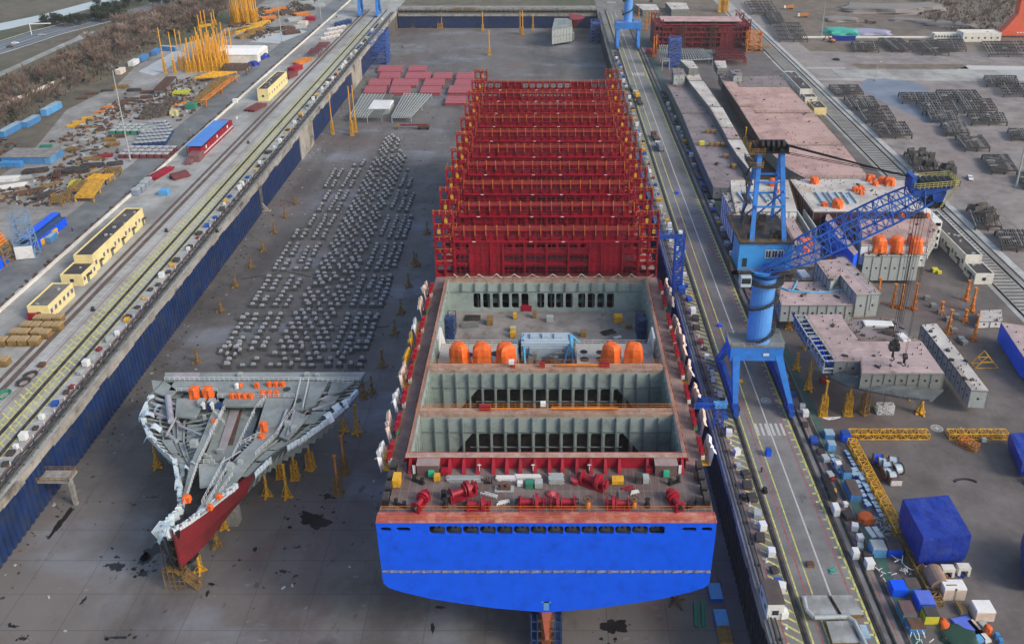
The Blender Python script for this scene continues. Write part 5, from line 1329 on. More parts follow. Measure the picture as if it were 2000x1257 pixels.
for i in range(5):
 for j in range(4): b.box(o0[0]+.0, o0[0]+.03, o0[1]-5.6+i*3, o0[1]-4+i*3, 16.5+j*2.6, 17.9+j*2.6); b.box(o0[0]-2.2,o0[0]-.4,o0[1]-6.03,o0[1]-6.0,16.6+j*2.6,17.8+j*2.6)
b.build('lightening_hole', black, t)
hoods = lump_mesh(4.6, 4.2, 4.9, 11, 16, .10); hood = None
for i, (x_, y_) in enumerate(((1715,489),(1748.5,489),(1785,490))):
 loc = G(x_, y_, 24.5); o = (hood.copy() if hood else hoods.build('tarp_hood', tarpo, smooth=True));
 if hood: COL.objects.link(o)
 hood = hood or o; o.location = loc; o.rotation_euler.z = i*.8
 tag(o, ('left','middle','right')[i]+' one of three large orange hoods in a row on the block ledge', 'tarpaulin hood')
for x_, y_, w_, h_, lab in ((1510,362,3.2,2.8,'orange bundle behind the crane mast on the white-topped block'),(1516,376,1.7,1.6,'small orange bundle below the bigger one behind the crane mast'),(1590,357,3.2,2.4,'orange bundle at the far left corner of the white-topped trough block'),
 (1635,404,3.6,3.0,'orange heap at the near edge of the white-topped trough block'),(1610,402,2.0,1.6,'small orange heap left of the bigger one at the near edge'),(1670,373,2.2,1.8,'left orange heap of a close trio near the pale troughs'),(1681,371,2.4,1.8,'upper orange heap of a close trio near the pale troughs'),(1682,379,1.8,1.6,'lower orange heap of a close trio near the pale troughs'),
 (1700,353,3.2,2.4,'leftmost big orange heap left of the crane boom head'),(1709,361,2.2,1.6,'small orange heap between big heaps left of the boom head'),(1722,356,2.8,2.2,'middle big orange heap left of the crane boom head'),(1737,360,3.6,2.8,'biggest orange heap just left of the crane boom head'),
 (1522,426,1.5,1.6,'small orange bundle right of the crane mast foot'),(1500,424,1.3,1.2,'tiny orange bundle between the crane mast legs'),(1567,480,2.6,2.8,'left orange bundle seen through the crane boom lattice'),(1578,478,2.4,2.6,'right orange bundle seen through the crane boom lattice'),(1573,492,2.2,2.0,'lower orange bundle seen through the crane boom lattice'),
 (1762,424,1.3,1.4,'small orange dome at the far edge of the pink hooded block, left one'),(1811,424,1.3,1.6,'small orange dome at the far right corner of the pink hooded block')):
 zz = 27 if y_ < 415 else 22.5
 if 1700 < x_ and y_ > 415: zz = 27
 xx, y2, _ = G(x_, y_, zz); tarp(xx, y2, zz, w_, w_, h_, lab)
for i, x_ in enumerate((1601,1625,1652)):
 A = Vector(G(x_-2,376,27.1)); C = Vector(G(x_+14,398,27.1)); b = WB(tuple(A)); b.beam(A,C,2.6,.12); n_ = (C-A).cross(Vector((0,0,1))).normalized()*1.35
 b.beam(A+n_,C+n_,.15,1.2); b.beam(A-n_,C-n_,.15,1.2); o = b.build('steel_trough', MATS['casing_blue'], None, tuple(A)); tag(o, ('left','middle','right')[i]+' one of three pale blue troughs on the white-topped block', 'trough')
for i, x_ in enumerate((1448,1492)):
 A = Vector(G(x_-2,376,27.1)); C = Vector(G(x_+14,396,27.1)); b = WB(tuple(A)); b.beam(A,C,2.6,.12); n_ = (C-A).cross(Vector((0,0,1))).normalized()*1.35
 b.beam(A+n_,C+n_,.15,1.2); b.beam(A-n_,C-n_,.15,1.2); o = b.build('steel_trough', MATS['casing_blue'], None, tuple(A)); tag(o, ('left','right')[i]+' pale blue trough of the pair behind the crane mast', 'trough')
def ribs(o0, a, c, wdt, zt, zb, n, m, parent, name='rib_frame'):
 A, C = Vector(G(*a,zt)), Vector(G(*c,zt)); d = (C-A).normalized(); nn = Vector((d.y,-d.x,0))*wdt; b = WB(o0)
 for k in range(n+1):
  p = A.lerp(C, k/n); b.beam(p, p+nn, .22, .3); b.beam(p+Vector((0,0,-2.2)), p+nn+Vector((0,0,-2.2)), .22, .3); b.beam(p+nn, p+nn+Vector((0,0,zb-zt)), .22, .3)
  if k < n: q = A.lerp(C,(k+1)/n); b.face([p+Vector((0,0,zb-zt)),q+Vector((0,0,zb-zt)),q+nn+Vector((0,0,zb-zt)),p+nn+Vector((0,0,zb-zt))])
 for off in (Vector(),nn): b.beam(A+off, C+off, .28, .3); b.beam(A+off+Vector((0,0,-2.2)), C+off+Vector((0,0,-2.2)), .28, .25)
 return b.build(name, m, parent)
t = hblock('T-shaped pink deck block on props beside the crane column', [(((1510,551),(1639,549),(1671,595),(1526,595)), 24, 18.5, m_pink, greyl),(((1593,509),(1649,504),(1719,573),(1673,575),(1641,536),(1622,549)), 27.4, 20, m_pink, greyl),(((1560,520),(1592,512),(1620,546),(1545,548)), 21, 19, m_pinkd, GS)], bits=12)
ribs(tuple(t.location), (1650,503), (1720,573), 2.6, 27.3, 22, 9, greyl, t)
b = WB(tuple(t.location)); b.path([Vector(G(*q,24.2)) for q in ((1512,556),(1540,567),(1580,571),(1620,570),(1655,565))], .3, 6); b.path([Vector(G(*q,24.2)) for q in ((1548,567),(1557,549))], .25, 6); b.build('hose', hose, t)
x,y,z = G(1569,536,21); box_at('wbx', 1569, 540, 'white box lying on the sunken part of the T-shaped block', None, 21, dims=(2.6,5,1.2), m=white, rz=.1)
t = hblock('large L-shaped pink deck block with blue outer side, on tall yellow props', [
 (((1571.6,615),(1642,613),(1652,630),(1679,666),(1800,666),(1844,728),(1683,728),(1681,704),(1631,704)), 29, 24.6, m_pink, GS),
 (((1654,624),(1755,622),(1775,655),(1798,665),(1680,665),(1652,629)), 26.6, 24.5, m_pinkd, GS)], bits=16)
o0 = tuple(t.location)
b = WB(o0); TA = [Vector(G(*q,29)) for q in ((1544,606),(1578,655),(1595,655),(1613,708))]; TB = [Vector(G(*q,24.2)) for q in ((1556,636),(1588,682),(1600,695),(1632,728))]
for k in range(3): b.face([TB[k],TB[k+1],TA[k+1],TA[k]]); b.face([v+Vector((.3,.2,0)) for v in (TA[k],TA[k+1],TB[k+1],TB[k])])
b.build('blue_shell', blue, t)
ribs(o0, (1571,615), (1598,658), 2.6, 29, 25.5, 5, greyl, t); ribs(o0, (1598,655), (1631,704), 2.6, 29, 25.5, 5, greyl, t)
b = WB(o0); P = [Vector(G(*q,24.5)) for q in ((1606,716),(1622,738),(1650,752),(1700,764),(1760,775),(1820,782))]; Q = [Vector(G(*q,26)) for q in ((1613,708),(1640,724),(1690,742),(1750,752),(1800,756),(1844,760))]
for k in range(5): b.face([P[k],P[k+1],Q[k+1],Q[k]]); b.face([v+Vector((0,0,-.4)) for v in (Q[k],Q[k+1],P[k+1],P[k])])
for k in range(60):
 u = k/59*4.99; i = int(u); p = P[i].lerp(P[i+1], u-i); b.beam(p+Vector((0,-.1,0)), p+Vector((0,-.1,1.0)), .08, .08)
b.build('lower_shell', m_bowd, t)
box_at('wbx', 1715, 634, 'white sheet pack on the sunken part of the large L-shaped block', None, 26.6, rz=1.5, s=(1,1.5,.5)); box_at('wbx', 1764, 660, 'white box at the inner edge of the large L-shaped block', None, 29, rz=.2, s=(.8,.7,.4))
b = MB()
for i in range(7): b.beam((rnd(-2,2),rnd(-.5,.5)+i*.4-1,.2+i*.05),(rnd(2,5),rnd(-.5,.5)+i*.4-1,.2+i*.05),.22,.22)
o = b.build('steel_bars', dark, None, G(1722,650,26.6)); tag(o, 'heap of dark steel bars on the sunken part of the L-shaped block', 'steel bars')
for q in ((1607,810),(1655,808),(1687,806)): put(pr_o if q[0]==1687 else pr_l, *q, {1607:'left',1655:'middle',1687:'right'}[q[0]]+' one of three lattice props in front of the large L-shaped block', None, YZ, s=.95)
hprops([(1578,760),(1622,735),(1700,745),(1745,740)], 24.5, 'yellow prop under the large L-shaped block', 'props under the large L-shaped block')
hprops([(1797,807)], 22, 'stout orange prop standing alone in front of the L-shaped block corner', None, pr_y); hprops([(1775,776)], 20, 'short orange prop under the right end of the L-shaped block', None, pr_y)
hprops([(1572,680),(1555,720),(1640,650),(1540,640)], 19, 'orange prop under the T-shaped block', 'props under the T-shaped block')
pr_s = make_prop('support_prop', 8.0, oran, 1.3, .38, True)
for q, s_, lab in (((1743,598),.95,'left of the orange props in the gap right of the T-shaped block'),((1758,602),1.,'thick orange prop second in the gap right of the T-shaped block'),((1784,604),1.1,'thick orange prop third in the gap right of the T-shaped block'),((1712,590),1.05,'orange prop just right of the T-shaped block ribs'),
 ((1886,586),.85,'orange prop just below the annex of the white building'),((1897,608),1.,'tall orange prop second below the white building annex'),((1902,663),1.,'tall orange prop right of the long tilted girder'),((1851,650),.95,'orange prop left of the long tilted girder top'),((1884,628),.5,'short orange prop between taller ones right of the girder'),((1838,612),.5,'low orange prop near the rope bundle')):
 put(pr_s, *q, lab, None, YZ, s=s_)
for q in ((1810,585),(1822,600),(1836,612),(1851,626),(1862,648),(1876,665),(1866,620),(1882,672)):
 box_at('stool', *q, 'small grey steel stool standing among orange props in the right yard', 'steel stools in the right yard', YZ, dims=(1.7,1.3,1.3), m=grey, name='steel_stool', cat='stool', rz=rnd(-.3,.3))
x,y,_ = G(1921,714); b = MB()
for s in (-1,1): b.beam((-3,s*1.2,0),(0,s*1.2,4),.25,.25); b.beam((0,s*1.2,4),(3.4,s*1.2,0),.25,.25); b.beam((-3,s*1.2,0),(3.4,s*1.2,0),.25,.25); b.beam((-1.5,s*1.2,2),(1.7,s*1.2,2),.18,.18)
for u in (-3,-1.5,0,1.7,3.4): b.beam((u,-1.2,4-abs(u)*1.25 if u else 4),(u,1.2,4-abs(u)*1.25 if u else 4),.2,.2)
o = b.build('a_frame', yel, None, (x,y,YZ)); tag(o, 'yellow A-frame trestle right of the long tilted girder', 'trestle')
hblock('long narrow pink-topped girder block lying diagonally in the right yard', [(((1800,634),(1829,631),(1931,762),(1897,760),(1862,712)), 21.5, 16.2, m_wdeck, greyl)], bits=10)
hblock('blue hull side block at the right edge of the photo', [(((1955,629),(2030,640),(2110,760),(2000,698)), 20.5, 14.8, m_pink, blue)], bits=8, holes=False)
hblock('white ribbed box block with open top near the right edge', [(((1915,606),(1956,604),(1958,625),(1912,626)), 16.8, 14.3, m_wdeck, white)], bits=3)
o0 = (102.5, 568, YZ+.6); t = thing('hull_block', 'huge dark red lattice hull block standing in the far right yard', 'hull block', o0)
fr = bpy.data.objects.new('lattice_front', bmesh0_data := lb0.data); COL.objects.link(fr); fr.parent = t; fr.location = (0,0,0); fr.scale = (1.03,1,.95)
fr.material_slots[0].link = 'OBJECT'; fr.material_slots[0].material = reddark
fb = bpy.data.objects.new('lattice_back', lb0.data); COL.objects.link(fb); fb.parent = t; fb.location = (0,22,0); fb.scale = (1.03,1,.95); fb.material_slots[0].link = 'OBJECT'; fb.material_slots[0].material = reddark
b = WB(o0);
for z in (5,10,15): b.box(71.5,133.5,569.5,590,z+YZ,z+YZ+.3)
for x in (71.5,81,92,102,112,123,133): b.box(x-.2,x+.2,569.5,590,YZ+.6,YZ+16)
b.build('deck', reddark, t)
b = WB(o0); b.box(76,129,572,588,YZ+17,YZ+17.4); b.build('top_plate', mat('pale_pink_top', (.45,.30,.29), .7, var=.3, scale=.2), t)
b = WB(o0)
for x in (88,90.5,108,110.5):
 b.lattice((x,566,YZ),(x,566,YZ+17),1.4,1.4,8,.16)
b.build('scaffold', rust, t)
def grid(name, px_, z, m, lab, n=8, k=5, rot=0, legs=True, cat='steel grid', lz=YZ):
 P = [Vector(G(x,y,z)) for x,y in px_]; o0 = tuple(P[0]); t = thing(name, lab, cat, o0); b = WB(o0)
 A, B_, C, D = P
 for i in range(n+1): b.beam(A.lerp(B_,i/n), D.lerp(C,i/n), .28, .6)
 b.build('beam', m, t); b = WB(o0)
 for i in range(k+1): b.beam(A.lerp(D,i/k)-Vector((0,0,.4)), B_.lerp(C,i/k)-Vector((0,0,.4)), .3, .5)
 b.build('cross_beam', m, t)
 if legs:
  b = WB(o0)
  for p in (A,B_,C,D,A.lerp(D,.5),B_.lerp(C,.5)): b.beam((p.x,p.y,lz),(p.x,p.y,z-.6),.4,.4)
  b.build('leg', m, t)
 return t
grid('steel_grid', ((1288,88),(1304,88),(1308,118),(1294,118)), 20, greyl, 'grey plate frame left of the blue scaffold tower', 4, 8)
grid('steel_grid', ((1328,95),(1372,96),(1392,114),(1330,116)), 18, greyl, 'pale grey deck grid right of the blue scaffold tower', 12, 5)
grid('steel_grid', ((1368,98),(1385,99),(1404,113),(1385,115)), 16.5, greyl, 'small grey deck grid left of the red grid', 5, 4)
grid('steel_grid', ((1393,94),(1440,96),(1456,106),(1402,105)), 20, reddark, 'dark red deck grid, upper one under the huge red block', 14, 4)
grid('steel_grid', ((1394,104),(1450,106),(1458,116),(1396,116)), 18, reddark, 'dark red deck grid, lower one in front of the huge red block', 12, 4)
x,y,_ = G(1316,130); t = thing('scaffold_tower', 'blue square scaffold tower near the far end of the left block row', 'scaffold tower', (x,y,YZ))
b = MB(); b.lattice((0,0,0),(0,0,18),7,6,8,.4,None,.28); b.build('frame', mat('scaffold_blue', (.05,.12,.42), .5, var=.2), t)
b = MB()
for i in range(8): b.box(-3.4,3.4,-2.8,2.8,2.2*i+1,2.2*i+1.12); b.beam((-3,-3,2.2*i+1),(3,-3,2.2*i+3.2),.35,.5)
b.build('landing', mat('landing_blue', (.06,.10,.28), .6, var=.3), t)
for q, s_ in (((1276,112),1.6),((1281,105),1.5),((1262,60),1.6),((1247,48),1.7),((1278,45),1.2),((1269,45),1.1)): put(pr_s, *q, 'distant orange prop near the left side of the huge red block', 'distant props beside the huge red block', YZ, s=s_)
x,y,_ = G(1470,100); t = thing('staging_tower', 'orange-yellow staging frame leaning against the right end of the huge red block', 'staging', (x,y,YZ)); b = MB(); b.lattice((0,0,0),(0,0,13),9,5,5,.5,None,.4); b.build('lattice', oran, t); b = MB(); b.box(-4,12,-3,3,3,3.3); b.build('deck', yeld, t)
for i in range(7): put(pr_l, 1404+i*2.6, 22+rnd(-3,3), 'tall yellow lattice prop standing behind the huge red block', 'yellow props behind the huge red block', YZ, s=2.2)
tarp(*G(1271,106), 6, 5, 4, 'dark red curved plate lump beside the far end of the left block row', 'steel plate', None, None, 1) and None
bpy.data.objects[COL.objects[-1].name].material_slots[0].link = 'OBJECT'; COL.objects[-1].material_slots[0].material = reddark
for q, lab in ((((1240,8),(1282,9),(1288,20),(1256,20)),'left pale sheet-roofed shed at the top behind the red block'),(((1300,5),(1340,6),(1346,18),(1312,19)),'right pale sheet-roofed shed at the top behind the red block')):
 hblock(lab, [(q, 19, 14, m_wdeck, GS)], cat='shed', name='shed', rails=False, bits=2)
# white and yellow buildings
def bldg(label, roof_px, z, wall, roof, nwin=6, side=1, door=True, parapet=.5, cat='building', front_win=1, name='building'):
 P = [G(x,y,z) for x,y in roof_px]; xs = sorted(p[0] for p in P); ys_ = sorted(p[1] for p in P)
 x0, x1 = (xs[0]+xs[1])/2, (xs[2]+xs[3])/2; y0, y1 = (ys_[0]+ys_[1])/2, (ys_[2]+ys_[3])/2
 o0 = ((x0+x1)/2,(y0+y1)/2,YZ); t = thing(name, label, cat, o0); H = z-YZ; w, l = (x1-x0)/2, (y1-y0)/2
 b = MB(); b.box(-w,w,-l,l,0,H-.45); b.build('wall', wall, t)
 b = MB(); b.box(-w+.25,w-.25,-l+.25,l-.25,H-.45,H-.15); rf = b.build('roof', roof, t)
 b = MB(); p_ = .28
 for q in ((-w,w,-l,-l+p_),(-w,w,l-p_,l),(-w,-w+p_,-l+p_,l-p_),(w-p_,w,-l+p_,l-p_)): b.box(*q,H-.45,H+parapet*.5)
 b.build('parapet', wall, t)
 b = MB()
 for _ in range(int(l/3)): x, y = rnd(-w+1,w-1), rnd(-l+1,l-1); b.box(x,x+rnd(.4,1.2),y,y+rnd(.3,.9),H-.15,H+rnd(.1,.5))
 b.build('roof_vent', greyl, rf)
 for i in range(nwin):
  y = -l+(i+.5)*2*l/nwin; hgt = min(1.5, H*.35); fx = side*w
  isdoor = door and i % 3 == 1
  z0, z1 = (0,2.3) if isdoor else (H*.38, H*.38+hgt)
  b = MB(); b.box(min(fx,fx+side*.06),max(fx,fx+side*.06),y-.55,y+.55,z0,z1)
  f = b.build('door' if isdoor else 'window', (mat('door_green', (.12,.17,.15), .6) if isdoor else glass), t)
  b = MB(); fx2 = fx+side*.03
  b.box(fx2-.05,fx2+.06,y-.68,y-.55,z0,z1+.1); b.box(fx2-.05,fx2+.06,y+.55,y+.68,z0,z1+.1); b.box(fx2-.05,fx2+.06,y-.68,y+.68,z1,z1+.12)
  if isdoor: b.box(min(fx,fx+side*1.1),max(fx,fx+side*1.1),y-1,y+1,z1+.25,z1+.38)
  else: b.box(fx2-.04,fx2+.05,y-.05,y+.05,z0,z1)
  b.build('frame', white if not isdoor else dark, f)
 for i in range(front_win):
  x = -w+(i+.5)*2*w/front_win; b = MB(); b.box(x-.6,x+.6,-l-.05,-l,H*.35,H*.35+1.2); f = b.build('window', glass, t)
  b = MB(); b.box(x-.7,x+.7,-l-.09,-l-.05,H*.35+1.2,H*.35+1.32); b.box(x-.7,x+.7,-l-.09,-l-.05,H*.35-.12,H*.35); b.build('frame', white, f)
 return t
B1 = bldg('long white dark-roofed building beside the track in the right yard', ((1803,411),(1827,411),(1921,498),(1885,500)), 19.5, wallw, roofd, 14, -1)
bldg('low white annex with dark roof at the near end of the long white building', ((1884,514),(1919,513),(1943,536),(1907,535)), 17.6, wallw, roofd, 4, -1)
bldg('smaller white dark-roofed building beside the far pink decks', ((1530,140),(1553,140),(1586,174),(1563,175)), 20, wallw, roofd, 10, -1, False)
bldg('tiny white annex at the near end of the smaller white building', ((1565,182),(1586,181),(1596,190),(1573,191)), 17.4, wallw, roofd, 2, -1, False)
bldg('yellow flat-roofed shed with a red box, beside the far track', ((1576,198),(1598,197),(1617,211),(1592,212)), 17.5, cream, roofd, 2, -1, False, front_win=0)
bldg('long cream low building with window row at the top right', ((1822,68),(1872,66),(1874,63),(1826,64)), 17.5, wallw, wallw, 1, -1, False, front_win=9)
bldg('taller cream building with wide windows beside the red crane leg', ((1874,66),(1946,64),(1950,58),(1880,59)), 20, wallw, wallw, 1, -1, False, front_win=6)
bldg('long yellow building with black roof and green doors on the left quay', ((142,499),(181,500),(277,407),(246,407)), 20, cream, roofd, 14, 1)
bldg('middle low yellow annex with black roof on the left quay', ((119,536),(160,539),(182,514),(144,512)), 17.8, cream, roofd, 4, 1)
bldg('nearest yellow flat-roofed shed with coiled hoses on its roof, left quay', ((50,599),(92,599),(142,554),(105,552)), 18.4, cream, mat('grey_roof', (.15,.14,.13), .9, var=.4, scale=.15), 6, 1, False)
bldg('small yellow dark-roofed house on the far left quay', ((502,174.5),(522,175.5),(560,140),(540,140)), 20.5, cream, roofd, 8, 1, False)
bldg('small white gatehouse with brown roof at the bottom beside the right dock', ((1486,1132),(1524,1142),(1528,1182),(1500,1185)), 17.3, white, mat('brown_roof', (.09,.07,.065), .9, var=.25), 2, -1, False)
# dark steel racks in the right yard
m_rack = mat('rack_steel', (.075,.070,.068), .75, var=.4, scale=.3, dirt=(.26,.25,.24), damt=.25, dscale=.6)
m_rackp = mat('rack_pale', (.24,.23,.22), .7, var=.3, scale=.5)
def rack(x0,y0,x1,y1,skew,label,h=2.4,n=11,k=4,plates=0):
 P = [Vector(G(*q,YZ+h)) for q in ((x0,y0),(x1-skew,y0),(x1,y1),(x0+skew,y1))]
 o0 = (P[0].x,P[0].y,YZ); t = thing('steel_rack', label, 'steel rack', o0); A,B_,C,D = P
 b = WB(o0)
 for i in range(n+1): b.beam(A.lerp(B_,i/n)+Vector((0,0,rnd(-.1,.1))), D.lerp(C,i/n)+Vector((0,0,rnd(-.1,.1))), .32, .5, R.choice((0,0,1)))
 for i in range(int(n*.8)):
  u, v = rnd(.05,.85), rnd(.1,.8); p = A.lerp(B_,u).lerp(D.lerp(C,u),v); b.obox(p.x,p.y,p.z+.2,rnd(1,4),rnd(.3,1.2),rnd(.1,.5),rnd(-.3,.3),R.choice((0,0,1)))
 b.build('beam', [m_rack, m_rackp], t)
 b = WB(o0)
 for i in range(k+1): b.beam(A.lerp(D,i/k)-Vector((0,0,.5)), B_.lerp(C,i/k)-Vector((0,0,.5)), .4, .6)
 b.build('cross_beam', dark, t)
 b = WB(o0)
 for p in (A,B_,C,D,A.lerp(B_,.5),D.lerp(C,.5)): b.beam((p.x,p.y,YZ),(p.x,p.y,YZ+h-.7),.5,.5)
 b.build('leg', dark, t)
 if plates:
  b = WB(o0)
  for i in range(plates):
   u, v = rnd(.05,.9), rnd(.05,.95); p = A.lerp(B_,u).lerp(D.lerp(C,u),v); a = rnd(-.25,.25); w_, hh = rnd(1.2,3.4), rnd(1.2,4)
   b.obox(p.x,p.y,p.z+.2,w_,.3,hh,a)
   b.obox(p.x-w_/2,p.y,p.z+.2,.3,1.6,hh*.8,a)
  b.build('upright_plate', m_rack, t)
 return t
RK = [(1505,44,1578,76,18,'in the far row left of the far road, near one'),(1494,24,1532,42,10,'in the far row left of the far road, middle one'),(1455,2,1520,24,14,'in the far row left of the far road, top one'),
 (1620,165,1687,182,12,'first of four stepping down beside the track, farthest'),(1650,187,1720,208,14,'second of four stepping down beside the track'),(1674,206,1750,234,18,'third of four stepping down beside the track'),(1704,237,1782,262,16,'last of four stepping down beside the track, nearest'),
 (1756,180,1838,195,8,'at the left end of the bluish wet patch group'),(1791,196,1871,216,12,'lower left in the bluish wet patch group'),(1829,175,1918,193,14,'top of the bluish wet patch group'),(1871,192,1948,214,14,'right end of the bluish wet patch group'),
 (1811,216,1871,232,8,'small low one below the bluish patch group'),(1891,219,1968,237,8,'with a grey side plate below the group at right'),(1839,238,1894,258,10,'small cluttered one above the reddish-edged frame'),(1868,263,1934,287,18,'reddish-edged flat frame in the right frame yard'),
 (1919,301,1988,331,20,'reddish-edged flat frame nearer the tall lamp post'),(1970,250,2030,267,8,'with dark side wall at the right edge of the photo'),(1923,147,1990,163,6,'at upper right, farther one of two'),(1948,162,2040,182,14,'at upper right, nearer one of two'),
 (1664,80,1717,96,4,'leftmost of the long far row below the gravel field'),(1717,74,1784,96,26,'second of the long far row below the gravel field'),(1777,78,1854,102,26,'third of the long far row, largest and darkest'),(1831,76,1888,95,8,'fourth of the long far row below the gravel field'),(1918,80,2010,105,14,'rightmost of the long far row, beside the red crane leg'),(1945,448,2020,480,14,'brown finned one at the right edge beyond the white kerb'),(1990,335,2050,360,12,'cut by the right edge under the lamp post')]
for (x0,y0,x1,y1,sk,lab) in RK: rack(x0,y0,x1,y1,sk,'dark steel beam rack '+lab, n=13)
for (x0,y0,x1,y1,sk,lab,pl) in ((1767,296,1836,331,18,'dark rack crowded with upright plates, above the boom head',26),(1836,322,1866,342,8,'small dark rack of spiky plates right above the boom head',14),(1890,402,1957,440,16,'dark rack with upright plates nearest the white kerb',14)): rack(x0,y0,x1,y1,sk,lab,2.2,9,3,pl)
x,y,_ = G(1770,190); b = MB(); P = []
for k in range(26):
 a = 2*PI*k/26; q = 1+.18*math.sin(3*a)+rnd(-.1,.1); P.append((x+17*q*math.cos(a), y+44*q*math.sin(a), YZ+.016))
b.face(P); struct('wet_patch', b, mat('bluish_wet', (.15,.17,.23), .35, var=.3, scale=.08))
sheet('pale_pavement', [G(*p)[:2] for p in ((1868,136.5),(1890,128),(2020,130),(2020,136.5))], YZ+.03, mk_w)
sheet('planted_bed', [G(*p)[:2] for p in ((1662,125),(1880,125.5),(1893,135),(1680,134))], YZ+.03, m_dirt)
def mast(px_, py_, h, label, heads=6, ring=True, r=.35):
 x,y,_ = G(px_,py_); t = thing('lamp_mast', label, 'lamp mast', (x,y,YZ))
 b = MB(); b.cyl((0,0,0),(0,0,h),r,r*.45,10); b.build('pole', greyl, t)
 b = MB(); b.box(-r*2.2,r*2.2,-r*2.2,r*2.2,0,.5); b.build('base', conc, t)
 if ring:
  b = MB()
  for k in range(12):
   a, c = 2*PI*k/12, 2*PI*(k+1)/12; b.beam((1.8*math.cos(a),1.8*math.sin(a),h-1),(1.8*math.cos(c),1.8*math.sin(c),h-1),.14,.14)
  for k in range(4): a = PI/2*k; b.beam((0,0,h-1),(1.8*math.cos(a),1.8*math.sin(a),h-1),.12,.12)
  b.build('ring', grey, t)
  for k in range(heads):
   a = 2*PI*k/heads; b = MB(); b.obox(2.0*math.cos(a),2.0*math.sin(a),h-1.3,1.0,.7,.7,a); b.build('floodlight', dark, t)
 else:
  b = MB(); b.beam((0,0,h),(1.6,0,h+.3),.12,.12); b.build('arm', greyl, t); b = MB(); b.box(1.2,2.4,-.25,.25,h+.1,h+.35); b.build('lamp_head', white, t)
 return t
def hmast(px_,py_,ty):
 Y = G(px_,py_)[1]; return HY(px_,ty,Y)[2]-YZ
mast(255,315,hmast(255,315,128),'tall grey floodlight mast in the left storage yard'); mast(551,82,hmast(551,82,-4),'tall white mast beside the white sheeting, upper left'); mast(627,38,16,'slender mast near the distant blue portal on the left', ring=False, r=.3)
mast(1604,71,hmast(1604,71,-6),'tall slender pole beside the blue fence at upper right', ring=False); mast(1984,365,hmast(1984,365,268),'tall pale lamp post at the right edge of the photo', ring=False, r=.45); mast(1709,158,11,'short lamp post with a blue base at the yard crossing', ring=False, r=.25)
def car(px_, py_, rz, label, m, group=None, truck=False, s=1):
 x,y,_ = G(px_,py_); t = thing('truck' if truck else 'parked_car', label, 'truck' if truck else 'car', (x,y,YZ+.02), rz, group)
 if not truck:
  prof = [(-2.2,.35),(2.2,.35),(2.25,.8),(1.5,.95),(.85,1.42),(-1.1,1.45),(-1.9,1.0),(-2.25,.9)]
  b = MB(); w_ = .88
  b.face([(-w_,y_,z) for y_,z in prof][::-1]); b.face([(w_,y_,z) for y_,z in prof])
  for (a,c),(d,e) in zip(prof, prof[1:]+prof[:1]): b.face([(-w_,a,c),(-w_,d,e),(w_,d,e),(w_,a,c)][::-1])
  b.build('body', m, t)
  b = MB(); b.hexa([(-.8,.9,.98),(.8,.9,.98),(.8,1.42,.98),(-.8,1.42,.98),(-.7,.86,1.43),(.7,.86,1.43),(.7,.92,1.43),(-.7,.92,1.43)]); b.box(-.9,.9,-1.0,.8,1.0,1.36); b.hexa([(-.8,-1.85,1.03),(.8,-1.85,1.03),(.8,-1.2,1.03),(-.8,-1.2,1.03),(-.7,-1.2,1.46),(.7,-1.2,1.46),(.7,-1.1,1.46),(-.7,-1.1,1.46)]); b.build('window', glass, t)
  ws = ((-.85,1.4),(.85,1.4),(-.85,-1.35),(.85,-1.35)); rr = .33
  for sx in (-1,1): b = MB(); b.box(sx*.6-.15,sx*.6+.15,2.2,2.28,.6,.78); b.build('headlight', white, t)
 else:
  b = MB(); b.box(-1.25,1.25,-4,2.2,1.0,1.3); b.box(-1.2,1.2,-3.9,2.0,1.3,3.0 if s > 0 else 1.6); b.build('load_bed', m, t); b = MB(); b.box(-1.2,1.2,2.4,4.2,.6,2.7); b.build('cab', white if s > 0 else m, t); b = MB(); b.box(-1.05,1.05,4.2,4.24,1.7,2.5); b.build('window', glass, t)
  ws = ((-1.1,3.3),(1.1,3.3),(-1.1,-1.2),(1.1,-1.2),(-1.1,-2.8),(1.1,-2.8)); rr = .5
 for wx, wy_ in ws: b = MB(); b.cyl((wx-.12,wy_,rr),(wx+.12,wy_,rr),rr,rr,12); b.build('wheel', black, t)
 return t
car(1894,350,2.95,'white car driving on the right yard road', white)
car(1633,118,1.1,'dark car with white roof on the far right road', dark); car(30,86,-1.15,'white car on the highway at upper left', white); car(82,70,-1.15,'grey car on the highway, farther along', greyl); car(20,93,-1.15,'dark car just ahead of the white one on the highway', dark)
car(1540,18,1.6,'orange dump truck at the top of the right road', oran, None, True); car(1568,34,1.5,'orange dump truck parked on the dirt, second one', oran, None, True)
car(1700,46,1.4,'brown flat truck on the gravel field', rust, None, True, -1); car(1272,4,.1,'dark vehicle on the far crossing behind the dock', dark)
for px_,py_,rz_,lab,m_,s_ in ((1238,178,.1,'grey low trailer, farthest of the convoy on the right quay road',grey,-1),(1243,190,.1,'yellow truck in the convoy on the far right quay road',yel,1),(1249,203,.1,'dark trailer at the near end of the far convoy, right quay road',dark,-1),(1280,272,.15,'dark red trailer in front of the grey truck, right quay road',rust,-1),(1288,292,.15,'grey truck with yellow load on the right quay road',grey,1)):
 car(px_,py_,rz_,lab,m_,None,True,s_)
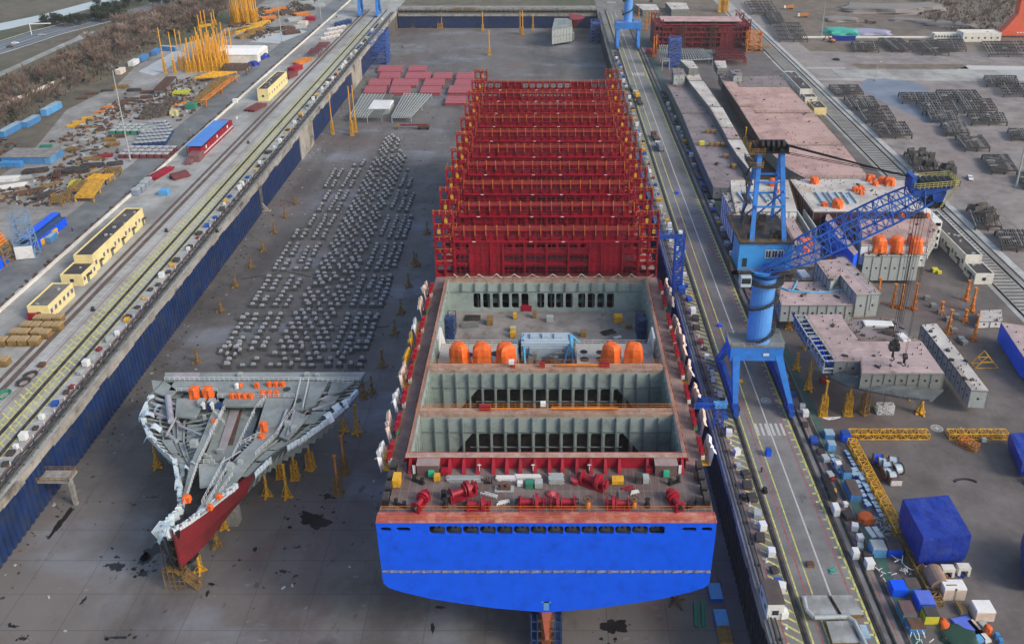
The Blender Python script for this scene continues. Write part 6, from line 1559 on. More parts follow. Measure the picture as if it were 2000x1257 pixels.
x,y,_ = G(1624,83); t = thing('excavator', 'small yellow-orange excavator beside the blue fence', 'excavator', (x,y,YZ), .6); b = MB(); b.box(-1.6,-.9,-2,2,0,.9); b.box(.9,1.6,-2,2,0,.9); b.build('track', dark, t); b = MB(); b.box(-1.4,1.4,-2,1.4,1.1,2.2); b.build('body', oran, t); b = MB(); b.box(-1.3,-.1,.2,1.6,2.2,3.2); b.build('cab', glass, t); b = MB(); b.beam((.4,1.2,2),(.4,5,4.2),.4,.6); b.beam((.4,5,4.2),(.4,6.6,1.2),.35,.5); b.build('boom', oran, t); b = MB(); b.box(-.2,1,6.2,7.2,.4,1.4); b.build('bucket', dark, t)
x,y,_ = G(1647,80); b = MB(); b.box(-8,8,-.3,.3,0,3.4)
for i in range(17): b.box(-8.1+i*1,-7.9+i*1,-.4,-.3,0,3.5)
o = b.build('fence_panel', tblue, None, (x,y,YZ)); tag(o, 'short blue sheet fence beside the excavator', 'fence')
x,y,_ = G(1897,80); b = MB(); b.box(-8,8,-.3,.3,0,3.4)
for i in range(17): b.box(-8.1+i*1,-7.9+i*1,-.4,-.3,0,3.5)
o = b.build('fence_panel', tblue, None, (x,y,YZ)); tag(o, 'blue sheet fence in front of the cream building', 'fence')
tarp(*G(1643,66), 22, 20, 3.5, 'turquoise tarpaulin heap at the edge of the gravel field', 'tarpaulin heap'); COL.objects[-1].material_slots[0].link = 'OBJECT'; COL.objects[-1].material_slots[0].material = mat('turquoise_tarp', (.05,.38,.30), .6, var=.2)
tarp(*G(1695,65), 30, 14, 2.5, 'lilac tarpaulin-covered pile right of the turquoise one', 'tarpaulin heap'); COL.objects[-1].material_slots[0].link = 'OBJECT'; COL.objects[-1].material_slots[0].material = mat('lilac_tarp', (.30,.30,.42), .7, var=.2)
b = MB(); x,y,_ = G(1712,74)
b.box(-52,56,-1.5,1.5,0,.8); o = b.build('pale_slab_row', wallw, None, (x,y,YZ)); tag(o, 'long row of pale concrete slabs along the gravel field', 'slabs')
for (px_,py_,w_,l_,h_,lab) in ((1720,22,60,26,5,'grey gravel mound in the middle of the dirt field'),(1790,18,50,22,4,'long gravel mound right of the middle one'),(1640,40,26,14,2.5,'low rubble mound on the left of the dirt field'),(1850,50,40,14,2.5,'low rubble mound near the cream building'),(1780,42,30,10,2,'small rubble mound with white debris')):
 tarp(*G(px_,py_), w_, l_, h_, lab, 'mound'); COL.objects[-1].material_slots[0].link = 'OBJECT'; COL.objects[-1].material_slots[0].material = mat('gravel_grey', (.22,.20,.19), .95, var=.3, scale=.2)
# equipment on the ship's stern deck
DZ = 34.5
def D(x_, y_): return G(x_, y_, DZ)
def winch(px_, py_, rz, label, s=1.):
 t = thing('mooring_winch', label, 'winch', D(px_,py_), rz); t.scale = (s,s,s)
 b = MB(); b.box(-2.6,2.2,-1,1,0,.4); b.box(-2.6,-2.3,-.9,.9,.4,1.6); b.box(1.9,2.2,-.9,.9,.4,1.9); b.build('bed_frame', red, t)
 b = MB(); b.cyl((-2.2,0,1.2),(.2,0,1.2),.55,.55,14); b.cyl((-2.25,0,1.2),(-2.1,0,1.2),1.15,1.15,16); b.cyl((.1,0,1.2),(.25,0,1.2),1.15,1.15,16); b.build('drum', red, t)
 b = MB(); b.cyl((.5,0,1.3),(1.1,0,1.3),1.35,1.35,16); b.cyl((1.1,0,1.3),(2.4,0,1.3),.5,.5,12); b.cyl((2.4,0,1.3),(2.5,0,1.3),.7,.7,12); b.build('gear_case', red, t)
 b = MB(); b.cyl((-3.1,0,1.2),(-2.3,0,1.2),.45,.6,12); b.build('warping_head', black, t)
 return t
winch(823,985,1.2,'red mooring winch at the left corner of the stern deck',.9); winch(905,968,.5,'large red mooring winch left of centre on the stern deck',1.1); winch(1160,948,-.5,'large red mooring winch right of centre on the stern deck',1.1); winch(1317,983,1.9,'red mooring winch at the right corner of the stern deck',.9)
winch(936,992,0,'low red winch left of the central pair along the stern rail',.9); winch(1040,988,0,'left half of the central red winch pair along the stern rail',1.); winch(1098,988,PI,'right half of the central red winch pair along the stern rail',1.); winch(1205,990,PI,'low red winch right of the central pair along the stern rail',.9)
def bitts(px_,py_,rz,label):
 t = thing('mooring_bitts', label, 'bollard', D(px_,py_), rz)
 b = MB(); b.box(-1.3,1.3,-.35,.35,0,.25); b.build('base', black, t)
 for s in (-1,1): b = MB(); b.cyl((s*.9,0,.25),(s*.9,0,1.1),.32,.32,10); b.cyl((s*.9,0,1.1),(s*.9,0,1.2),.42,.42,10); b.build('post', black, t)
bitts(817,941,-.5,'black double bitts near the left house on the stern deck'); bitts(782,987,-.4,'black double bitts at the left aft corner of the stern deck'); bitts(1316,943,.4,'black double bitts near the right house on the stern deck'); bitts(1352,987,.5,'black double bitts at the right aft corner of the stern deck')
for px_,py_,lab in ((867,972,'black roller post behind the nearer one, left of centre'),(870,988,'black roller post nearest the stern rail, left of centre'),(1264,988,'black conical roller post right of the wheel-topped posts')):
 t = thing('roller_post', lab, 'roller post', D(px_,py_)); b = MB(); b.cyl((0,0,0),(0,0,1.1),.6,.4,10); b.build('pedestal', black, t); b = MB(); b.cyl((0,0,1.1),(0,0,1.6),.42,.42,12); b.cyl((0,0,1.6),(0,0,1.7),.55,.5,12); b.build('roller', black, t)
for px_,py_,lab in ((1148,990,'left'),(1238,990,'right')):
 t = thing('handwheel_post', lab+' rusty orange post topped by a spoked wheel near the stern rail', 'post', D(px_,py_)); b = MB(); b.cyl((0,0,0),(0,0,1.6),.5,.42,10); b.build('pedestal', oran, t)
 b = MB(); P = [Vector((.85*math.cos(a*.524),.85*math.sin(a*.524),2.0)) for a in range(13)]; b.path(P,.09,5)
 for k in range(2): a = k*PI/2+.4; b.beam((.85*math.cos(a),.85*math.sin(a),2.0),(-.85*math.cos(a),-.85*math.sin(a),2.0),.1,.1)
 b.cyl((0,0,1.6),(0,0,2.0),.12,.12,6); b.build('wheel', rust, t)
m_house = mat('house_brown', (.13,.075,.075), .65, var=.15, dirt=(.3,.24,.22), damt=.2)
for px_,lab in ((838,'left'),(1299,'right')):
 t = thing('deck_house', lab+' brown box-shaped deck house with a green box on its front', 'deck house', D(px_,921)); b = MB(); b.box(-2.1,2.1,-1.2,1.4,0,2.5); b.build('wall', m_house, t)
 b = MB(); b.box(-2.2,2.2,-1.3,1.5,2.5,2.62); b.build('roof', mat('house_roof', (.30,.22,.21), .7, var=.2), t)
 s = -1 if px_ < 1000 else 1
 b = MB(); b.box(-.55 if s > 0 else .1,.55 if s > 0 else 1.2,-1.75,-1.2,.2,1.5); b.build('locker', mat('locker_green', (.03,.42,.25), .6), t)
 b = MB(); b.box(s*2.4,s*2.95,-.9,-.8,.3,2.3); b.build('door', white, t)
b = None
for px_,py_,m_,lab,dm in ((854,938,yel,'yellow bin beside the left deck house',(1.1,.9,1.5)),(869,925,red,'small red square hatch box right of the left deck house',(1.3,1.3,1.2)),(1267,921,red,'small red square hatch box left of the right deck house',(1.3,1.3,1.3)),
 (1016,948,white,'white bin left of the dark tool crate on the stern deck',(1.,.8,1.)),(1034,950,green,'dark green open crate in the middle of the stern deck',(1.4,1.3,1.4)),(1052,950,greyl,'pale grey open crate in the middle of the stern deck',(1.4,1.3,1.4)),
 (1206,942,yel,'yellow tool crate with dark contents on the stern deck',(2.2,1.5,1.1)),(1247,941,dark,'dark cabinet left of the pale one on the stern deck',(1.1,1.2,1.7)),(1261,941,greyl,'pale cabinet right of the dark one on the stern deck',(1.1,1.3,1.5)),(1361,935,rust,'brown carton at the right edge of the stern deck',(1.1,1.1,1.2)),
 (776,945,yel,'yellow reel housing at the left edge of the stern deck',(1.4,2.2,2.0))):
 t = cargo_box(*dm, m_, None, 'deck_box'); t.location = D(px_,py_); tag(t, lab, 'box')
for s_ in (-1,1):
 for i in range(4):
  t = cargo_box(1.1,2.0,1.9,black,dark,'fuel_cabinet'); X = s_*29.4; t.location = (X, 125.5+i*2.9, DZ); tag(t, 'black cabinet '+('first','second','third','fourth')[i]+' from the stern along the '+('left' if s_ < 0 else 'right')+' deck edge', 'cabinet')
for px_,py_,r_,lab in ((990,908,.85,'red drum on legs against the coaming left of centre'),(1123,942,.85,'low red drum right of centre on the stern deck'),(1076,965,.9,'flat red cone cover just behind the central winches')):
 t = thing('drum', lab, 'drum', D(px_,py_)); b = MB(); z = 1.2 if 'legs' in lab else 0
 if z:
  for k in range(3): a = k*2.1; b.beam((.5*math.cos(a),.5*math.sin(a),0),(.5*math.cos(a),.5*math.sin(a),1.2),.12,.12)
  b.build('leg', dark, t); b = MB()
 b.cyl((0,0,z),(0,0,z+(.9 if 'cone' not in lab else .3)),r_,r_,14); b.build('body', red, t); b = MB(); b.cyl((0,0,z+(.9 if 'cone' not in lab else .3)),(0,0,z+(1.0 if 'cone' not in lab else .8)),r_*1.04,r_*.3,14); b.build('lid', mat('drum_lid', (.42,.06,.07), .5), t)
def bundle(name, loc, L, n, m, label, w=1.6, layers=3, rz=0, r=.12, cat='steel bars', group=None):
 b = MB()
 for l in range(layers):
  for i in range(n):
   y = (i-(n-1)/2)*w/n+rnd(-.05,.05); e = rnd(-.06,.06)*L; b.beam((-L/2+e,y,r+l*r*2.1),(L/2+e,y,r+l*r*2.1),r*1.7,r*1.7)
 for x in (-L*.3,L*.3): b.box(x-.12,x+.12,-w/2-.1,w/2+.1,-.02,.08)
 o = b.build(name, m, None, loc, rz); return tag(o, label, cat, group)
bundle('pipe_bundle', D(907,938), 6.4, 5, greyl, 'long low cradle of pale pipes left of centre on the stern deck', 1.2, 3); bundle('pipe_bundle', D(988,935), 3.6, 5, white, 'white ladder-like pack left of centre above the engine part', 1.0, 2); bundle('pipe_bundle', D(1032,932), 4.8, 4, white, 'long white pipe pack in the middle of the stern deck', .9, 2); bundle('pipe_bundle', D(1086,939), 2.8, 7, greyl, 'stack of grey steel profiles right of the middle of the stern deck', 1.9, 5)
bundle('pipe_bundle', D(955,943), .5, 3, dark, 'small dark gas bottle pack standing left of the engine part', 1.5, 6, 1.57)
t = thing('engine_part', 'rusty machine part on a pale pallet in the middle of the stern deck', 'machine part', D(985,955)); b = MB(); b.box(-1.8,1.8,-.8,.8,0,.2); b.build('pallet', greyl, t); b = MB(); b.box(-1.2,1.2,-.5,.5,.2,.7); b.cyl((-.6,0,.7),(-.6,0,1.2),.35,.35,10); b.cyl((.5,0,.7),(.5,0,1.3),.4,.4,10); b.build('body', rust, t)
for px_,py_,lab,sw in ((954,970,'white frame piece lying left of centre on the stern deck',1.6),(983,985,'twisted white frame piece near the central winches',1.2),(1240,965,'small white bracket right of centre on the stern deck',.8)):
 b = MB(); b.rail([(-sw,0,.1),(sw,0,.1)],.5,.5,.08); b.rail([(-sw*.6,.6,.1),(sw,.5,.1)],.35,.5,.08); o = b.build('bracket_piece', white, None, D(px_,py_), rnd(-.6,.6)); tag(o, lab, 'bracket')
b = MB(); b.beam((-1.2,0,.2),(1,.6,.3),.35,.2); b.beam((-.3,-.4,.2),(1.3,-.3,.4),.3,.2); o = b.build('bracket_piece', red, None, D(1226,955)); tag(o, 'red steel scraps beside the yellow tool crate', 'scrap')
def person(loc, rz, label, top, leg, pose=0, s=1.0):
 me = bpy.data.meshes.new('person'); st = .16
 V = [(0,0,.95),(0,.01,1.22),(0,0,1.45),(0,0,1.56),(0,.02,1.70),(-.10,0,.9),(-.12,-st*pose,.5),(-.12,st*pose*.6,.06),(-.12,-.14+st*pose*.6,.04),(.10,0,.9),(.12,st*pose,.5),(.12,st*pose*.2-.1*pose,.06),(.12,-.14,.04),
   (-.2,0,1.42),(-.27,.04,1.15),(-.26,-.12,.92),(.2,0,1.42),(.27,.04,1.15),(.26,-.12,.92),(-.26,-.15,.84),(.26,-.15,.84)]
 E = [(0,1),(1,2),(2,3),(3,4),(0,5),(5,6),(6,7),(7,8),(0,9),(9,10),(10,11),(11,12),(2,13),(13,14),(14,15),(15,19),(2,16),(16,17),(17,18),(18,20)]
 r = [.15,.14,.16,.06,.105,.1,.07,.05,.04,.1,.07,.05,.04,.07,.05,.038,.07,.05,.038,.035,.035]
 me.from_pydata(V, E, []); o = bpy.data.objects.new('person', me); COL.objects.link(o)
 md = o.modifiers.new('skin', 'SKIN');
 if not me.skin_vertices:
  bpy.context.view_layer.objects.active = o
 for k, sv in enumerate(me.skin_vertices[0].data): sv.radius = (r[k], r[k]*.85); sv.use_root = k == 0
 o.modifiers.new('sub', 'SUBSURF').levels = 1; o.modifiers['sub'].render_levels = 1
 me.materials.append(top); o.location = loc; o.rotation_euler.z = rz; o.scale = (s,s,s); tag(o, label, 'person')
 b = MB(); b.cyl((0,.02,1.72),(0,.02,1.80),.125,.11,10); b.cyl((0,.02,1.80),(0,.02,1.85),.11,.05,10); b.build('helmet', leg, o)
 b = MB()
 for s_ in (-1,1): b.cyl((s_*.11,0,.9),(s_*.12,0,.1),.105,.075,8)
 b.build('trousers', mat('trousers_dark', (.03,.035,.05), .8), o); return o
hv = mat('clothes_white', (.5,.5,.48), .8); dk = mat('clothes_dark', (.03,.04,.07), .8)
try:
 for px_,py_,rz_,lab,mt,hm,po in ((1487,922,.3,'person in dark clothes and pale trousers walking on the right quay road',dk,hv,1),(1875,843,1,'person in white top standing on the yellow truss gangway line',hv,dk,0),(372,258,2,'person in pale clothes walking on the left road beside blue crates',hv,hv,1),(142,452,1,'person in dark clothes on the left road near the blue lattice tower',dk,dk,1),(664,5,0,'person far up the left road near the distant portal',dk,hv,1)):
  person(G(px_,py_,YZ+.02), rz_, lab, mt, hm, po)
 person(D(1206,972), .2, 'person in black overalls standing on the stern deck right of centre', dk, dk, 0)
except Exception as e: print('person', e)
def stage(s, y, k, label, wh, L=6.0):
 o0 = (s*30.6, y, DZ); t = thing('hanging_stage', label, 'work stage', o0)
 b = MB()
 for dy in (-1.1,1.1): b.hexa([(s*-.2,dy-.3,-.4),(s*1.0,dy-.3,-.4),(s*1.0,dy+.3,-.4),(s*-.2,dy+.3,-.4),(s*-.4,dy-.3,2.1),(s*.3,dy-.3,2.4),(s*.3,dy+.3,2.4),(s*-.4,dy+.3,2.1)])
 b.box(-.3,.3,-L/2,L/2,1.4,1.6); b.build('bracket', red, t)
 b = MB(); n = 6; P = []
 for i in range(n+1): P.append((s*(1.2+rnd(-.2,.5)), -L/2+L*i/n, rnd(1.2,2.6), rnd(-2.0,-.8)))
 for (x0,y0,a0,c0),(x1,y1,a1,c1) in zip(P,P[1:]):
  b.face([(x0,y0,c0),(x1,y1,c1),(x1+s*.5,y1,a1),(x0+s*.5,y0,a0)]); b.face([(x0-.08,y0,c0),(x1-.08,y1,c1),(x1+s*.5-.08,y1,a1),(x0+s*.5-.08,y0,a0)][::-1])
  b.face([(x0+s*.5,y0,a0),(x1+s*.5,y1,a1),(x1+s*1.1,y1,a1-.5),(x0+s*1.1,y0,a0-.5)])
 b.build('screen', wh, t)
 b = MB(); b.box(s*.1,s*1.4,-L/2,L/2,-1.1,-1.0); b.rail([(s*1.4,-L/2,-1),(s*1.4,L/2,-1)],1.3,1.0,.05); b.build('walkway', grey if k%3 else yel, t)
 b = MB(); b.box(-.2,.5,-L/2+.3,-L/2+1.2,.1,1.0); b.build('box', green if k%3 == 1 else white, t)
ppk = mat('stage_sheet', (.62,.48,.40), .7, var=.25, scale=.5, dirt=(.5,.5,.5)); wsh = mat('stage_sheet_white', (.66,.67,.68), .6, var=.12, scale=.6)
ysg = [138.5,147.5,156.5,165.5,172.5,179,186.5,196,204]
for s in (-1,1):
 for k, y in enumerate(ysg):
  m_ = (wsh if k in (0,2,6) else ppk) if s < 0 else (ppk if k != 0 else wsh)
  if k in (4,5) and s < 0: m_ = yel
  stage(s, y+(1.5 if s > 0 else 0), k, ('left' if s < 0 else 'right')+' side hull work stage, '+ORD[k].replace('nearest','first')+' from the stern'+(', yellow' if m_ is yel else ', white sheeted' if m_ is wsh else ', pinkish sheeted'), m_)
h2 = lump_mesh(4.3, 3.6, 5.9, 21, 16, .10); h0 = None
for x_, lab in ((896,'leftmost tall orange hood in the engine bay of the ship'),(941,'second tall orange hood from the left in the engine bay'),(988,'third tall orange hood, with a white strap, in the engine bay'),(1194,'fourth tall orange hood, right of the engine opening'),(1238,'rightmost tall orange hood in the engine bay of the ship')):
 X = (x_-1067)*202/FPX; o = h0.copy() if h0 else h2.build('tarp_hood', tarpo, smooth=True)
 if h0: COL.objects.link(o)
 h0 = h0 or o; o.location = (X, 172.3, 33.05); o.rotation_euler.z = x_*.01; tag(o, lab, 'tarpaulin hood')
b = MB(); b.cyl((0,0,0),(0,0,1.4),.9,.9,12); b.cyl((0,0,1.4),(0,0,1.6),.9,.4,12); o = b.build('drum', reddark, None, (-14.8,173,33.1)); tag(o, 'dark red drum between the second and third orange hoods', 'drum')
EZ = 27.3
for px_,py_,m_,lab,dm in ((957,632,yeld,'rusty yellow box on the engine deck, left',(1.6,2,1.9)),(1006,622,yel,'small yellow stand at the far side of the engine deck',(.9,.9,1.8)),(1002,657,yel,'yellow box on the blue hose, left of the casing',(1.4,1.4,1.6)),(1002,647,mat('pale_yellow', (.45,.42,.2), .6),'pale yellow box just behind the one on the blue hose',(1.4,1.2,1.4)),(1028,606,red,'red open box hanging at the far opening of the engine bay',(3,1.2,1.8)),(1044,620,yeld,'dull yellow stand right of the red box',(1.,1.,1.9)),
 (1074,628,greyl,'grey-blue cabinet behind the pale blue casing',(1.8,1.2,1.8)),(1207,628,yel,'yellow machine on the right of the engine deck',(2.2,1.8,2.0)),(1228,640,yeld,'small dull yellow box right of the yellow machine',(1.6,1.,1.1)),(1139,656,yeld,'small brown box right of the blue hoses',(1.3,1.2,1.6))):
 t = cargo_box(*dm, m_, None, 'deck_box'); t.location = G(px_,py_,EZ); tag(t, lab, 'box')
bundle('pipe_bundle', G(922,622,EZ), 4.2, 6, dark, 'upper pack of steel angles at the left of the engine deck', 2.6, 2); bundle('pipe_bundle', G(918,636,EZ), 4.6, 5, grey, 'lower pack of steel angles at the left of the engine deck', 2.6, 2, .1); bundle('pipe_bundle', G(1188,650,EZ), 3.6, 4, dark, 'dark scrap heap with a long pipe on the right of the engine deck', 2, 2, .4); bundle('pipe_bundle', G(1206,659,EZ), 2, 4, white, 'small white bracket heap at the right front of the engine deck', 1, 1, .4)
t = thing('gangway_tower', 'blue lattice gangway tower on the right quay reaching over to the ship', 'gangway tower', (*G(1322,560)[:2],YZ)); H_ = 17.5
b = MB(); b.lattice((0,0,0),(0,0,H_),2.6,2.6,8,.35,None,.22); b.build('tower', cblued, t)
b = MB()
for k in range(6): b.beam((-1,-1.2,1+k*2.8),(1,-1.2,3.4+k*2.8),.3,.7)
b.build('stair', cblued, t); b = MB(); b.box(-7.5,1.4,-1.2,1.2,H_,H_+.3); b.rail([(-7.5,-1.2,H_+.3),(1.4,-1.2,H_+.3),(1.4,1.2,H_+.3),(-7.5,1.2,H_+.3)],1.3,1.2,.1); b.build('gangway', cblued, t); b = MB(); b.box(-.6,.6,-.6,.6,H_+1.2,H_+2.2); b.build('cabinet', white, t)
box_at('bluebox', 1331, 572, 'small blue cabin at the foot of the gangway tower', None, YZ, dims=(2.2,2.0,2.2), m=cblued, name='cabin', cat='cabin')
t = thing('gangway', 'blue gangway bridge from the ship to the right quay near the crane', 'gangway', (36.5, 174, YZ)); b = MB(); z0 = 7.5
b.hexa([(-6,-1,z0-1.2),(4,-1,z0-1.6),(4,1,z0-1.6),(-6,1,z0-1.2),(-6,-1,z0-.6),(4,-1,z0-1),(4,1,z0-1),(-6,1,z0-.6)]); b.build('deck', cblued, t); b = MB(); b.rail([(-6,-1,z0-.6),(4,-1,z0-1)],1.2,1,.1); b.rail([(-6,1,z0-.6),(4,1,z0-1)],1.2,1,.1); b.build('guard_rail', cblued, t)
b = MB(); b.lattice((5.4,0,0),(5.4,0,z0-1),2.0,2.0,3,.2,None,.14); b.build('landing_frame', cblued, t); b = MB(); b.box(4,7,-1.4,1.4,z0-1,z0-.8); b.rail([(4,-1.4,z0-.8),(7,-1.4,z0-.8),(7,1.4,z0-.8)],1.1,1,.1); b.build('landing', lblue, t)
t = thing('scaffold', 'blue scaffold around the red rudder below the stern', 'scaffold', (0,124.0,0)); b = MB()
for x in (-2.9,-1.7,1.7,2.9):
 for y in (-2.2,0,2.2): b.box(x-.14,x+.14,y-.14,y+.14,0,11)
for z in (1.5,4,6.5,9):
 for s in (-1,1): b.box(s*1.6,s*3.0,-2.3,2.3,z,z+.12); b.rail([(s*3.0,-2.3,z),(s*3.0,2.3,z)],1.1,1.5,.05)
 b.beam((-2.9,-2.2,z),(2.9,-2.2,z),.16,.25)
b.build('frame', navy, t); b = MB()
for z in (1.55,4.05,6.55,9.05): b.box(-1.6,1.6,-2.4,-1.6,z,z+.1)
b.box(-1.6,1.6,-2.5,-2.4,9.6,9.72); b.build('plank', yeld, t)
b = None
for x_,y_,lab in ((1396,1160,'blue flat box on the dock floor by the right wall, farthest of three'),(1408,1212,'blue flat box on the dock floor by the right wall, second of three')): t = cargo_box(2.6,4,1.2,blue,lblue,'flat_box'); t.location = G(x_,y_,0); tag(t, lab, 'box')
t = cargo_box(2.6,4,1.2,yel,yeld,'flat_box'); t.location = G(1416,1245,0); tag(t, 'dull yellow flat box on the dock floor by the right wall, nearest of three', 'box')
for x_,lab in ((1360,'left'),(1374,'right')): bundle('pipe_bundle', G(x_,1200,0), 6, 3, green, lab+' dark green bundle lying on the dock floor at lower right', .9, 2, 1.45, .15)
x,y,_ = G(1322,1178,0); b = MB()
for k in range(4): a = k*PI/2+.5; b.beam((0,0,1.2),(2*math.cos(a),2*math.sin(a),0),.3,.3)
b.cyl((0,0,.8),(0,0,2),.3,.3,8); o = b.build('pipe_stand', rust, None, (x,y,0)); tag(o, 'rusty four-legged stand on the dock floor under the stern right', 'stand')
# left storage yard and quay
def cont(w,l,h,m,roof=None,name='container'):
 t = thing(name, 'x', 'container'); b = MB(); b.box(-w/2,w/2,-l/2,l/2,.15,h-.1)
 n = int(l/.6)
 for i in range(n): y = -l/2+(i+.5)*l/n; b.box(-w/2-.05,-w/2,y-.15,y+.15,.3,h-.3); b.box(w/2,w/2+.05,y-.15,y+.15,.3,h-.3)
 b.build('body', m, t); b = MB(); b.box(-w/2-.04,w/2+.04,-l/2-.04,l/2+.04,h-.1,h); b.build('roof', roof or m, t)
 b = MB(); b.box(-w/2+.2,-.05,-l/2-.08,-l/2-.02,.4,h-.4); b.box(.05,w/2-.2,-l/2-.08,-l/2-.02,.4,h-.4); b.build('door', m, t); return t
pale_b = mat('pale_blue_roof', (.30,.42,.52), .6, var=.25, dirt=(.2,.2,.2)); m_cb = mat('container_blue', (.05,.22,.50), .5, var=.2, dirt=(.12,.15,.18), damt=.3)
for (x_,y_,l_,h_,m_,r_,lab,rz) in ((22,259,16,3.2,m_cb,pale_b,'blue container row at the left edge, nearest one',.0),(62,243,12,3.2,m_cb,pale_b,'blue container with white patches, second in the left row',0),(102,219,15,3.6,lblue,pale_b,'long pale blue container, farthest in the left row',0),
 (262,127,9,3,white,white,'white cabin at the near end of the upper blue cabins',0),(280,118,11,3,m_cb,m_cb,'blue cabin right behind the white one, upper left',0),(305,106,9,3,m_cb,m_cb,'blue cabin, third along the tree edge',.1),(330,99,12,3,m_cb,pale_b,'blue cabin farthest along the tree edge by the yellow towers',1.3),(236,144,7,3,ppk,white,'small pinkish-white cabin by the trees, upper left',0),
 (82,455,22,3.2,navy,blue,'long blue container, left one beside the lattice tower',0),(96,462,20,3.2,blue,navy,'long blue container, right one beside the lattice tower',0),(98,470,5,2.4,m_cb,pale_b,'small blue box behind the yellow bins',0),
 (-6,525,9,2.6,blue,blue,'blue box cut by the left edge below the orange mast',0)):
 t = cont(3.2 if l_ < 20 else 3.0,l_,h_,m_,r_); t.location = G(x_,y_); t.rotation_euler.z = rz; tag(t, lab, 'container')
t = thing('workshop', 'wide blue shed with a grey patched roof in the left storage yard', 'shed', G(66,313)); b = MB(); b.box(-11,10,-5,6,0,3.2); b.build('wall', m_cb, t); b = MB(); b.box(-11.3,10.3,-5.3,6.3,3.2,3.5)
b.build('roof', mat('patched_roof', (.20,.19,.18), .85, var=.3, scale=.5, dirt=(.36,.36,.36), damt=.3, dscale=.3), t); b = MB(); b.box(8,10.6,-5.4,-5.3,.2,3); b.box(10,10.1,-5,0,.3,3.1); b.build('door', lblue, t)
for i,x_ in enumerate((10,24,38)): box_at('bb', x_, 326, ('left','middle','right')[i]+' blue cube box of three in front of the wide blue shed', None, YZ, dims=(2.8,2.8,2.5), m=m_cb)
tp = make_tower('tall_prop', 7, 22, mat('prop_amber', (.75,.36,.02), .6, var=.2, scale=.5, dirt=(.5,.18,.03), damt=.3), yel, 1.5); kids(tp); tag(tp, 'tall orange-yellow prop standing in the dense upright cluster, upper left', 'prop', 'upright props in the dense cluster')
first = True; gx = [(x, y) for y in range(9) for x in range(11)]
c0 = Vector(G(366,142)); ux = Vector(G(437,138))-c0; uy = (Vector(G(400,112))-c0)*.9
for i in range(9):
 for j in range(5):
  p = c0+ux*(i/8.5)+uy*(j/5)+Vector((rnd(-.4,.4),rnd(-.4,.4),0)); h = rnd(.72,1.0)
  if first: tp.location = p; tp.scale = (1.1,1.1,h); first = False
  else: dup(tp, p, rnd(0,1.5), scale=(1.1,1.1,h))
for i,(x_,y_,s_) in enumerate(((323,143,1.22),(342,143,1.1),(353,136,1.1),(361,135,1.05),(441,124,1.15),(408,92,1.1))):
 c = dup(tp, G(x_,y_), 0, label='lone tall orange prop, '+ORD[i].replace('nearest','first')+' from the left around the dense upright cluster', scale=(1,1,s_)); del c['group']
for i in range(20):
 c = dup(tp, G(455+i*2.5+rnd(-1,1), 46+rnd(-6,4)), 0, label='tall rusty orange prop in the farther upright cluster at the top', group='upright props in the farther cluster', scale=(1.3,1.3,rnd(1.2,1.6)))
for i,(x_,y_) in enumerate(((390,60),(395,52),(416,55),(420,48))): c = dup(tp, G(x_,y_), 0, label='short orange prop near the bushes between the two upright clusters', group='short props by the bushes', scale=(1.3,1.3,.5))
def platform(px_, z, m, lab, n=8, k=3, cat='staging platform', name='staging_platform'): return grid(name, px_, YZ+z, m, lab, n, k, cat=cat)
platform(((380,152),(428,150),(462,140),(420,139)), 3, yel, 'yellow beam platform at the foot of the dense upright cluster', 7, 4)
platform(((372,200),(400,198),(458,150),(425,152)), 3, yeld, 'long greenish-yellow platform beside the left road', 14, 4); platform(((392,197),(402,196),(462,150),(452,150)), 3.4, oran, 'long orange-yellow edge beam of the platform beside the left road', 2, 10)
platform(((430,137),(480,136),(490,124),(440,124)), 3.5, rust, 'brown-topped platform between the upright cluster and the white tent', 10, 5)
platform(((300,176),(322,174),(344,150),(325,150)), 4, rust, 'brown slatted rack behind the greenish-yellow platform', 9, 3)
platform(((337,182),(365,182),(372,175),(343,176)), 1.4, mat('lime_paint', (.5,.52,.05), .6), 'small lime yellow grating heap on the dark ground', 6, 3)
for (P,lab,m_,n_) in ((((146,384),(182,384),(205,350),(176,350)),'dense yellow roller frame pile, nearest beside the left road',yel,14),(((128,372),(156,370),(172,352),(150,352)),'yellow frame pile left of the nearest one',yeld,10),(((165,352),(205,350),(222,340),(185,340)),'yellow frame pile farther along, beside the road',yel,10),(((170,344),(205,330),(212,328),(178,338)),'flat yellow-brown frame pile under the black heap',yeld,6),
 (((205,338),(232,334),(236,325),(212,327)),'small tan platform at the far end of the yellow piles',yeld,5),(((96,393),(120,392),(128,380),(104,381)),'small yellow-brown table frame at the near end of the piles',yeld,5),(((118,386),(134,384),(138,374),(122,375)),'small yellow-brown table frame behind the nearest table',yeld,4),(((132,366),(150,362),(158,350),(140,352)),'lime-yellow frame heap among the yellow piles',MATS['bright_yellow'],5)):
 platform(P, 2.4, m_, lab, n_, 3)
def bun(x_,y_,L,n,m,lab,w=2.,ly=3,rz=1.2,r=.22): return bundle('steel_stack', G(x_,y_), L, n, m, lab, w, ly, rz, r, 'steel stack')
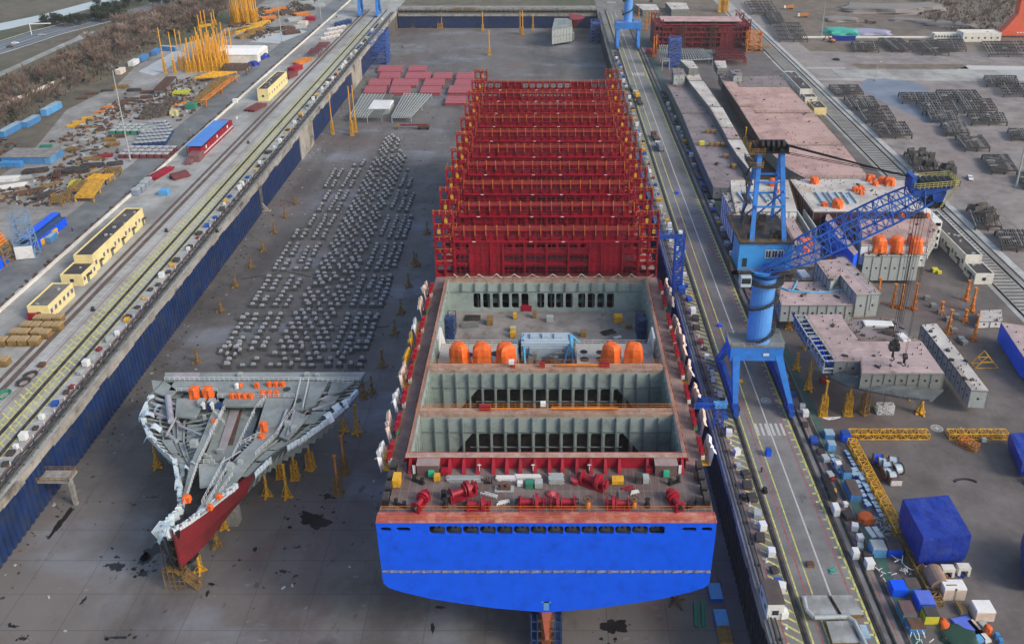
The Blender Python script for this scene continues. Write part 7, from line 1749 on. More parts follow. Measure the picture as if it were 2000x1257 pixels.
for a in ((60,376,11,7,rust,'rust-orange stack of long bars in the lower left yard',4,2,.6),(92,366,10,6,yeld,'brown beam stack right of the rust-orange bars',3,2,1.0),(88,384,9,5,dark,'dark beam stack behind the small table frames',3,3,1.2),(112,344,9,4,rust,'tilted brown beam stack near the black heap',3.4,4,1.9),
 (15,352,9,6,white,'white pipe stack at the left edge, upper one',4,3,.2),(28,364,9,5,white,'white pipe stack at the left edge, lower one',3,2,.5),(45,348,7,4,greyl,'grey pipe stack right of the white ones',2,2,.4),(70,336,9,6,dark,'black scrap beam heap in front of the three blue boxes',4,3,.3),(150,336,10,7,dark,'long black scrap heap behind the yellow piles',5,4,.2),(180,326,9,6,dark,'black scrap heap near the lamp mast foot, left',4,3,.1),(225,322,6,5,dark,'small dark heap just left of the lamp mast foot',3,3,.4),
 (180,312,7,6,yeld,'yellow-brown heap left of the red ones near the lamp mast',4,2,.2),(205,306,6,6,red,'red scrap heap near the lamp mast',3,2,.2),(95,296,6,4,greyl,'pale grey sheet pack behind the wide blue shed',2.6,2,.1),(90,287,5,4,green,'green-white sheet pack behind the wide blue shed',2.6,2,.1),(130,291,5,4,greyl,'pale sheet pack right of the green one',2.6,2,.1),(140,295,3.4,4,yeld,'yellow-brown box-like pack right of the wide blue shed',2.4,4,.1),
 (155,240,6,5,yel,'bright yellow heap on the pale ground, upper one',3,2,.3),(142,247,5,5,yel,'bright yellow heap on the pale ground, lower one',2.6,2,.2),(170,232,5,4,yel,'small bright yellow heap beyond the two others',2.4,2,.3),(196,220,5,4,oran,'orange plate heap left of the mast, lower',2.4,2,.3),(212,210,5,4,oran,'orange plate heap left of the mast, upper',2.4,2,.3),(235,205,7,5,rust,'brown slab stack just right of the mast, upper',3,2,.3),(232,215,6,5,rust,'brown slab stack just right of the mast, lower',3,2,.3),(250,198,7,5,rust,'brown slab stack farther right of the mast',3,2,.3),
 (180,255,4,4,greyl,'small pale stack on the open ground left of the mast',2,2,.2),(195,255,4,4,rust,'small brown stack on the open ground left of the mast',2,2,.1),(170,275,6,5,greyl,'pale stack in the curved row left of the mast',2.4,2,.1),(196,268,4,5,greyl,'round pale pack in the curved row left of the mast',3,2,.1),(215,275,5,5,yeld,'yellowish stack left of the mast',3,3,.2),(222,284,5,6,yeld,'greenish-yellow stack just left of the mast',3,3,.2),(235,268,5,6,rust,'orange-brown stack at the mast',3,3,.2),
 (235,172,8,6,yeld,'mossy yellow heap at the edge of the bushes',5,3,.1),(262,178,7,6,dark,'dark stack right of the mossy yellow heap',3,3,.1),(288,182,6,6,rust,'brown stack at the far side of the pale ground',3,3,.1),(285,192,5,5,rust,'brown stack just below the other one at far side',3,3,.1),(160,193,5,5,rust,'brown heap by the bushes above the long container',3,2,.2),(180,184,6,5,rust,'brown heap by the bushes, second above the container',3,2,.2),(210,178,6,5,dark,'dark heap by the bushes, third above the container',3,2,.2)):
 bun(*a[:6], a[6], a[7], a[8])
m_bs = mat('dark_brown_steel', (.06,.045,.035), .8, var=.4, dirt=(.3,.25,.2), damt=.35, dscale=.8)
for i,(x_,y_) in enumerate(((285,232),(302,229),(318,226),(290,222),(306,219),(322,215),(296,213),(312,210),(330,206),(336,197))):
 bun(x_,y_,6,6,m_bs,'dark brown slab stack in the pile field, number '+ORD[i].replace('nearest','first')+' from the near left corner',3.4,3,.1,.3)
bun(350,206,14,3,oran,'long orange beam pair beside the brown slab stacks',1.2,2,1.1); bun(400,52,10,8,yel,'hidden yellow bar stack by the far cluster',4,3,1.0);
for i,(x_,y_,m_) in enumerate(((470,62,yel),(480,58,MATS['pale_yellow']),(495,56,yel),(455,66,yeld),(500,62,yeld),(466,50,rust),(480,72,yeld),(510,48,yel))): bun(x_,y_,16,7,m_,'long bar stack in the yellow rows behind the white tent, '+ORD[i].replace('nearest','first')+' listed outward',5,3,1.15,.3)
for i,(x_,y_,m_) in enumerate(((530,25,oran),(545,20,oran),(560,28,rust),(525,38,oran),(540,60,dark),(560,58,rust),(575,40,greyl),(590,30,oran),(600,20,dark),(570,66,rust),(598,8,greyl),(620,12,greyl),(582,55,greyl))): bun(x_,y_,11,7,m_,'scattered steel stack in the far upper left yard, '+ORD[i].replace('nearest','first')+' from left',6,3,.6,.35)
cr = cargo_box(2.6,2.6,2.3,navy,MATS['block_cap'],'steel_crate'); kids(cr); tag(cr, 'navy steel crate with pale top in the tight rows right of the lamp mast', 'crate', 'navy crates beside the left road'); f = True
for i in range(7):
 for j in range(7):
  p = Vector(G(268,286)).lerp(Vector(G(320,282)), i/6)+(Vector(G(300,240))-Vector(G(268,286)))*(j/7)
  if i+j > 9: continue
  if f: cr.location = p; f = False
  else: dup(cr, p, rnd(-.05,.05))
c2 = dup(cr, G(240,308), 0, label='maroon steel crate with pale top in the rows behind the lamp mast foot', group='maroon crates beside the lamp mast');
mar = mat('maroon_paint', (.16,.04,.045), .7, var=.3)
def recol(t, m, k=0):
 ch = [c for c in t.children][k]; ch.material_slots[0].link = 'OBJECT'; ch.material_slots[0].material = m
recol(c2, mar); base2 = c2
for i in range(7):
 for j in range(3):
  if i == j == 0: continue
  c = dup(cr, Vector(G(240,308))+Vector((i*3.2,j*4.2,0)), 0, label=c2['label'], group=c2['group']); recol(c, mar)
for i in range(6):
 for j in range(3):
  c = dup(cr, Vector(G(222,262))+Vector((i*3.4,j*4.0,0)), 0, label='pale-topped green steel crate in the rows behind the lamp mast', group='green crates behind the lamp mast'); recol(c, green)
for i,(x_,y_) in enumerate(((80,478),(86,474),(93,469),(100,464),(106,459))): box_at('yc', x_, y_, 'yellow bin in the short row beside the blue containers, '+ORD[i]+' of five', None, YZ, dims=(2.,2.2,2.4), m=yel)
for i in range(15):
 r_, c_ = divmod(i, 4); p = Vector(G(8,672))+Vector((c_*3.0+rnd(-.2,.2)+r_*1.2, r_*4.0+rnd(-.3,.3), 0)); c = box_at('yk', 0, 0, 'rusty yellow box in the loose rows left of the nearest yellow shed', 'rusty yellow boxes on the left quay', YZ, dims=(2.4,2.6,2.2), m=yeld, ml=mat('box_top', (.35,.25,.13), .8, var=.4)); c.location = p
for i,(x_,y_) in enumerate(((2,712),(10,712))): box_at('yk', x_, y_, ('left','right')[i]+' rusty yellow box of the pair at the far left edge below the rows', None)
box_at('rb', 71, 622, 'red box with white front beside the nearest yellow shed', None, YZ, dims=(3.4,2.4,2.4), m=red)
P = [Vector(G(*q)) for q in ((396,309),(471,250))]; L_ = (P[1]-P[0]).length; X0 = P[0].x-3.2; t = thing('gas_rack', 'long red rack of cabinets with a bright blue roof on the left quay', 'rack shed', (X0,(P[0].y+P[1].y)/2,YZ))
b = MB(); b.box(-3.2,3.0,-L_/2,L_/2,0,.4); n = 14
for i in range(n): y = -L_/2+(i+.5)*L_/n; b.box(-2.8,2.8,y-L_/n*.42,y+L_/n*.42,.4,4.2)
b.build('cabinet', red, t); b = MB(); b.box(-4.2,3.0,-L_/2+1,L_/2-5,5.2,5.4); b.build('roof', mat('sheet_roof_blue', (.06,.22,.62), .45, var=.1, scale=.2), t)
b = MB()
for i in range(n+1):
 for x in (-3.6,2.6): y = -L_/2+1+i*(L_-6)/n; b.box(x-.1,x+.1,y-.1,y+.1,0,5.2)
b.build('post', dark, t); b = MB()
for i in range(28): y = -L_/2+1+i*L_/29; b.box(2.82,2.9,y,y+.9,.8,1.6);
for i in range(4): y = -L_/2+6+i*14; b.box(2.82,2.9,y,y+1.2,2.4,3.8)
b.build('label_plate', white, t)
box_at('mb', 384, 312, 'dull maroon box at the near end of the red rack', None, YZ, dims=(5,6,3.4), m=mat('dull_maroon', (.20,.09,.09), .7)); box_at('mb', 370, 320, 'smaller maroon crate in front of the maroon box', None, s=.55)
for i,(x_,y_) in enumerate(((267,380),(276,374),(283,366),(290,360))): box_at('gb', x_, y_, ('nearest','second','third','farthest')[i]+' grey-blue cabinet of four on the left road verge', None, YZ, dims=(2.6,2.8,2.8), m=mat('cabinet_grey', (.22,.25,.33), .6), ml=greyl)
box_at('lb', 322, 380, 'bright blue box with yellow lid corner beside the white wall', None, YZ, dims=(3.6,2.8,2.2), m=lblue); box_at('wb', 460, 201, 'small white cabinet on the verge right of the left road', None, YZ, dims=(2.4,2.,2.2), m=white)
bun(314,341,13,8,red,'long low red frame pile beside the white wall',4,3,1.35); bun(352,346,7,8,mar,'tangled dark red round pile beside the white wall',5,4,.8)
bun(500,212,12,9,mar,'dark red table-like frame in front of the small yellow house',6,3,1.3); bun(567,151,9,8,mar,'dark red frame stack behind the small yellow house',5,6,1.2); bun(577,138,9,8,red,'second red frame stack behind the small yellow house',5,6,1.2); bun(592,122,14,9,oran,'orange-brown rib stack farther up the left quay',5,4,1.2)
for i,(x_,y_) in enumerate(((612,100),(628,88))): platform(((x_-12,y_+4),(x_+10,y_+3),(x_+16,y_-6),(x_-4,y_-5)), 3, mar, ('near','far')[i]+' dark red table frame far up the left quay', 7, 3)
for i in range(12): box_at('ws', 632+(i%4)*9+(i//4)*6, 78-(i//4)*9-(i%4)*2, 'white sack-like block in the scattered group far up the left quay', 'white blocks far up the left quay', YZ, dims=(3,3,1.6), m=ppk, ml=white, name='white_block', cat='block')
for i in range(4): box_at('nb', 660+i*7, 52-i*2, 'navy cabinet in the close row far up the left quay', 'navy cabinets far up the left quay', YZ, dims=(4,5,3), m=navy)
box_at('rv', 607, 40, 'bright red machine on the far left road edge', None, YZ, dims=(7,5,3), m=red); box_at('pv', 592, 50, 'cream machine beside the bright red one on the far left road', None, YZ, dims=(6,8,3), m=MATS['stage_sheet'])
b = MB(); sp_ = [G(*p)[:2] for p in ((0,262),(60,300),(150,250),(250,180),(420,140),(380,220),(240,300),(200,345),(90,405),(0,400))]
for pl in (sp_, [G(*p)[:2] for p in ((440,60),(520,8),(620,0),(560,60),(500,80))]):
 xa, xb = min(p[0] for p in pl), max(p[0] for p in pl); ya, yb = min(p[1] for p in pl), max(p[1] for p in pl)
 for _ in range(2600):
  x, y = rnd(xa,xb), rnd(ya,yb)
  if inside(x,y,pl) and math.sin(x*.11+1)*math.sin(y*.05+x*.03) > -.3: b.obox(x,y,YZ,rnd(.4,3.4),rnd(.3,1.0),rnd(.15,1.1),rnd(0,3),R.choice((0,0,0,1,1,2,3)))
o = b.build('scrap_pieces', [rust, dark, yeld, greyl]); tag(o, 'small scrap pieces and offcuts strewn all over the left storage yard', 'scrap', None, 'stuff')
o0 = Vector(G(472,118)); t = thing('tent', 'large white flat tent beside the left road', 'tent', o0); b = MB(); b.box(-14,12,-6,16,0,5); b.build('wall', wallw, t)
b = MB(); b.hexa([(-14.4,-6.4,5),(12.4,-6.4,5),(12.4,16.4,5),(-14.4,16.4,5),(-14.2,1,7.4),(12.2,1,7.4),(12.2,9,7.4),(-14.2,9,7.4)]); b.build('roof', mat('tent_white', (.78,.80,.80), .6, var=.05), t)
sheet('pale_pavement', [G(*q)[:2] for q in ((300,148),(320,140),(365,105),(345,98),(270,140))], YZ+.02, mat('pale_ground', (.42,.46,.48), .9, var=.1)); sheet('pale_pavement', [G(*q)[:2] for q in ((490,82),(545,85),(600,62),(570,54),(520,66))], YZ+.02, MATS['pale_ground'])
tbl = MATS['tarp_blue']
for i,(x_,y_) in enumerate(((495,128),(506,116),(515,112))): tarp(*G(x_,y_), 6, 6, 2.6, ('nearest','middle','farthest')[i]+' blue tarpaulin heap beside the white tent', 'tarpaulin heap'); COL.objects[-1].material_slots[0].link='OBJECT'; COL.objects[-1].material_slots[0].material = tbl
box_at('gr', 375, 212, 'green box with white top beside the left road', None, YZ, dims=(5,4,3), m=green); tarp(*G(340,225), 4, 4, 3, 'pale yellow wrapped drum beside the blue beams', 'drum'); COL.objects[-1].material_slots[0].link='OBJECT'; COL.objects[-1].material_slots[0].material = MATS['pale_yellow']
x,y,_ = G(56,500); t = thing('lattice_tower', 'pale blue square lattice tower with a white panel at the left edge', 'tower', (x,y,YZ), .2); b = MB(); b.lattice((0,0,0),(0,0,16),6,5,6,.35,None,.22,4.6,4); b.build('frame', mat('tower_blue', (.16,.26,.40), .55, var=.2), t); b = MB(); b.box(-2.8,2.8,-2.9,-2.7,.4,5); b.build('panel', white, t); b = MB()
for k in range(5): b.beam((-2,-2,3*k+.5),(2,-2,3*k+3),.3,.5)
b.build('stair', MATS['tower_blue'], t)
x,y,_ = G(4,512); t = thing('mast_base', 'orange crane mast in a yellow lattice base at the left edge', 'crane mast', (x,y,YZ)); b = MB(); b.lattice((0,0,0),(0,0,7),6.5,6.5,3,.4,None,.28,5,5); b.build('lattice_base', yeld, t); b = MB(); b.cyl((0,0,6),(0,0,22),.9,.8,12); b.build('mast', oran, t); b = MB()
for k in range(6): b.hexa([(-2.4+k*.25,-2.4+k*.25,7+k*1.1),(2.4-k*.25,-2.4+k*.25,7+k*1.1),(2.4-k*.25,2.4-k*.25,7+k*1.1),(-2.4+k*.25,2.4-k*.25,7+k*1.1),(-2+k*.25,-2+k*.25,7.5+k*1.1),(2-k*.25,-2+k*.25,7.5+k*1.1),(2-k*.25,2-k*.25,7.5+k*1.1),(-2+k*.25,2-k*.25,7.5+k*1.1)])
b.build('stepped_collar', oran, t)
for (P) in (((-20,640),(10,612),(300,372),(380,300),(470,205),(472,192),(380,285),(290,360),(10,596),(-40,630)),): pass
b = MB(); x = -166.6
for (y0,y1) in ((90,238),(262,330),(345,420),(440,620)): b.box(-.95,.95,y0,y1,0,.12)
o = b.build('verge', m_dirt, None, (-166.5,0,YZ)); o['kind'] = 'structure'
b = MB()
for i in range(260): y = rnd(180,640); b.obox(-166.6+rnd(-.9,.9),y,YZ,rnd(.3,1.4),rnd(.3,1.4),rnd(.2,.8),rnd(0,3))
o = b.build('rubble', rust); tag(o, 'broken bricks and scraps strewn along the verge by the white wall', 'rubble', None, 'stuff')
cl = [('tbx',(1.4,1.6,1.1),cblued,'blue tool box'),('wbn',(1.2,1.2,1.5),white,'white bin'),('dbx',(1.6,1.8,.9),dark,'dark scrap box'),('gbx',(1.3,1.6,1.2),greyl,'grey box'),('ybx',(1.3,1.3,1.),yel,'yellow box'),('rbx',(1.2,1.4,.9),reddark,'dark red box')]
for side, x0, n, y0, y1 in (('left',-124.5,110,112,660),('right',44.6,80,118,560),('block side',64.0,70,130,470)):
 for i in range(n):
  k, dm, m_, nm = cl[R.choice((0,1,2,2,3,4,5,2,1))]; y = y0+(y1-y0)*((i+rnd(0,.8))/n)**1.25; x = x0+rnd(-.8,.8)
  key = k;
  t = box_at(key, 0, 0, nm+{'left':' among the clutter along the left dock edge','right':' among the clutter along the right dock edge','block side':' among the clutter right of the right crane rail'}[side], nm+{'left':'es along the left dock edge','right':'es along the right dock edge','block side':'es right of the crane rail'}[side].replace('xes','xes'), YZ, dims=dm, m=m_)
  t.location = (x,y,YZ); t.rotation_euler.z = rnd(-.3,.3); q = rnd(.7,1.3); t.scale = (q,q,q)
b = MB(); P = [Vector((rnd(-1.2,1.2), 150+i*2.2, rnd(.08,.3))) for i in range(200)]; b.path(P,.09,4); P = [Vector((rnd(-.9,1.6), 150+i*2.6, rnd(.08,.3))) for i in range(170)]; b.path(P,.12,4); o = b.build('cable', black, None, (-122.2,0,YZ)); tag(o, 'loose black cables snaking along the left dock edge pipes', 'cable')
for (x_,y_,lab) in ((60,735,'coiled dark rubber hose heap on the left quay, upper'),(47,748,'coiled dark rubber hose heap on the left quay, lower'),(8,772,'coil of green hose at the far left edge of the quay')):
 b = MB()
 for k in range(5): P = [Vector(((1.1+.15*k)*math.cos(a*.5),(1.6+.1*k)*math.sin(a*.5),.1+.12*k)) for a in range(13)]; b.path(P,.13,5)
 o = b.build('hose_coil', green if 'green' in lab else dark, None, G(x_,y_)); tag(o, lab, 'hose coil')
box_at('br', 82, 715, 'small brown box on the open left quay', None, YZ, dims=(1.6,1.6,1.0), m=rust)
def hc(px_, lab, z=2.0, n=2):
 P = [G(x,y,z)[:2] for x,y in px_]; c = ctr(P); o0 = (*c,0); t = thing('hatch_cover', lab, 'hatch cover', o0)
 for k in range(n):
  b = WB(o0); b.prism(P, z-.75-k*.95, z-k*.95); b.build('panel', redpink, t)
 b = WB(o0)
 for i in range(8):
  u = (i+.5)/8;
  for v in (.25,.75):
   p = Vector(P[0]).lerp(Vector(P[1]),u).lerp(Vector(P[3]).lerp(Vector(P[2]),u),v); b.box(p.x-.2,p.x+.2,p.y-.2,p.y+.2,z,z+.2)
  p = Vector(P[0]).lerp(Vector(P[1]),u); b.box(p.x-.3,p.x+.3,p.y-.25,p.y,z-.9,z-.1)
 b.build('lug', reddark, t)
Zb = lambda a,b_,c,d: ((450+a/2.992,b_/2.992+0),(450+c/2.992,b_/2.992),(450+c/2.992+3,d/2.992),(450+a/2.992+5,d/2.992))
for i,(a,b_,c,d) in enumerate(((858,415,1000,382),(1035,413,1140,382),(865,455,985,420),(1018,456,1165,420),(1180,456,1290,422),(1315,456,1420,422),(803,497,930,460),(940,497,1090,460),(1125,497,1245,460),(1305,497,1412,460),(776,541,905,502),(925,541,1045,502),(1105,541,1225,502),(1268,541,1405,500),(1252,602,1370,560))):
 hc(Zb(a,b_,c,d), 'dusty pink hatch cover on the dock floor, '+('far row','far row','second row','second row','second row','second row','third row','third row','third row','third row','near row','near row','near row','near row','lone nearest')[i]+', '+('leftmost','right one','leftmost','second','third','rightmost','leftmost','second','third','rightmost','leftmost','second','third','rightmost','one beside the ship')[i])
grid('steel_grid', ((683,227),(717,228),(752,184),(708,183)), 3.5, greyl, 'long grey deck grid on the dock floor, left one', 7, 16, lz=0); grid('steel_grid', ((712,228),(745,228),(768,184),(742,184)), 3.2, grey, 'long grey deck grid on the dock floor, right half of the left one', 7, 16, lz=0)
grid('steel_grid', ((765,228),(803,228),(843,184),(790,182)), 3.5, greyl, 'long grey deck grid on the dock floor, right one', 9, 12, lz=0)
t = cargo_box(12,16,4,greyl,white,'steel_box'); t.location = G(745,216,0); tag(t, 'white-topped steel box standing on the left grey deck grid', 'box')
t = thing('boom_lift', 'rusty red boom lift folded on the dock floor below the grids', 'boom lift', G(828,252,0)); b = MB(); b.box(-3,3,-1.4,1.4,.7,2.2); b.build('body', rust, t); b = MB(); b.beam((2,0,2.5),(-13,1,1.8),.8,.8); b.build('boom', reddark, t); b = MB(); b.box(-14.4,-13,-1,1,.8,2.4); b.build('basket', yeld, t)
for sx in (-2.2,2.2):
 for sy in (-1.4,1.4): b = MB(); b.cyl((sx,sy-.2,.7),(sx,sy+.2,.7),.7,.7,10); b.build('wheel', black, t)
tp2 = dup(tp, G(650,262,0), 0, label='tall dull pole prop against the left dock wall, nearer', scale=(.9,.9,1.0)); del tp2['group']
for (x_,y_,s_,lab) in ((688,265,1.2,'tall dull pole prop beside the left grid, left of a pair'),(695,258,1.15,'tall dull pole prop beside the left grid, right of a pair')): c = dup(tp, G(x_,y_,0), 0, label=lab, scale=(.9,.9,s_)); del c['group']
for i,(x_,y_,s_) in enumerate(((857,55,.9),(863,55,.95),(943,60,1.1),(1016,67,1.3),(1021,68,1.35),(1041,58,.9),(956,108,1.3))): c = dup(tp, G(x_,y_,0), 0, label='orange prop tower far down the dock, '+ORD[i].replace('nearest','first')+' from the left', scale=(1.2,1.2,s_*.62)); del c['group']
for i in range(26): dup(pr_r, G(885+(i%13)*3.6+rnd(-1,1), 54-(i//13)*2, 0), 0, label='rusty prop in the crowded rows at the far dock gate', group='rusty props at the far dock gate', scale=(1.2,1.2,1.9))
for i in range(14): dup(pr_r, G(808+i*5+rnd(-2,2), 55+rnd(-3,0), 0), 0, label='dark prop in the loose row at the far left of the dock gate', group='dark props at the far left of the gate', scale=(1.2,1.2,1.3))
hblock('far grey stern piece with a rounded dark red end, near the dock gate', [(((1083,36),(1115,36),(1118,52),(1078,58)), 13, 2, m_bow, greyl),(((1075,58),(1118,56),(1122,66),(1077,64)), 6, 1, m_bow, greyl)], bits=3)
b = MB();
for k in range(10):
 a, c = -.5*PI+PI*k/10, -.5*PI+PI*(k+1)/10
 b.hexa([(0,3*math.sin(a),2),(0,3*math.sin(c),2),(1,3*math.sin(c),2),(1,3*math.sin(a),2),(0,11*math.sin(a),14),(0,11*math.sin(c),14),(3+9*math.cos(c),11*math.sin(c),13),(3+9*math.cos(a),11*math.sin(a),13)])
o = b.build('hull_shell', reddark, None, G(1112,66,0)); tag(o, 'rounded dark red hull shell on the far grey stern piece', 'hull shell')
t = thing('scaffold_tower', 'blue scaffold tower against the left dock wall near the far end', 'scaffold tower', (*G(742,122,0)[:2],0)); b = MB(); b.lattice((0,0,0),(0,0,15),12,14,6,.4,None,.3); b.lattice((-4,30,0),(-4,30,15),10,12,6,.4,None,.3); b.build('frame', MATS['scaffold_blue'], t); b = MB()
for k in range(6): b.box(-6,-4,-7,7,2.5*k+1,2.5*k+1.15); b.box(4,6,-7,7,2.5*k+1,2.5*k+1.15)
b.build('landing', navy, t)
t = thing('scaffold_tower', 'blue scaffold tower against the right dock wall near the far gate', 'scaffold tower', (*G(1163,80,0)[:2],0)); b = MB(); b.lattice((0,0,0),(0,0,15),7,12,6,.4,None,.3); b.build('frame', MATS['scaffold_blue'], t); b = MB()
for k in range(6): b.box(-3.4,3.4,-6,6,2.5*k+1,2.5*k+1.15)
b.build('landing', navy, t)
for i,(x_,y_) in enumerate(((775,107),(790,106),(745,88),(760,92),(800,92))): bundle('steel_stack', G(x_,y_,0), 9, 7, grey, 'low grey bar stack on the far dock floor, '+ORD[i].replace('nearest','first')+' listed from the left wall', 5, 2, .2, .3, 'steel stack')
x,y,_ = G(515,412,0); b = MB(); b.hexa([(0,-.8,0),(7,-.8,0),(7,.8,0),(0,.8,0),(0,-.8,.5),(7,-.8,.5),(7,.8,.5),(0,.8,.5)]); b.beam((-4,0,13),(5.5,0,.5),.7,1.2); b.beam((0,0,0),(0,0,8),.8,.8); o = b.build('wall_brace', m_lip, None, (x-4,y,0)); tag(o, 'slanted concrete brace against the left dock wall', 'brace')
x,y,_ = G(88,965,3); t = thing('access_platform', 'concrete access platform with railing at the foot of the left dock wall', 'platform', (XL+3,y,0)); b = MB(); b.box(-2.4,5,-2,2,8,8.5); b.box(3.6,4.4,-.5,.5,0,8); b.build('slab', conc, t); b = MB(); b.rail([(-2.4,-2,8.5),(5,-2,8.5),(5,2,8.5),(-2.4,2,8.5)],1.1,1.4,.06); b.build('railing', yeld, t)
# lower right work yard
m_bt = MATS['tarp_blue']
def tarpbox(P_top, zt, label, zb=YZ+.6, feet=3):
 P = [Vector(G(x,y,zt)) for x,y in P_top]; o0 = (sum(p.x for p in P)/4, sum(p.y for p in P)/4, YZ); t = thing('covered_module', label, 'covered cargo', o0)
 b = MB(); n = 14; rows = []
 for z, k in ((zt,1.),(zt-.5,1.02),((zt+zb)/2,1.035),(zb+1.6,1.0),(zb+.2,.93)):
  row = []
  for e in range(4):
   p, q = P[e], P[(e+1)%4]
   for i in range(n):
    v = p.lerp(q, i/n); off = rnd(-.12,.12) if z < zt-.2 else 0; c = Vector((o0[0],o0[1],0)); w = (v-c); w.z = 0
    v2 = c+w*(k+off*.06); row.append((v2.x-o0[0], v2.y-o0[1], z-YZ+(rnd(-.25,.25) if z < zb+.5 else 0)))
  rows.append(row)
 for A, C in zip(rows, rows[1:]):
  m = len(A)
  for i in range(m): b.face([A[(i+1)%m],A[i],C[i],C[(i+1)%m]])
 K = 6
 for i in range(K):
  for j in range(K):
   q = []
   for (u,v) in ((i/K,j/K),((i+1)/K,j/K),((i+1)/K,(j+1)/K),(i/K,(j+1)/K)):
    p = P[0].lerp(P[1],u).lerp(P[3].lerp(P[2],u),v); q.append((p.x-o0[0],p.y-o0[1],zt-YZ+(.0 if u in (0,1) or v in (0,1) else .18*math.sin(u*9)*math.sin(v*7)+.1)))
   b.face(q)
 b.build('tarpaulin', m_bt, t)
 F = P[3]-P[2] if (P[3].y+P[2].y) < (P[0].y+P[1].y) else P[1]-P[0]
 for i in range(feet):
  u = (i+.5)/feet; p = P[3].lerp(P[2], u); x, y = p.x-o0[0]+(.6 if feet == 3 else -.6), p.y-o0[1]-2.3
  b = MB(); b.box(x-1.2,x-.7,y,y+1.4,0,1.4); b.box(x+.7,x+1.2,y,y+1.4,0,1.4); b.box(x-1.2,x+1.2,y,y+1.4,1.4,2.1); b.build('support_foot', wallw, t)
 b = MB()
 for i in range(26): p = P[3].lerp(P[2], rnd(.1,.9)); b.obox(p.x-o0[0], p.y-o0[1]-rnd(.6,2.6), .02, rnd(.8,1.8), rnd(.3,.7), rnd(.1,.3), rnd(0,3))
 b.build('tarp_skirt', m_bt, t); return t
tarpbox(((1764,974),(1852,966),(1897,1042),(1804,1050)), 22.4, 'big module wrapped in bright blue tarpaulin, standing on three pale feet')
tarpbox(((1972,846),(2010,843),(2060,905),(1998,905)), 18.5, 'blue tarpaulin-wrapped module cut by the right edge, farther one', feet=1)
tarpbox(((2003,1032),(2080,1032),(2120,1110),(2010,1105)), 21, 'blue tarpaulin-wrapped module at the right edge, nearer one', feet=1)
def truss(p, q, w, h, lab, m=yel, n=12, z=YZ, mname='truss'):
 A, C = Vector(G(*p,z)), Vector(G(*q,z)); b = WB(tuple(A)); up = Vector((0,0,h/2+.1)); b.lattice(A+up, C+up, w, h, n, .2, None, .13)
 t = thing('truss_gangway', lab, 'truss', tuple(A)); b.build('frame', m, t); b = WB(tuple(A)); d = (C-A).normalized(); s = Vector((-d.y,d.x,0))*(w*.42);
 b.face([A-s+Vector((0,0,.35)),C-s+Vector((0,0,.35)),C+s+Vector((0,0,.35)),A+s+Vector((0,0,.35))]); b.build('deck', yeld, t); return t
truss((1658,853),(1812,853),2.0,1.5,'long yellow truss gangway lying across the yard, left one',n=14); truss((1850,853),(1965,853),2.0,1.5,'long yellow truss gangway lying across the yard, right one',n=11)
truss((1662,866),(1758,1050),1.9,1.5,'very long yellow truss gangway running diagonally beside blue boxes',n=22); truss((1762,1058),(1832,1185),1.8,1.3,'brownish truss gangway continuing towards the bottom right',yeld,14); truss((1872,862),(1908,880),2.2,1.3,'short orange-yellow truss piece lying alone in the yard',oran,5)
def cab(key, x_, y_, lab, dm, m, ml=None, rz=0, cat=None, s=None, z=YZ, nm='cabinet'): s = s or (1,1,1); s = s if hasattr(s,'__len__') else (s,)*3; return box_at(key, x_, y_, lab, None, z, dims=dm, m=m, ml=ml, rz=rz, name=nm, cat=cat or 'cabinet', s=[q*.7 for q in s])
R_ = .0
for key,x_,y_,lab,dm,m,ml in (('q1',1650,858,'bright blue cube cabinet at the head of the diagonal truss',(3,3,3),blue,cblued),('q2',1618,853,'blue cabinet left of the bright blue cube',(3.2,3,2.4),m_cb,pale_b),('q3',1622,877,'light blue cabinet standing nearer, left of the truss head',(2.6,2.4,3),lblue,pale_b),('q4',1651,930,'tall blue cabin with grey roof in the blue box field',(2.6,3.4,3.6),lblue,roofd),('q5',1664,965,'blue container with brown and white roof in the blue box field',(3.4,7,3.2),m_cb,MATS['brown_roof']),
 ('q6',1712,1080,'light blue cube container with white stripe and grey lid',(4,3.6,3.6),lblue,greyl),('q7',1743,1078,'deep blue container right of the light blue one',(4.2,3.4,3),blue,MATS['brown_roof']),('q8',1752,1156,'rounded deep blue tank box near the white frame',(4,3.4,3),blue,blue),('q9',1778,1152,'teal blue container right of the rounded blue box',(3.8,3.4,3),m_cb,MATS['brown_roof']),
 ('q10',1803,1180,'blue box with bright blue lid beside the yellow box',(4.4,4.4,3),blue,mat('lid_blue', (.10,.16,.62), .5)),('q11',1814,1210,'bright yellow box with white sheet on top at lower right',(3.6,3,3.4),MATS['bright_yellow'],roofd),('q12',1768,1203,'teal cabinet with brown roof and white stripe at lower right',(3.6,4.6,3.4),mat('teal_paint', (.06,.20,.26), .6),MATS['house_brown']),
 ('q13',1786,1228,'blue cabinet with rusty top at the bottom edge',(4,3.4,2.4),m_cb,rust),('q14',1833,1104,'',(1,1,1),dark,dark)):
 if lab: cab(key, x_, y_, lab, dm, m, ml)
for i,x_ in enumerate((1848,1867)): cab('pk', x_, 1163, ('left','right')[i]+' tall pink-wrapped crate with white top of the close pair', (3.3,3.2,4.4), ppk, mat('crate_white', (.75,.74,.72), .6), nm='wrapped_crate', cat='crate')
cab('pk', 1916, 1202, 'lone pink-wrapped crate with white top at lower right', None, None, s=(1.5,1.2,.85), cat='crate')
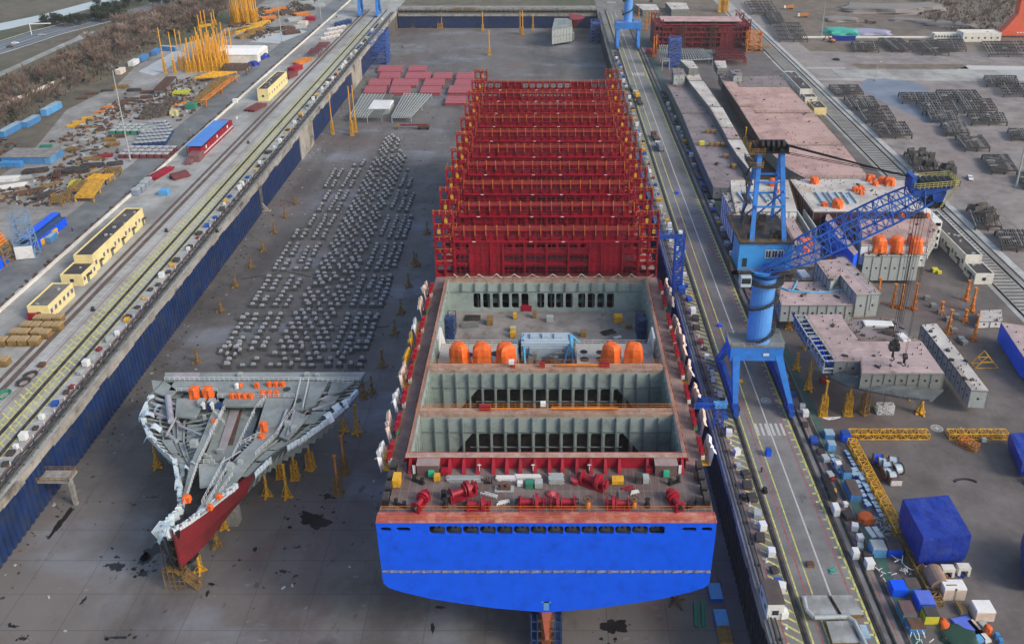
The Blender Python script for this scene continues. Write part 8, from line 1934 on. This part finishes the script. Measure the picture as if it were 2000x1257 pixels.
cab('wz', 1636, 917, 'white cabinet on the strip left of the green walkway, upper', (1.8,2,3), white); cab('wz', 1631, 1002, 'white triple cabinet on the strip left of the green walkway', None, None, s=(1,1.5,1)); cab('wz', 1669, 1088, 'white cabinet on the strip left of the green walkway, lower', None, None); cab('dz', 1612, 940, 'dark open bin on the strip left of the green walkway, upper', (2.2,3,1.8), dark, black); cab('dz', 1619, 957, 'dark open bin on the strip left of the green walkway, middle', None, None); cab('dz', 1625, 972, 'dark green-grey bin on the strip left of the green walkway, lower', None, None)
cab('tz', 1500, 888, 'blue upright cabinet standing on the right quay road below the crosswalk', (1.6,1.8,2.6), blue, cblued); cab('yz', 1582, 1104, 'rusty yellow open box on the right quay road', (2,1.8,1), yeld, rust); cab('bz', 1322, 378, 'small blue bin on the right quay road, far', (1.8,1.8,1.4), blue); cab('bz', 1406, 637, 'small blue bin on the right quay road near the crane column', None, None, s=.8); cab('yq', 1446, 747, 'yellow box on the road between the crane legs', (1.6,1.6,1.1), yel)
for i,(x_,y_) in enumerate(((1713,905),(1722,912),(1731,919),(1743,910),(1730,932),(1740,938),(1751,924))):
 t = thing('cable_reel', 'white-wrapped cable reel in the cluster right of the diagonal truss, '+('first','second','third','fourth','fifth','sixth','seventh')[i]+' from the back', 'cable reel', G(x_,y_), rnd(-.3,.3)); b = MB(); b.cyl((-.9,0,1.3),(.9,0,1.3),1.1,1.1,14); b.build('drum', MATS['casing_blue'] if i else blue, t); b = MB(); b.cyl((-1.1,0,1.3),(-.9,0,1.3),1.35,1.35,14); b.build('flange', rust, t); b = MB(); b.cyl((.9,0,1.3),(1.1,0,1.3),1.35,1.35,14); b.build('flange', rust, t)
cab('gz', 1739, 925, 'white box with grey lid behind the last white container', (3,2.4,2.2), white, greyl); cab('gz2', 1747, 943, 'white container with brown top at the near end of the reel cluster', (3.4,2.8,2.6), white, MATS['house_brown'])
m1, m2 = mat('small_blue', (.04,.12,.40), .5, var=.3), pale_b
k = 0
for (a, c, n_, lab) in (((1652,884),(1720,1010),18,'small blue cabinet in the long line left of the diagonal truss'),((1634,918),(1668,923),6,'small blue cabinet in the short cross row of the blue box field'),((1624,893),(1640,926),5,'small blue cabinet in the column at the green walkway'),((1662,930),(1680,932),4,'small blue cabinet in the second cross row of the blue box field'),((1674,945),(1694,990),6,'small blue cabinet in the line right of the blue container')):
 for i in range(n_):
  p = Vector(G(*a)).lerp(Vector(G(*c)), i/(n_-1)); t = box_at('sb', 0, 0, lab, lab.replace('small blue cabinet in the','small cabinets of the'), YZ, dims=(1.3,1.1,1.1), m=m1, ml=m2, cat='cabinet', name='small_cabinet'); t.location = p; t.rotation_euler.z = .25+rnd(-.1,.1); q = rnd(.6,.95); t.scale = (q,q,q*rnd(.8,1.3))
tarp(*G(1690,1015), 3.2, 3, 1.5, 'orange tarpaulin heap beside the green walkway', k=2); tarp(*G(1928,1235), 1.2, 1.4, 1.8, 'small orange wrapped pile at the bottom right corner', k=1); tarp(*G(1848,1232), 1.6, 5, .9, 'orange-red hose heap beside the dark green tarpaulin', k=3)
tarp(*G(1875,1250), 6, 6, 1.0, 'dark green tarpaulin heap at the bottom right', 'tarpaulin heap'); COL.objects[-1].material_slots[0].link='OBJECT'; COL.objects[-1].material_slots[0].material = mat('dark_green_tarp', (.012,.05,.03), .6)
for (x_,y_,L_,w_,m_,lab) in ((1888,1225,4.4,3.6,MATS['lid_blue'],'folded bright blue sheet stack on the ground at lower right'),(1905,1226,3.4,1.4,MATS['stage_sheet'],'cream board lying beside the blue sheet stack'),(1922,1222,1.8,1.4,greyl,'small grey framed grating beside the cream board'),(1909,1244,2.4,1.8,lblue,'blue-white panel at the bottom right'),(1921,1243,2.6,1.3,wallw,'pale board at the bottom right')):
 b = MB(); b.obox(0,0,0,w_,L_,.35,.25); b.obox(0,0,.35,w_*.9,L_*.9,.1,.28); o = b.build('sheet_stack', m_, None, G(x_,y_)); tag(o, lab, 'sheet stack')
for i,(x_,y_) in enumerate(((1946,1245),(1953,1256))): cab('bl', x_, y_, ('left','right')[i]+' small blue upright box at the bottom right corner', (1.,1.,1.6), m_cb)
cab('eng', 1876, 1192, 'grey-brown machine block between the pink crates', (1.8,3.6,1.6), grey, yeld)
t = thing('pipe_ladder', 'big rusty ring with a ladder-like rack beside the pink crates', 'ring', G(1826,1142)); b = MB(); b.cyl((0,-2,1.6),(0,2,1.6),1.8,1.8,18); b.build('barrel', mat('barrel_rose', (.30,.20,.16), .8, var=.3), t); b = MB()
for i in range(11): b.box(.5,2.4,-3+i*.7,-2.8+i*.7,1.6-i*.1,3.2-i*.25)
b.build('rack', yeld, t)
for (x_,y_,lab,n_,m_) in ((1722,1028,'tangled pale wire frames beside the diagonal truss, upper',26,greyl),(1738,1045,'tangled pale wire frames beside the diagonal truss, lower',22,greyl),(1764,1108,'loose grey ladder frames by the truss gap',16,white),(1737,1130,'white pronged frame near the rounded blue box',9,white),(1795,1250,'white frames heap at the bottom edge',14,white),(1636,905,'coiled hoses and pale frames in the blue box field',12,greyl)):
 b = MB()
 for i in range(n_): x, y, z = rnd(-1.8,1.8), rnd(-2.2,2.2), rnd(.1,1.0); a = rnd(0,3.1); l = rnd(.5,1.6); b.beam((x,y,z),(x+l*math.cos(a),y+l*math.sin(a),z+rnd(-.3,.5)),.12,.12)
 o = b.build('wire_frames', m_, None, G(x_,y_)); tag(o, lab, 'scrap')
for (x_,y_,lab) in ((1707,1040,'pale flat pack of white panels near the truss'),):
 b = MB(); b.obox(-.7,0,0,1.1,3,.3,.2); b.obox(.8,0,0,1.1,3,.35,.2); o = b.build('panel_pack', white, None, G(x_,y_)); tag(o, lab, 'panels')
m_cov = ground_mat('cover_plate_grey', (.27,.28,.27), [((.38,.40,.41), .3, .5, .15, .8, (1,1)), ((.16,.15,.13), .4, .58, .1, .7, (1,1))])
for (P, lab) in ((((1564,1162),(1615,1161),(1637,1200),(1578,1200)),'left large grey pit cover on the right quay'),(((1622,1161),(1664,1161),(1688,1199),(1645,1200)),'right large grey pit cover on the right quay'),(((1613,1212),(1656,1211),(1680,1254),(1626,1254)),'nearest grey pit cover inside the bent pipe')):
 Q = [G(x,y,YZ+.9)[:2] for x,y in P]; c = ctr(Q); t = thing('pit_cover', lab, 'pit cover', (*c,YZ)); b = WB((*c,YZ)); b.prism(Q, YZ, YZ+.8); b.build('frame', yeld, t); b = WB((*c,YZ)); b.prism([(c[0]+(x-c[0])*.985,c[1]+(y-c[1])*.985) for x,y in Q], YZ+.75, YZ+.9); b.build('plate', m_cov, t)
b = MB(); P = [Vector(G(*q,YZ+1.2)) for q in ((1570,1166),(1575,1190),(1590,1205),(1655,1203),(1668,1212),(1690,1257),(1720,1330))]; b.path(P, .42, 10); o = b.build('bent_pipe', greyl); tag(o, 'thick grey bent pipe around the pit covers on the right quay', 'pipe')
cab('ch', 1688, 1238, 'blue slide-like chute with yellow frame at the bottom of the right quay', (1.8,4,1.3), lblue, pale_b)
b = MB()
for i in range(10): b.beam((rnd(-1,1),rnd(-1,1),.1),(rnd(-1,1),rnd(-1,1),.3),.12,.12)
o = b.build('pipe_pieces', MATS['turquoise_tarp'], None, G(1626,1114)); tag(o, 'tangle of turquoise pipe pieces on the right quay road', 'scrap')
x,y,_ = G(1727,806); t = thing('white_rack', 'pair of white wire racks standing under the crane hook', 'rack', (x,y,YZ)); b = MB()
for dx in (-1.1,1.1): b.lattice((dx,0,0),(dx,0,2.6),1.8,1.4,4,.16,None,.13)
b.build('frame', white, t)
b = MB(); P = [Vector((rnd(-2.4,2.4),rnd(-.9,.9),.1)) for i in range(7)]; b.path(P,.14,5); o = b.build('hose', white, None, G(1625,817)); tag(o, 'white crumpled hose on the ground left of the white racks', 'hose')
b = MB(); P = [Vector((2.6*math.cos(a),1.6*math.sin(a),.12)) for a in (.3,.7,1.1,1.5,1.9,2.3,2.7)]; b.path(P,.25,5); o = b.build('rope', black, None, G(1888,945)); tag(o, 'curved black hose lying on the open yard', 'hose')
cab('yg', 1711, 800, 'small yellow-green bin between the lattice props', (1.6,1.3,1.4), MATS['bright_yellow']); cab('rg', 1608, 746, 'red machine under the blue bow side of the L-shaped block', (2.2,2,1.8), red); cab('yl', 1825, 531, 'yellow machine below the white building, left', (2.6,2.2,2), MATS['bright_yellow']); cab('yl', 1834, 534, 'small yellow machine right of the bigger one below the white building', None, None, s=.7)
for q in ((1548,780),(1790,690)): pass
rf = [c for c in bpy.data.objects if c.get('label','').startswith('small white gatehouse')][0]
for c in rf.children:
 if c.name.startswith('roof'): c.scale = (1.25,1.1,1); c.location.z = .9
cab('fr', 1921, 862, 'small white-framed box between trusses and the blue module', (1.4,1.2,1.4), white, greyl)
# trees and scrub
m_bark = mat('bark', (.11,.085,.07), .9, var=.3); m_twig = mat('bare_twigs', (.22,.165,.13), .95, var=.35, scale=.3); m_twig2 = mat('reddish_twigs', (.20,.135,.11), .95, var=.35, scale=.3)
m_ever = mat('evergreen_leaves', (.028,.042,.022), .9, var=.5, scale=.5); m_olive = mat('olive_leaves', (.07,.075,.035), .9, var=.4, scale=.5); m_pale = mat('pale_twigs', (.33,.27,.23), .9, var=.2)
def make_tree(kind, seed, m_crown, lab, group):
 r_ = random.Random(seed); t = thing({'bare':'bare_tree','ever':'evergreen_tree','shrub':'shrub'}[kind], lab, 'shrub' if kind == 'shrub' else 'tree', (0,0,0), 0, group)
 H = {'bare':9.,'ever':8.,'shrub':3.6}[kind]; b = MB(); tips = []
 b.cyl((0,0,-.3),(r_.uniform(-.3,.3),0,H*.45),.28 if kind != 'shrub' else .1,.14 if kind != 'shrub' else .06,6)
 nb = 12 if kind != 'shrub' else 6
 for i in range(nb):
  a = i*2.4+r_.uniform(-.4,.4); z0 = H*(.18+.35*i/nb); ln = H*r_.uniform(.25,.42)*(1 if kind == 'bare' else .8); el = r_.uniform(.5,1.2)
  p = Vector((0,0,z0)); q = p+Vector((math.cos(a)*math.cos(el), math.sin(a)*math.cos(el), math.sin(el)))*ln; b.cyl(p,q,.10,.04,4,caps=False); tips.append((p,q))
  for k in range(3):
   a2 = a+r_.uniform(-1,1); s = p.lerp(q, r_.uniform(.4,.9)); e = s+Vector((math.cos(a2)*.7, math.sin(a2)*.7, r_.uniform(.5,1.1)))*ln*.5; b.cyl(s,e,.05,.02,3,caps=False); tips.append((s,e))
 b.build('trunk', m_bark if m_crown is not m_pale else m_pale, t)
 c = MB(); n = {'bare':420,'ever':620,'shrub':260}[kind]
 clumps = [(Vector((0,0,H*.62)).lerp(e, r_.uniform(.7,1.25)), r_.uniform(.12,.2)*H) for s, e in tips]
 for i in range(n):
  if kind == 'bare':
   s, e = tips[r_.randrange(len(tips))]; p = s.lerp(e, r_.uniform(.2,1.1)); d = (e-s).normalized()+Vector((r_.uniform(-.7,.7),r_.uniform(-.7,.7),r_.uniform(-.2,.8))); d = d.normalized()*r_.uniform(.7,1.7)
   w = Vector((r_.uniform(-1,1),r_.uniform(-1,1),0)).normalized()*.07; c.face([p-w,p+w,p+d])
  else:
   ce, rr = clumps[r_.randrange(len(clumps))]; v = Vector((r_.gauss(0,1),r_.gauss(0,1),r_.gauss(0,.8))); v = v.normalized()*rr*r_.uniform(.5,1.1); p = ce+v
   u = Vector((r_.uniform(-1,1),r_.uniform(-1,1),r_.uniform(-.6,.6))).normalized()*r_.uniform(.2,.42); w = u.cross(Vector((r_.uniform(-1,1),r_.uniform(-1,1),1))).normalized()*r_.uniform(.15,.35)
   c.face([p-u,p+w,p+u,p-w])
 c.build('crown', m_crown, t); return t
TB = [make_tree('bare',i,(m_twig,m_twig2,m_twig)[i%3],'bare brown tree in the wooded belt between the highway and the left yard','bare trees in the belt by the highway') for i in range(5)]
TP = [make_tree('bare',31,m_pale,'tall pale bare tree standing out of the brown belt','pale bare trees')]
TE = [make_tree('ever',i+50,m_ever,'dark evergreen tree in the row between canal and highway','evergreen trees between canal and highway') for i in range(3)]
TS = [make_tree('shrub',i+80,(m_olive,m_twig2,m_twig)[i],('olive','reddish','brown')[i]+' shrub in the undergrowth beside the left storage yard',('olive','reddish','brown')[i]+' shrubs beside the left yard') for i in range(3)]
for T in (TB,TP,TE,TS):
 for t in T: kids(t)
usedT = set()
def plant(t, p, s, label=None, group=None):
 sc_ = (s*rnd(.9,1.15), s*rnd(.9,1.15), s*rnd(.85,1.2))
 if t not in usedT: usedT.add(t); t.location = p; t.scale = sc_; t.rotation_euler.z = rnd(0,6); return t
 return dup(t, p, rnd(0,6), scale=sc_, label=label, group=group)
band = [(-60,215),(0,185),(90,140),(170,92),(205,60),(262,42),(330,18),(400,-6),(455,-8),(440,30),(400,55),(355,72),(325,84),(255,112),(215,150),(150,178),(125,196),(60,226),(0,256),(-60,300)]
gp = [G(*p)[:2] for p in band]; x0,x1 = min(p[0] for p in gp), max(p[0] for p in gp); y0,y1 = min(p[1] for p in gp), max(p[1] for p in gp)
n = 0; k = 0
while n < 240 and k < 9000:
 k += 1; x, y = rnd(x0,x1), rnd(y0,y1)
 if inside(x,y,gp): plant(TB[n%5], (x,y,YZ-.1), rnd(.8,1.55)); n += 1
n = 0; k = 0
while n < 150 and k < 9000:
 k += 1; x, y = rnd(x0,x1), rnd(y0,y1)
 if inside(x,y,gp): plant(TS[n%3], (x,y,YZ-.1), rnd(.8,1.6)); n += 1
for i,(px_,py_) in enumerate(((243,75),(282,62),(305,52),(365,18))): t = plant(TP[0], G(px_,py_), 1.55); t['label'] = 'tall pale bare tree above the brown belt, '+('leftmost of four','second from left of four','third from left of four','rightmost of four')[i]
for i in range(34):
 u = i/34; px_ = 85+150*u+rnd(-6,6); py_ = 52-14*u+rnd(-5,5); plant(TE[i%3], G(px_,py_), rnd(.8,1.15))
for i in range(22): plant(TE[i%3], G(185+rnd(0,60), 30+rnd(-16,14)), rnd(.9,1.3))
for i in range(30): plant(TE[i%3], G(245+rnd(0,130), 8+rnd(-12,8)), rnd(.8,1.2), 'dark evergreen tree in the row behind the wooded belt at the top', 'evergreen trees behind the belt')
sr = [G(*p)[:2] for p in ((1770,-20),(1990,-20),(1968,60),(1900,62),(1835,58),(1790,30))]
x0,x1 = min(p[0] for p in sr), max(p[0] for p in sr); y0,y1 = min(p[1] for p in sr), max(p[1] for p in sr)
n = 0; k = 0
while n < 150 and k < 9000:
 k += 1; x, y = rnd(x0,x1), rnd(y0,y1)
 if inside(x,y,sr): plant(TB[n%5] if n%3 else TS[n%3], (x,y,YZ-.1), rnd(.6,.95), 'bare brown tree in the scrub wood at the top right', 'bare trees at the top right'); n += 1
b = MB()
for poly, cnt in ((gp,3600),(sr,2600),([G(*p)[:2] for p in ((-60,215),(-60,175),(120,110),(165,80),(190,66),(170,92),(90,140),(0,185))],1200)):
 xs = [p[0] for p in poly]; ys2 = [p[1] for p in poly]
 for _ in range(cnt):
  x, y = rnd(min(xs),max(xs)), rnd(min(ys2),max(ys2))
  if inside(x,y,poly):
   a = rnd(0,PI); h = rnd(.6,2.4); w = rnd(.25,.9); b.face([(x-w*math.cos(a),y-w*math.sin(a),YZ-.1),(x+w*math.cos(a),y+w*math.sin(a),YZ-.1),(x+rnd(-.6,.6),y+rnd(-.6,.6),YZ+h)])
o = b.build('undergrowth', mat('undergrowth_brown', (.15,.12,.085), .95, var=.5, scale=.05, dirt=(.06,.065,.035), damt=.5, dscale=.04)); tag(o, 'tangled brown undergrowth beneath the bare trees', 'undergrowth', None, 'stuff')
hv_ = [Vector(G(*p)) for p in ((-100,124),(0,95),(90,66),(185,42))]; d = (hv_[2]-hv_[1]).normalized(); nn = Vector((-d.y,d.x,0))
for s_, lab in ((-13.6,'near'),(13.6,'far')):
 b = MB(); P = [p+nn*s_ for p in hv_]
 for a, c in zip(P,P[1:]):
  b.beam(a+Vector((0,0,.7)), c+Vector((0,0,.7)), .1, .35)
  for i in range(10): q = a.lerp(c,i/10); b.beam(q,q+Vector((0,0,.8)),.15,.15)
 o = b.build('guard_barrier', greyl); tag(o, lab+' side steel crash barrier of the highway at upper left', 'barrier')
x,y,_ = G(62,68); t = thing('sign_gantry', 'white pole with a long arm over the highway at upper left', 'gantry', (x,y,YZ)); b = MB(); b.cyl((0,0,0),(0,0,8),.3,.22,8); b.build('pole', white, t); b = MB(); b.beam((0,0,7.6),(14,2,7.6),.3,.7); b.build('arm', white, t)
b = MB()
P = [Vector(G(*p)) for p in ((-40,230),(30,197),(90,172),(140,148))]
for a, c in zip(P,P[1:]): b.beam(a+Vector((0,0,.9)), c+Vector((0,0,.9)), .3, 1.8)
o = b.build('boundary_wall', wallw); tag(o, 'low pale boundary wall running through the brown belt at left', 'wall')
# camera, light
cam = bpy.data.cameras.new('camera'); co = bpy.data.objects.new('camera', cam); COL.objects.link(co)
co.location = (0, 0, CAMZ); co.rotation_euler = (PI/2-PITCH, 0, 0)
cam.sensor_width = 36; cam.lens = FPX/2000*36; cam.shift_x = -67/2000; cam.shift_y = -246.5/2000
cam.clip_start = 1; cam.clip_end = 8000; sc.camera = co
SE, SA = math.radians(34), math.radians(118)
su = bpy.data.lights.new('sun', 'SUN'); su.energy = 1.5; su.angle = math.radians(16); su.color = (1,.93,.84)
so = bpy.data.objects.new('sun', su); COL.objects.link(so)
dv = Vector((math.sin(SA)*math.cos(SE), math.cos(SA)*math.cos(SE), math.sin(SE)))
so.rotation_euler = dv.to_track_quat('Z', 'Y').to_euler(); so.location = (200, -100, 400)
w = bpy.data.worlds.new('World'); sc.world = w; w.use_nodes = True
wn = w.node_tree.nodes; bg = wn['Background']; sk = wn.new('ShaderNodeTexSky'); sk.sky_type = 'NISHITA'
sk.sun_disc = False; sk.sun_elevation = SE; sk.sun_rotation = SA; sk.air_density = 1.3; sk.dust_density = 3; sk.ozone_density = 1.2
w.node_tree.links.new(sk.outputs['Color'], bg.inputs['Color']); bg.inputs['Strength'].default_value = .145
sc.view_settings.view_transform = 'Standard'; sc.view_settings.look = 'None'
sc.view_settings.exposure = .42; sc.view_settings.gamma = 1
hz = MB(); hz.box(-700,1100,-20,1500,-1.5,152); ho = hz.build('haze', []); vm = bpy.data.materials.new('haze_air'); vm.use_nodes = True
vn = vm.node_tree.nodes; vn.remove(vn['Principled BSDF']); pv = vn.new('ShaderNodeVolumePrincipled'); pv.inputs['Density'].default_value = .00009; pv.inputs['Color'].default_value = (.86,.89,.95,1); pv.inputs['Anisotropy'].default_value = .2
vm.node_tree.links.new(pv.outputs['Volume'], vn['Material Output'].inputs['Volume']); ho.data.materials.append(vm); tag(ho, 'thin pale haze in the air over the whole yard', 'haze', None, 'stuff')
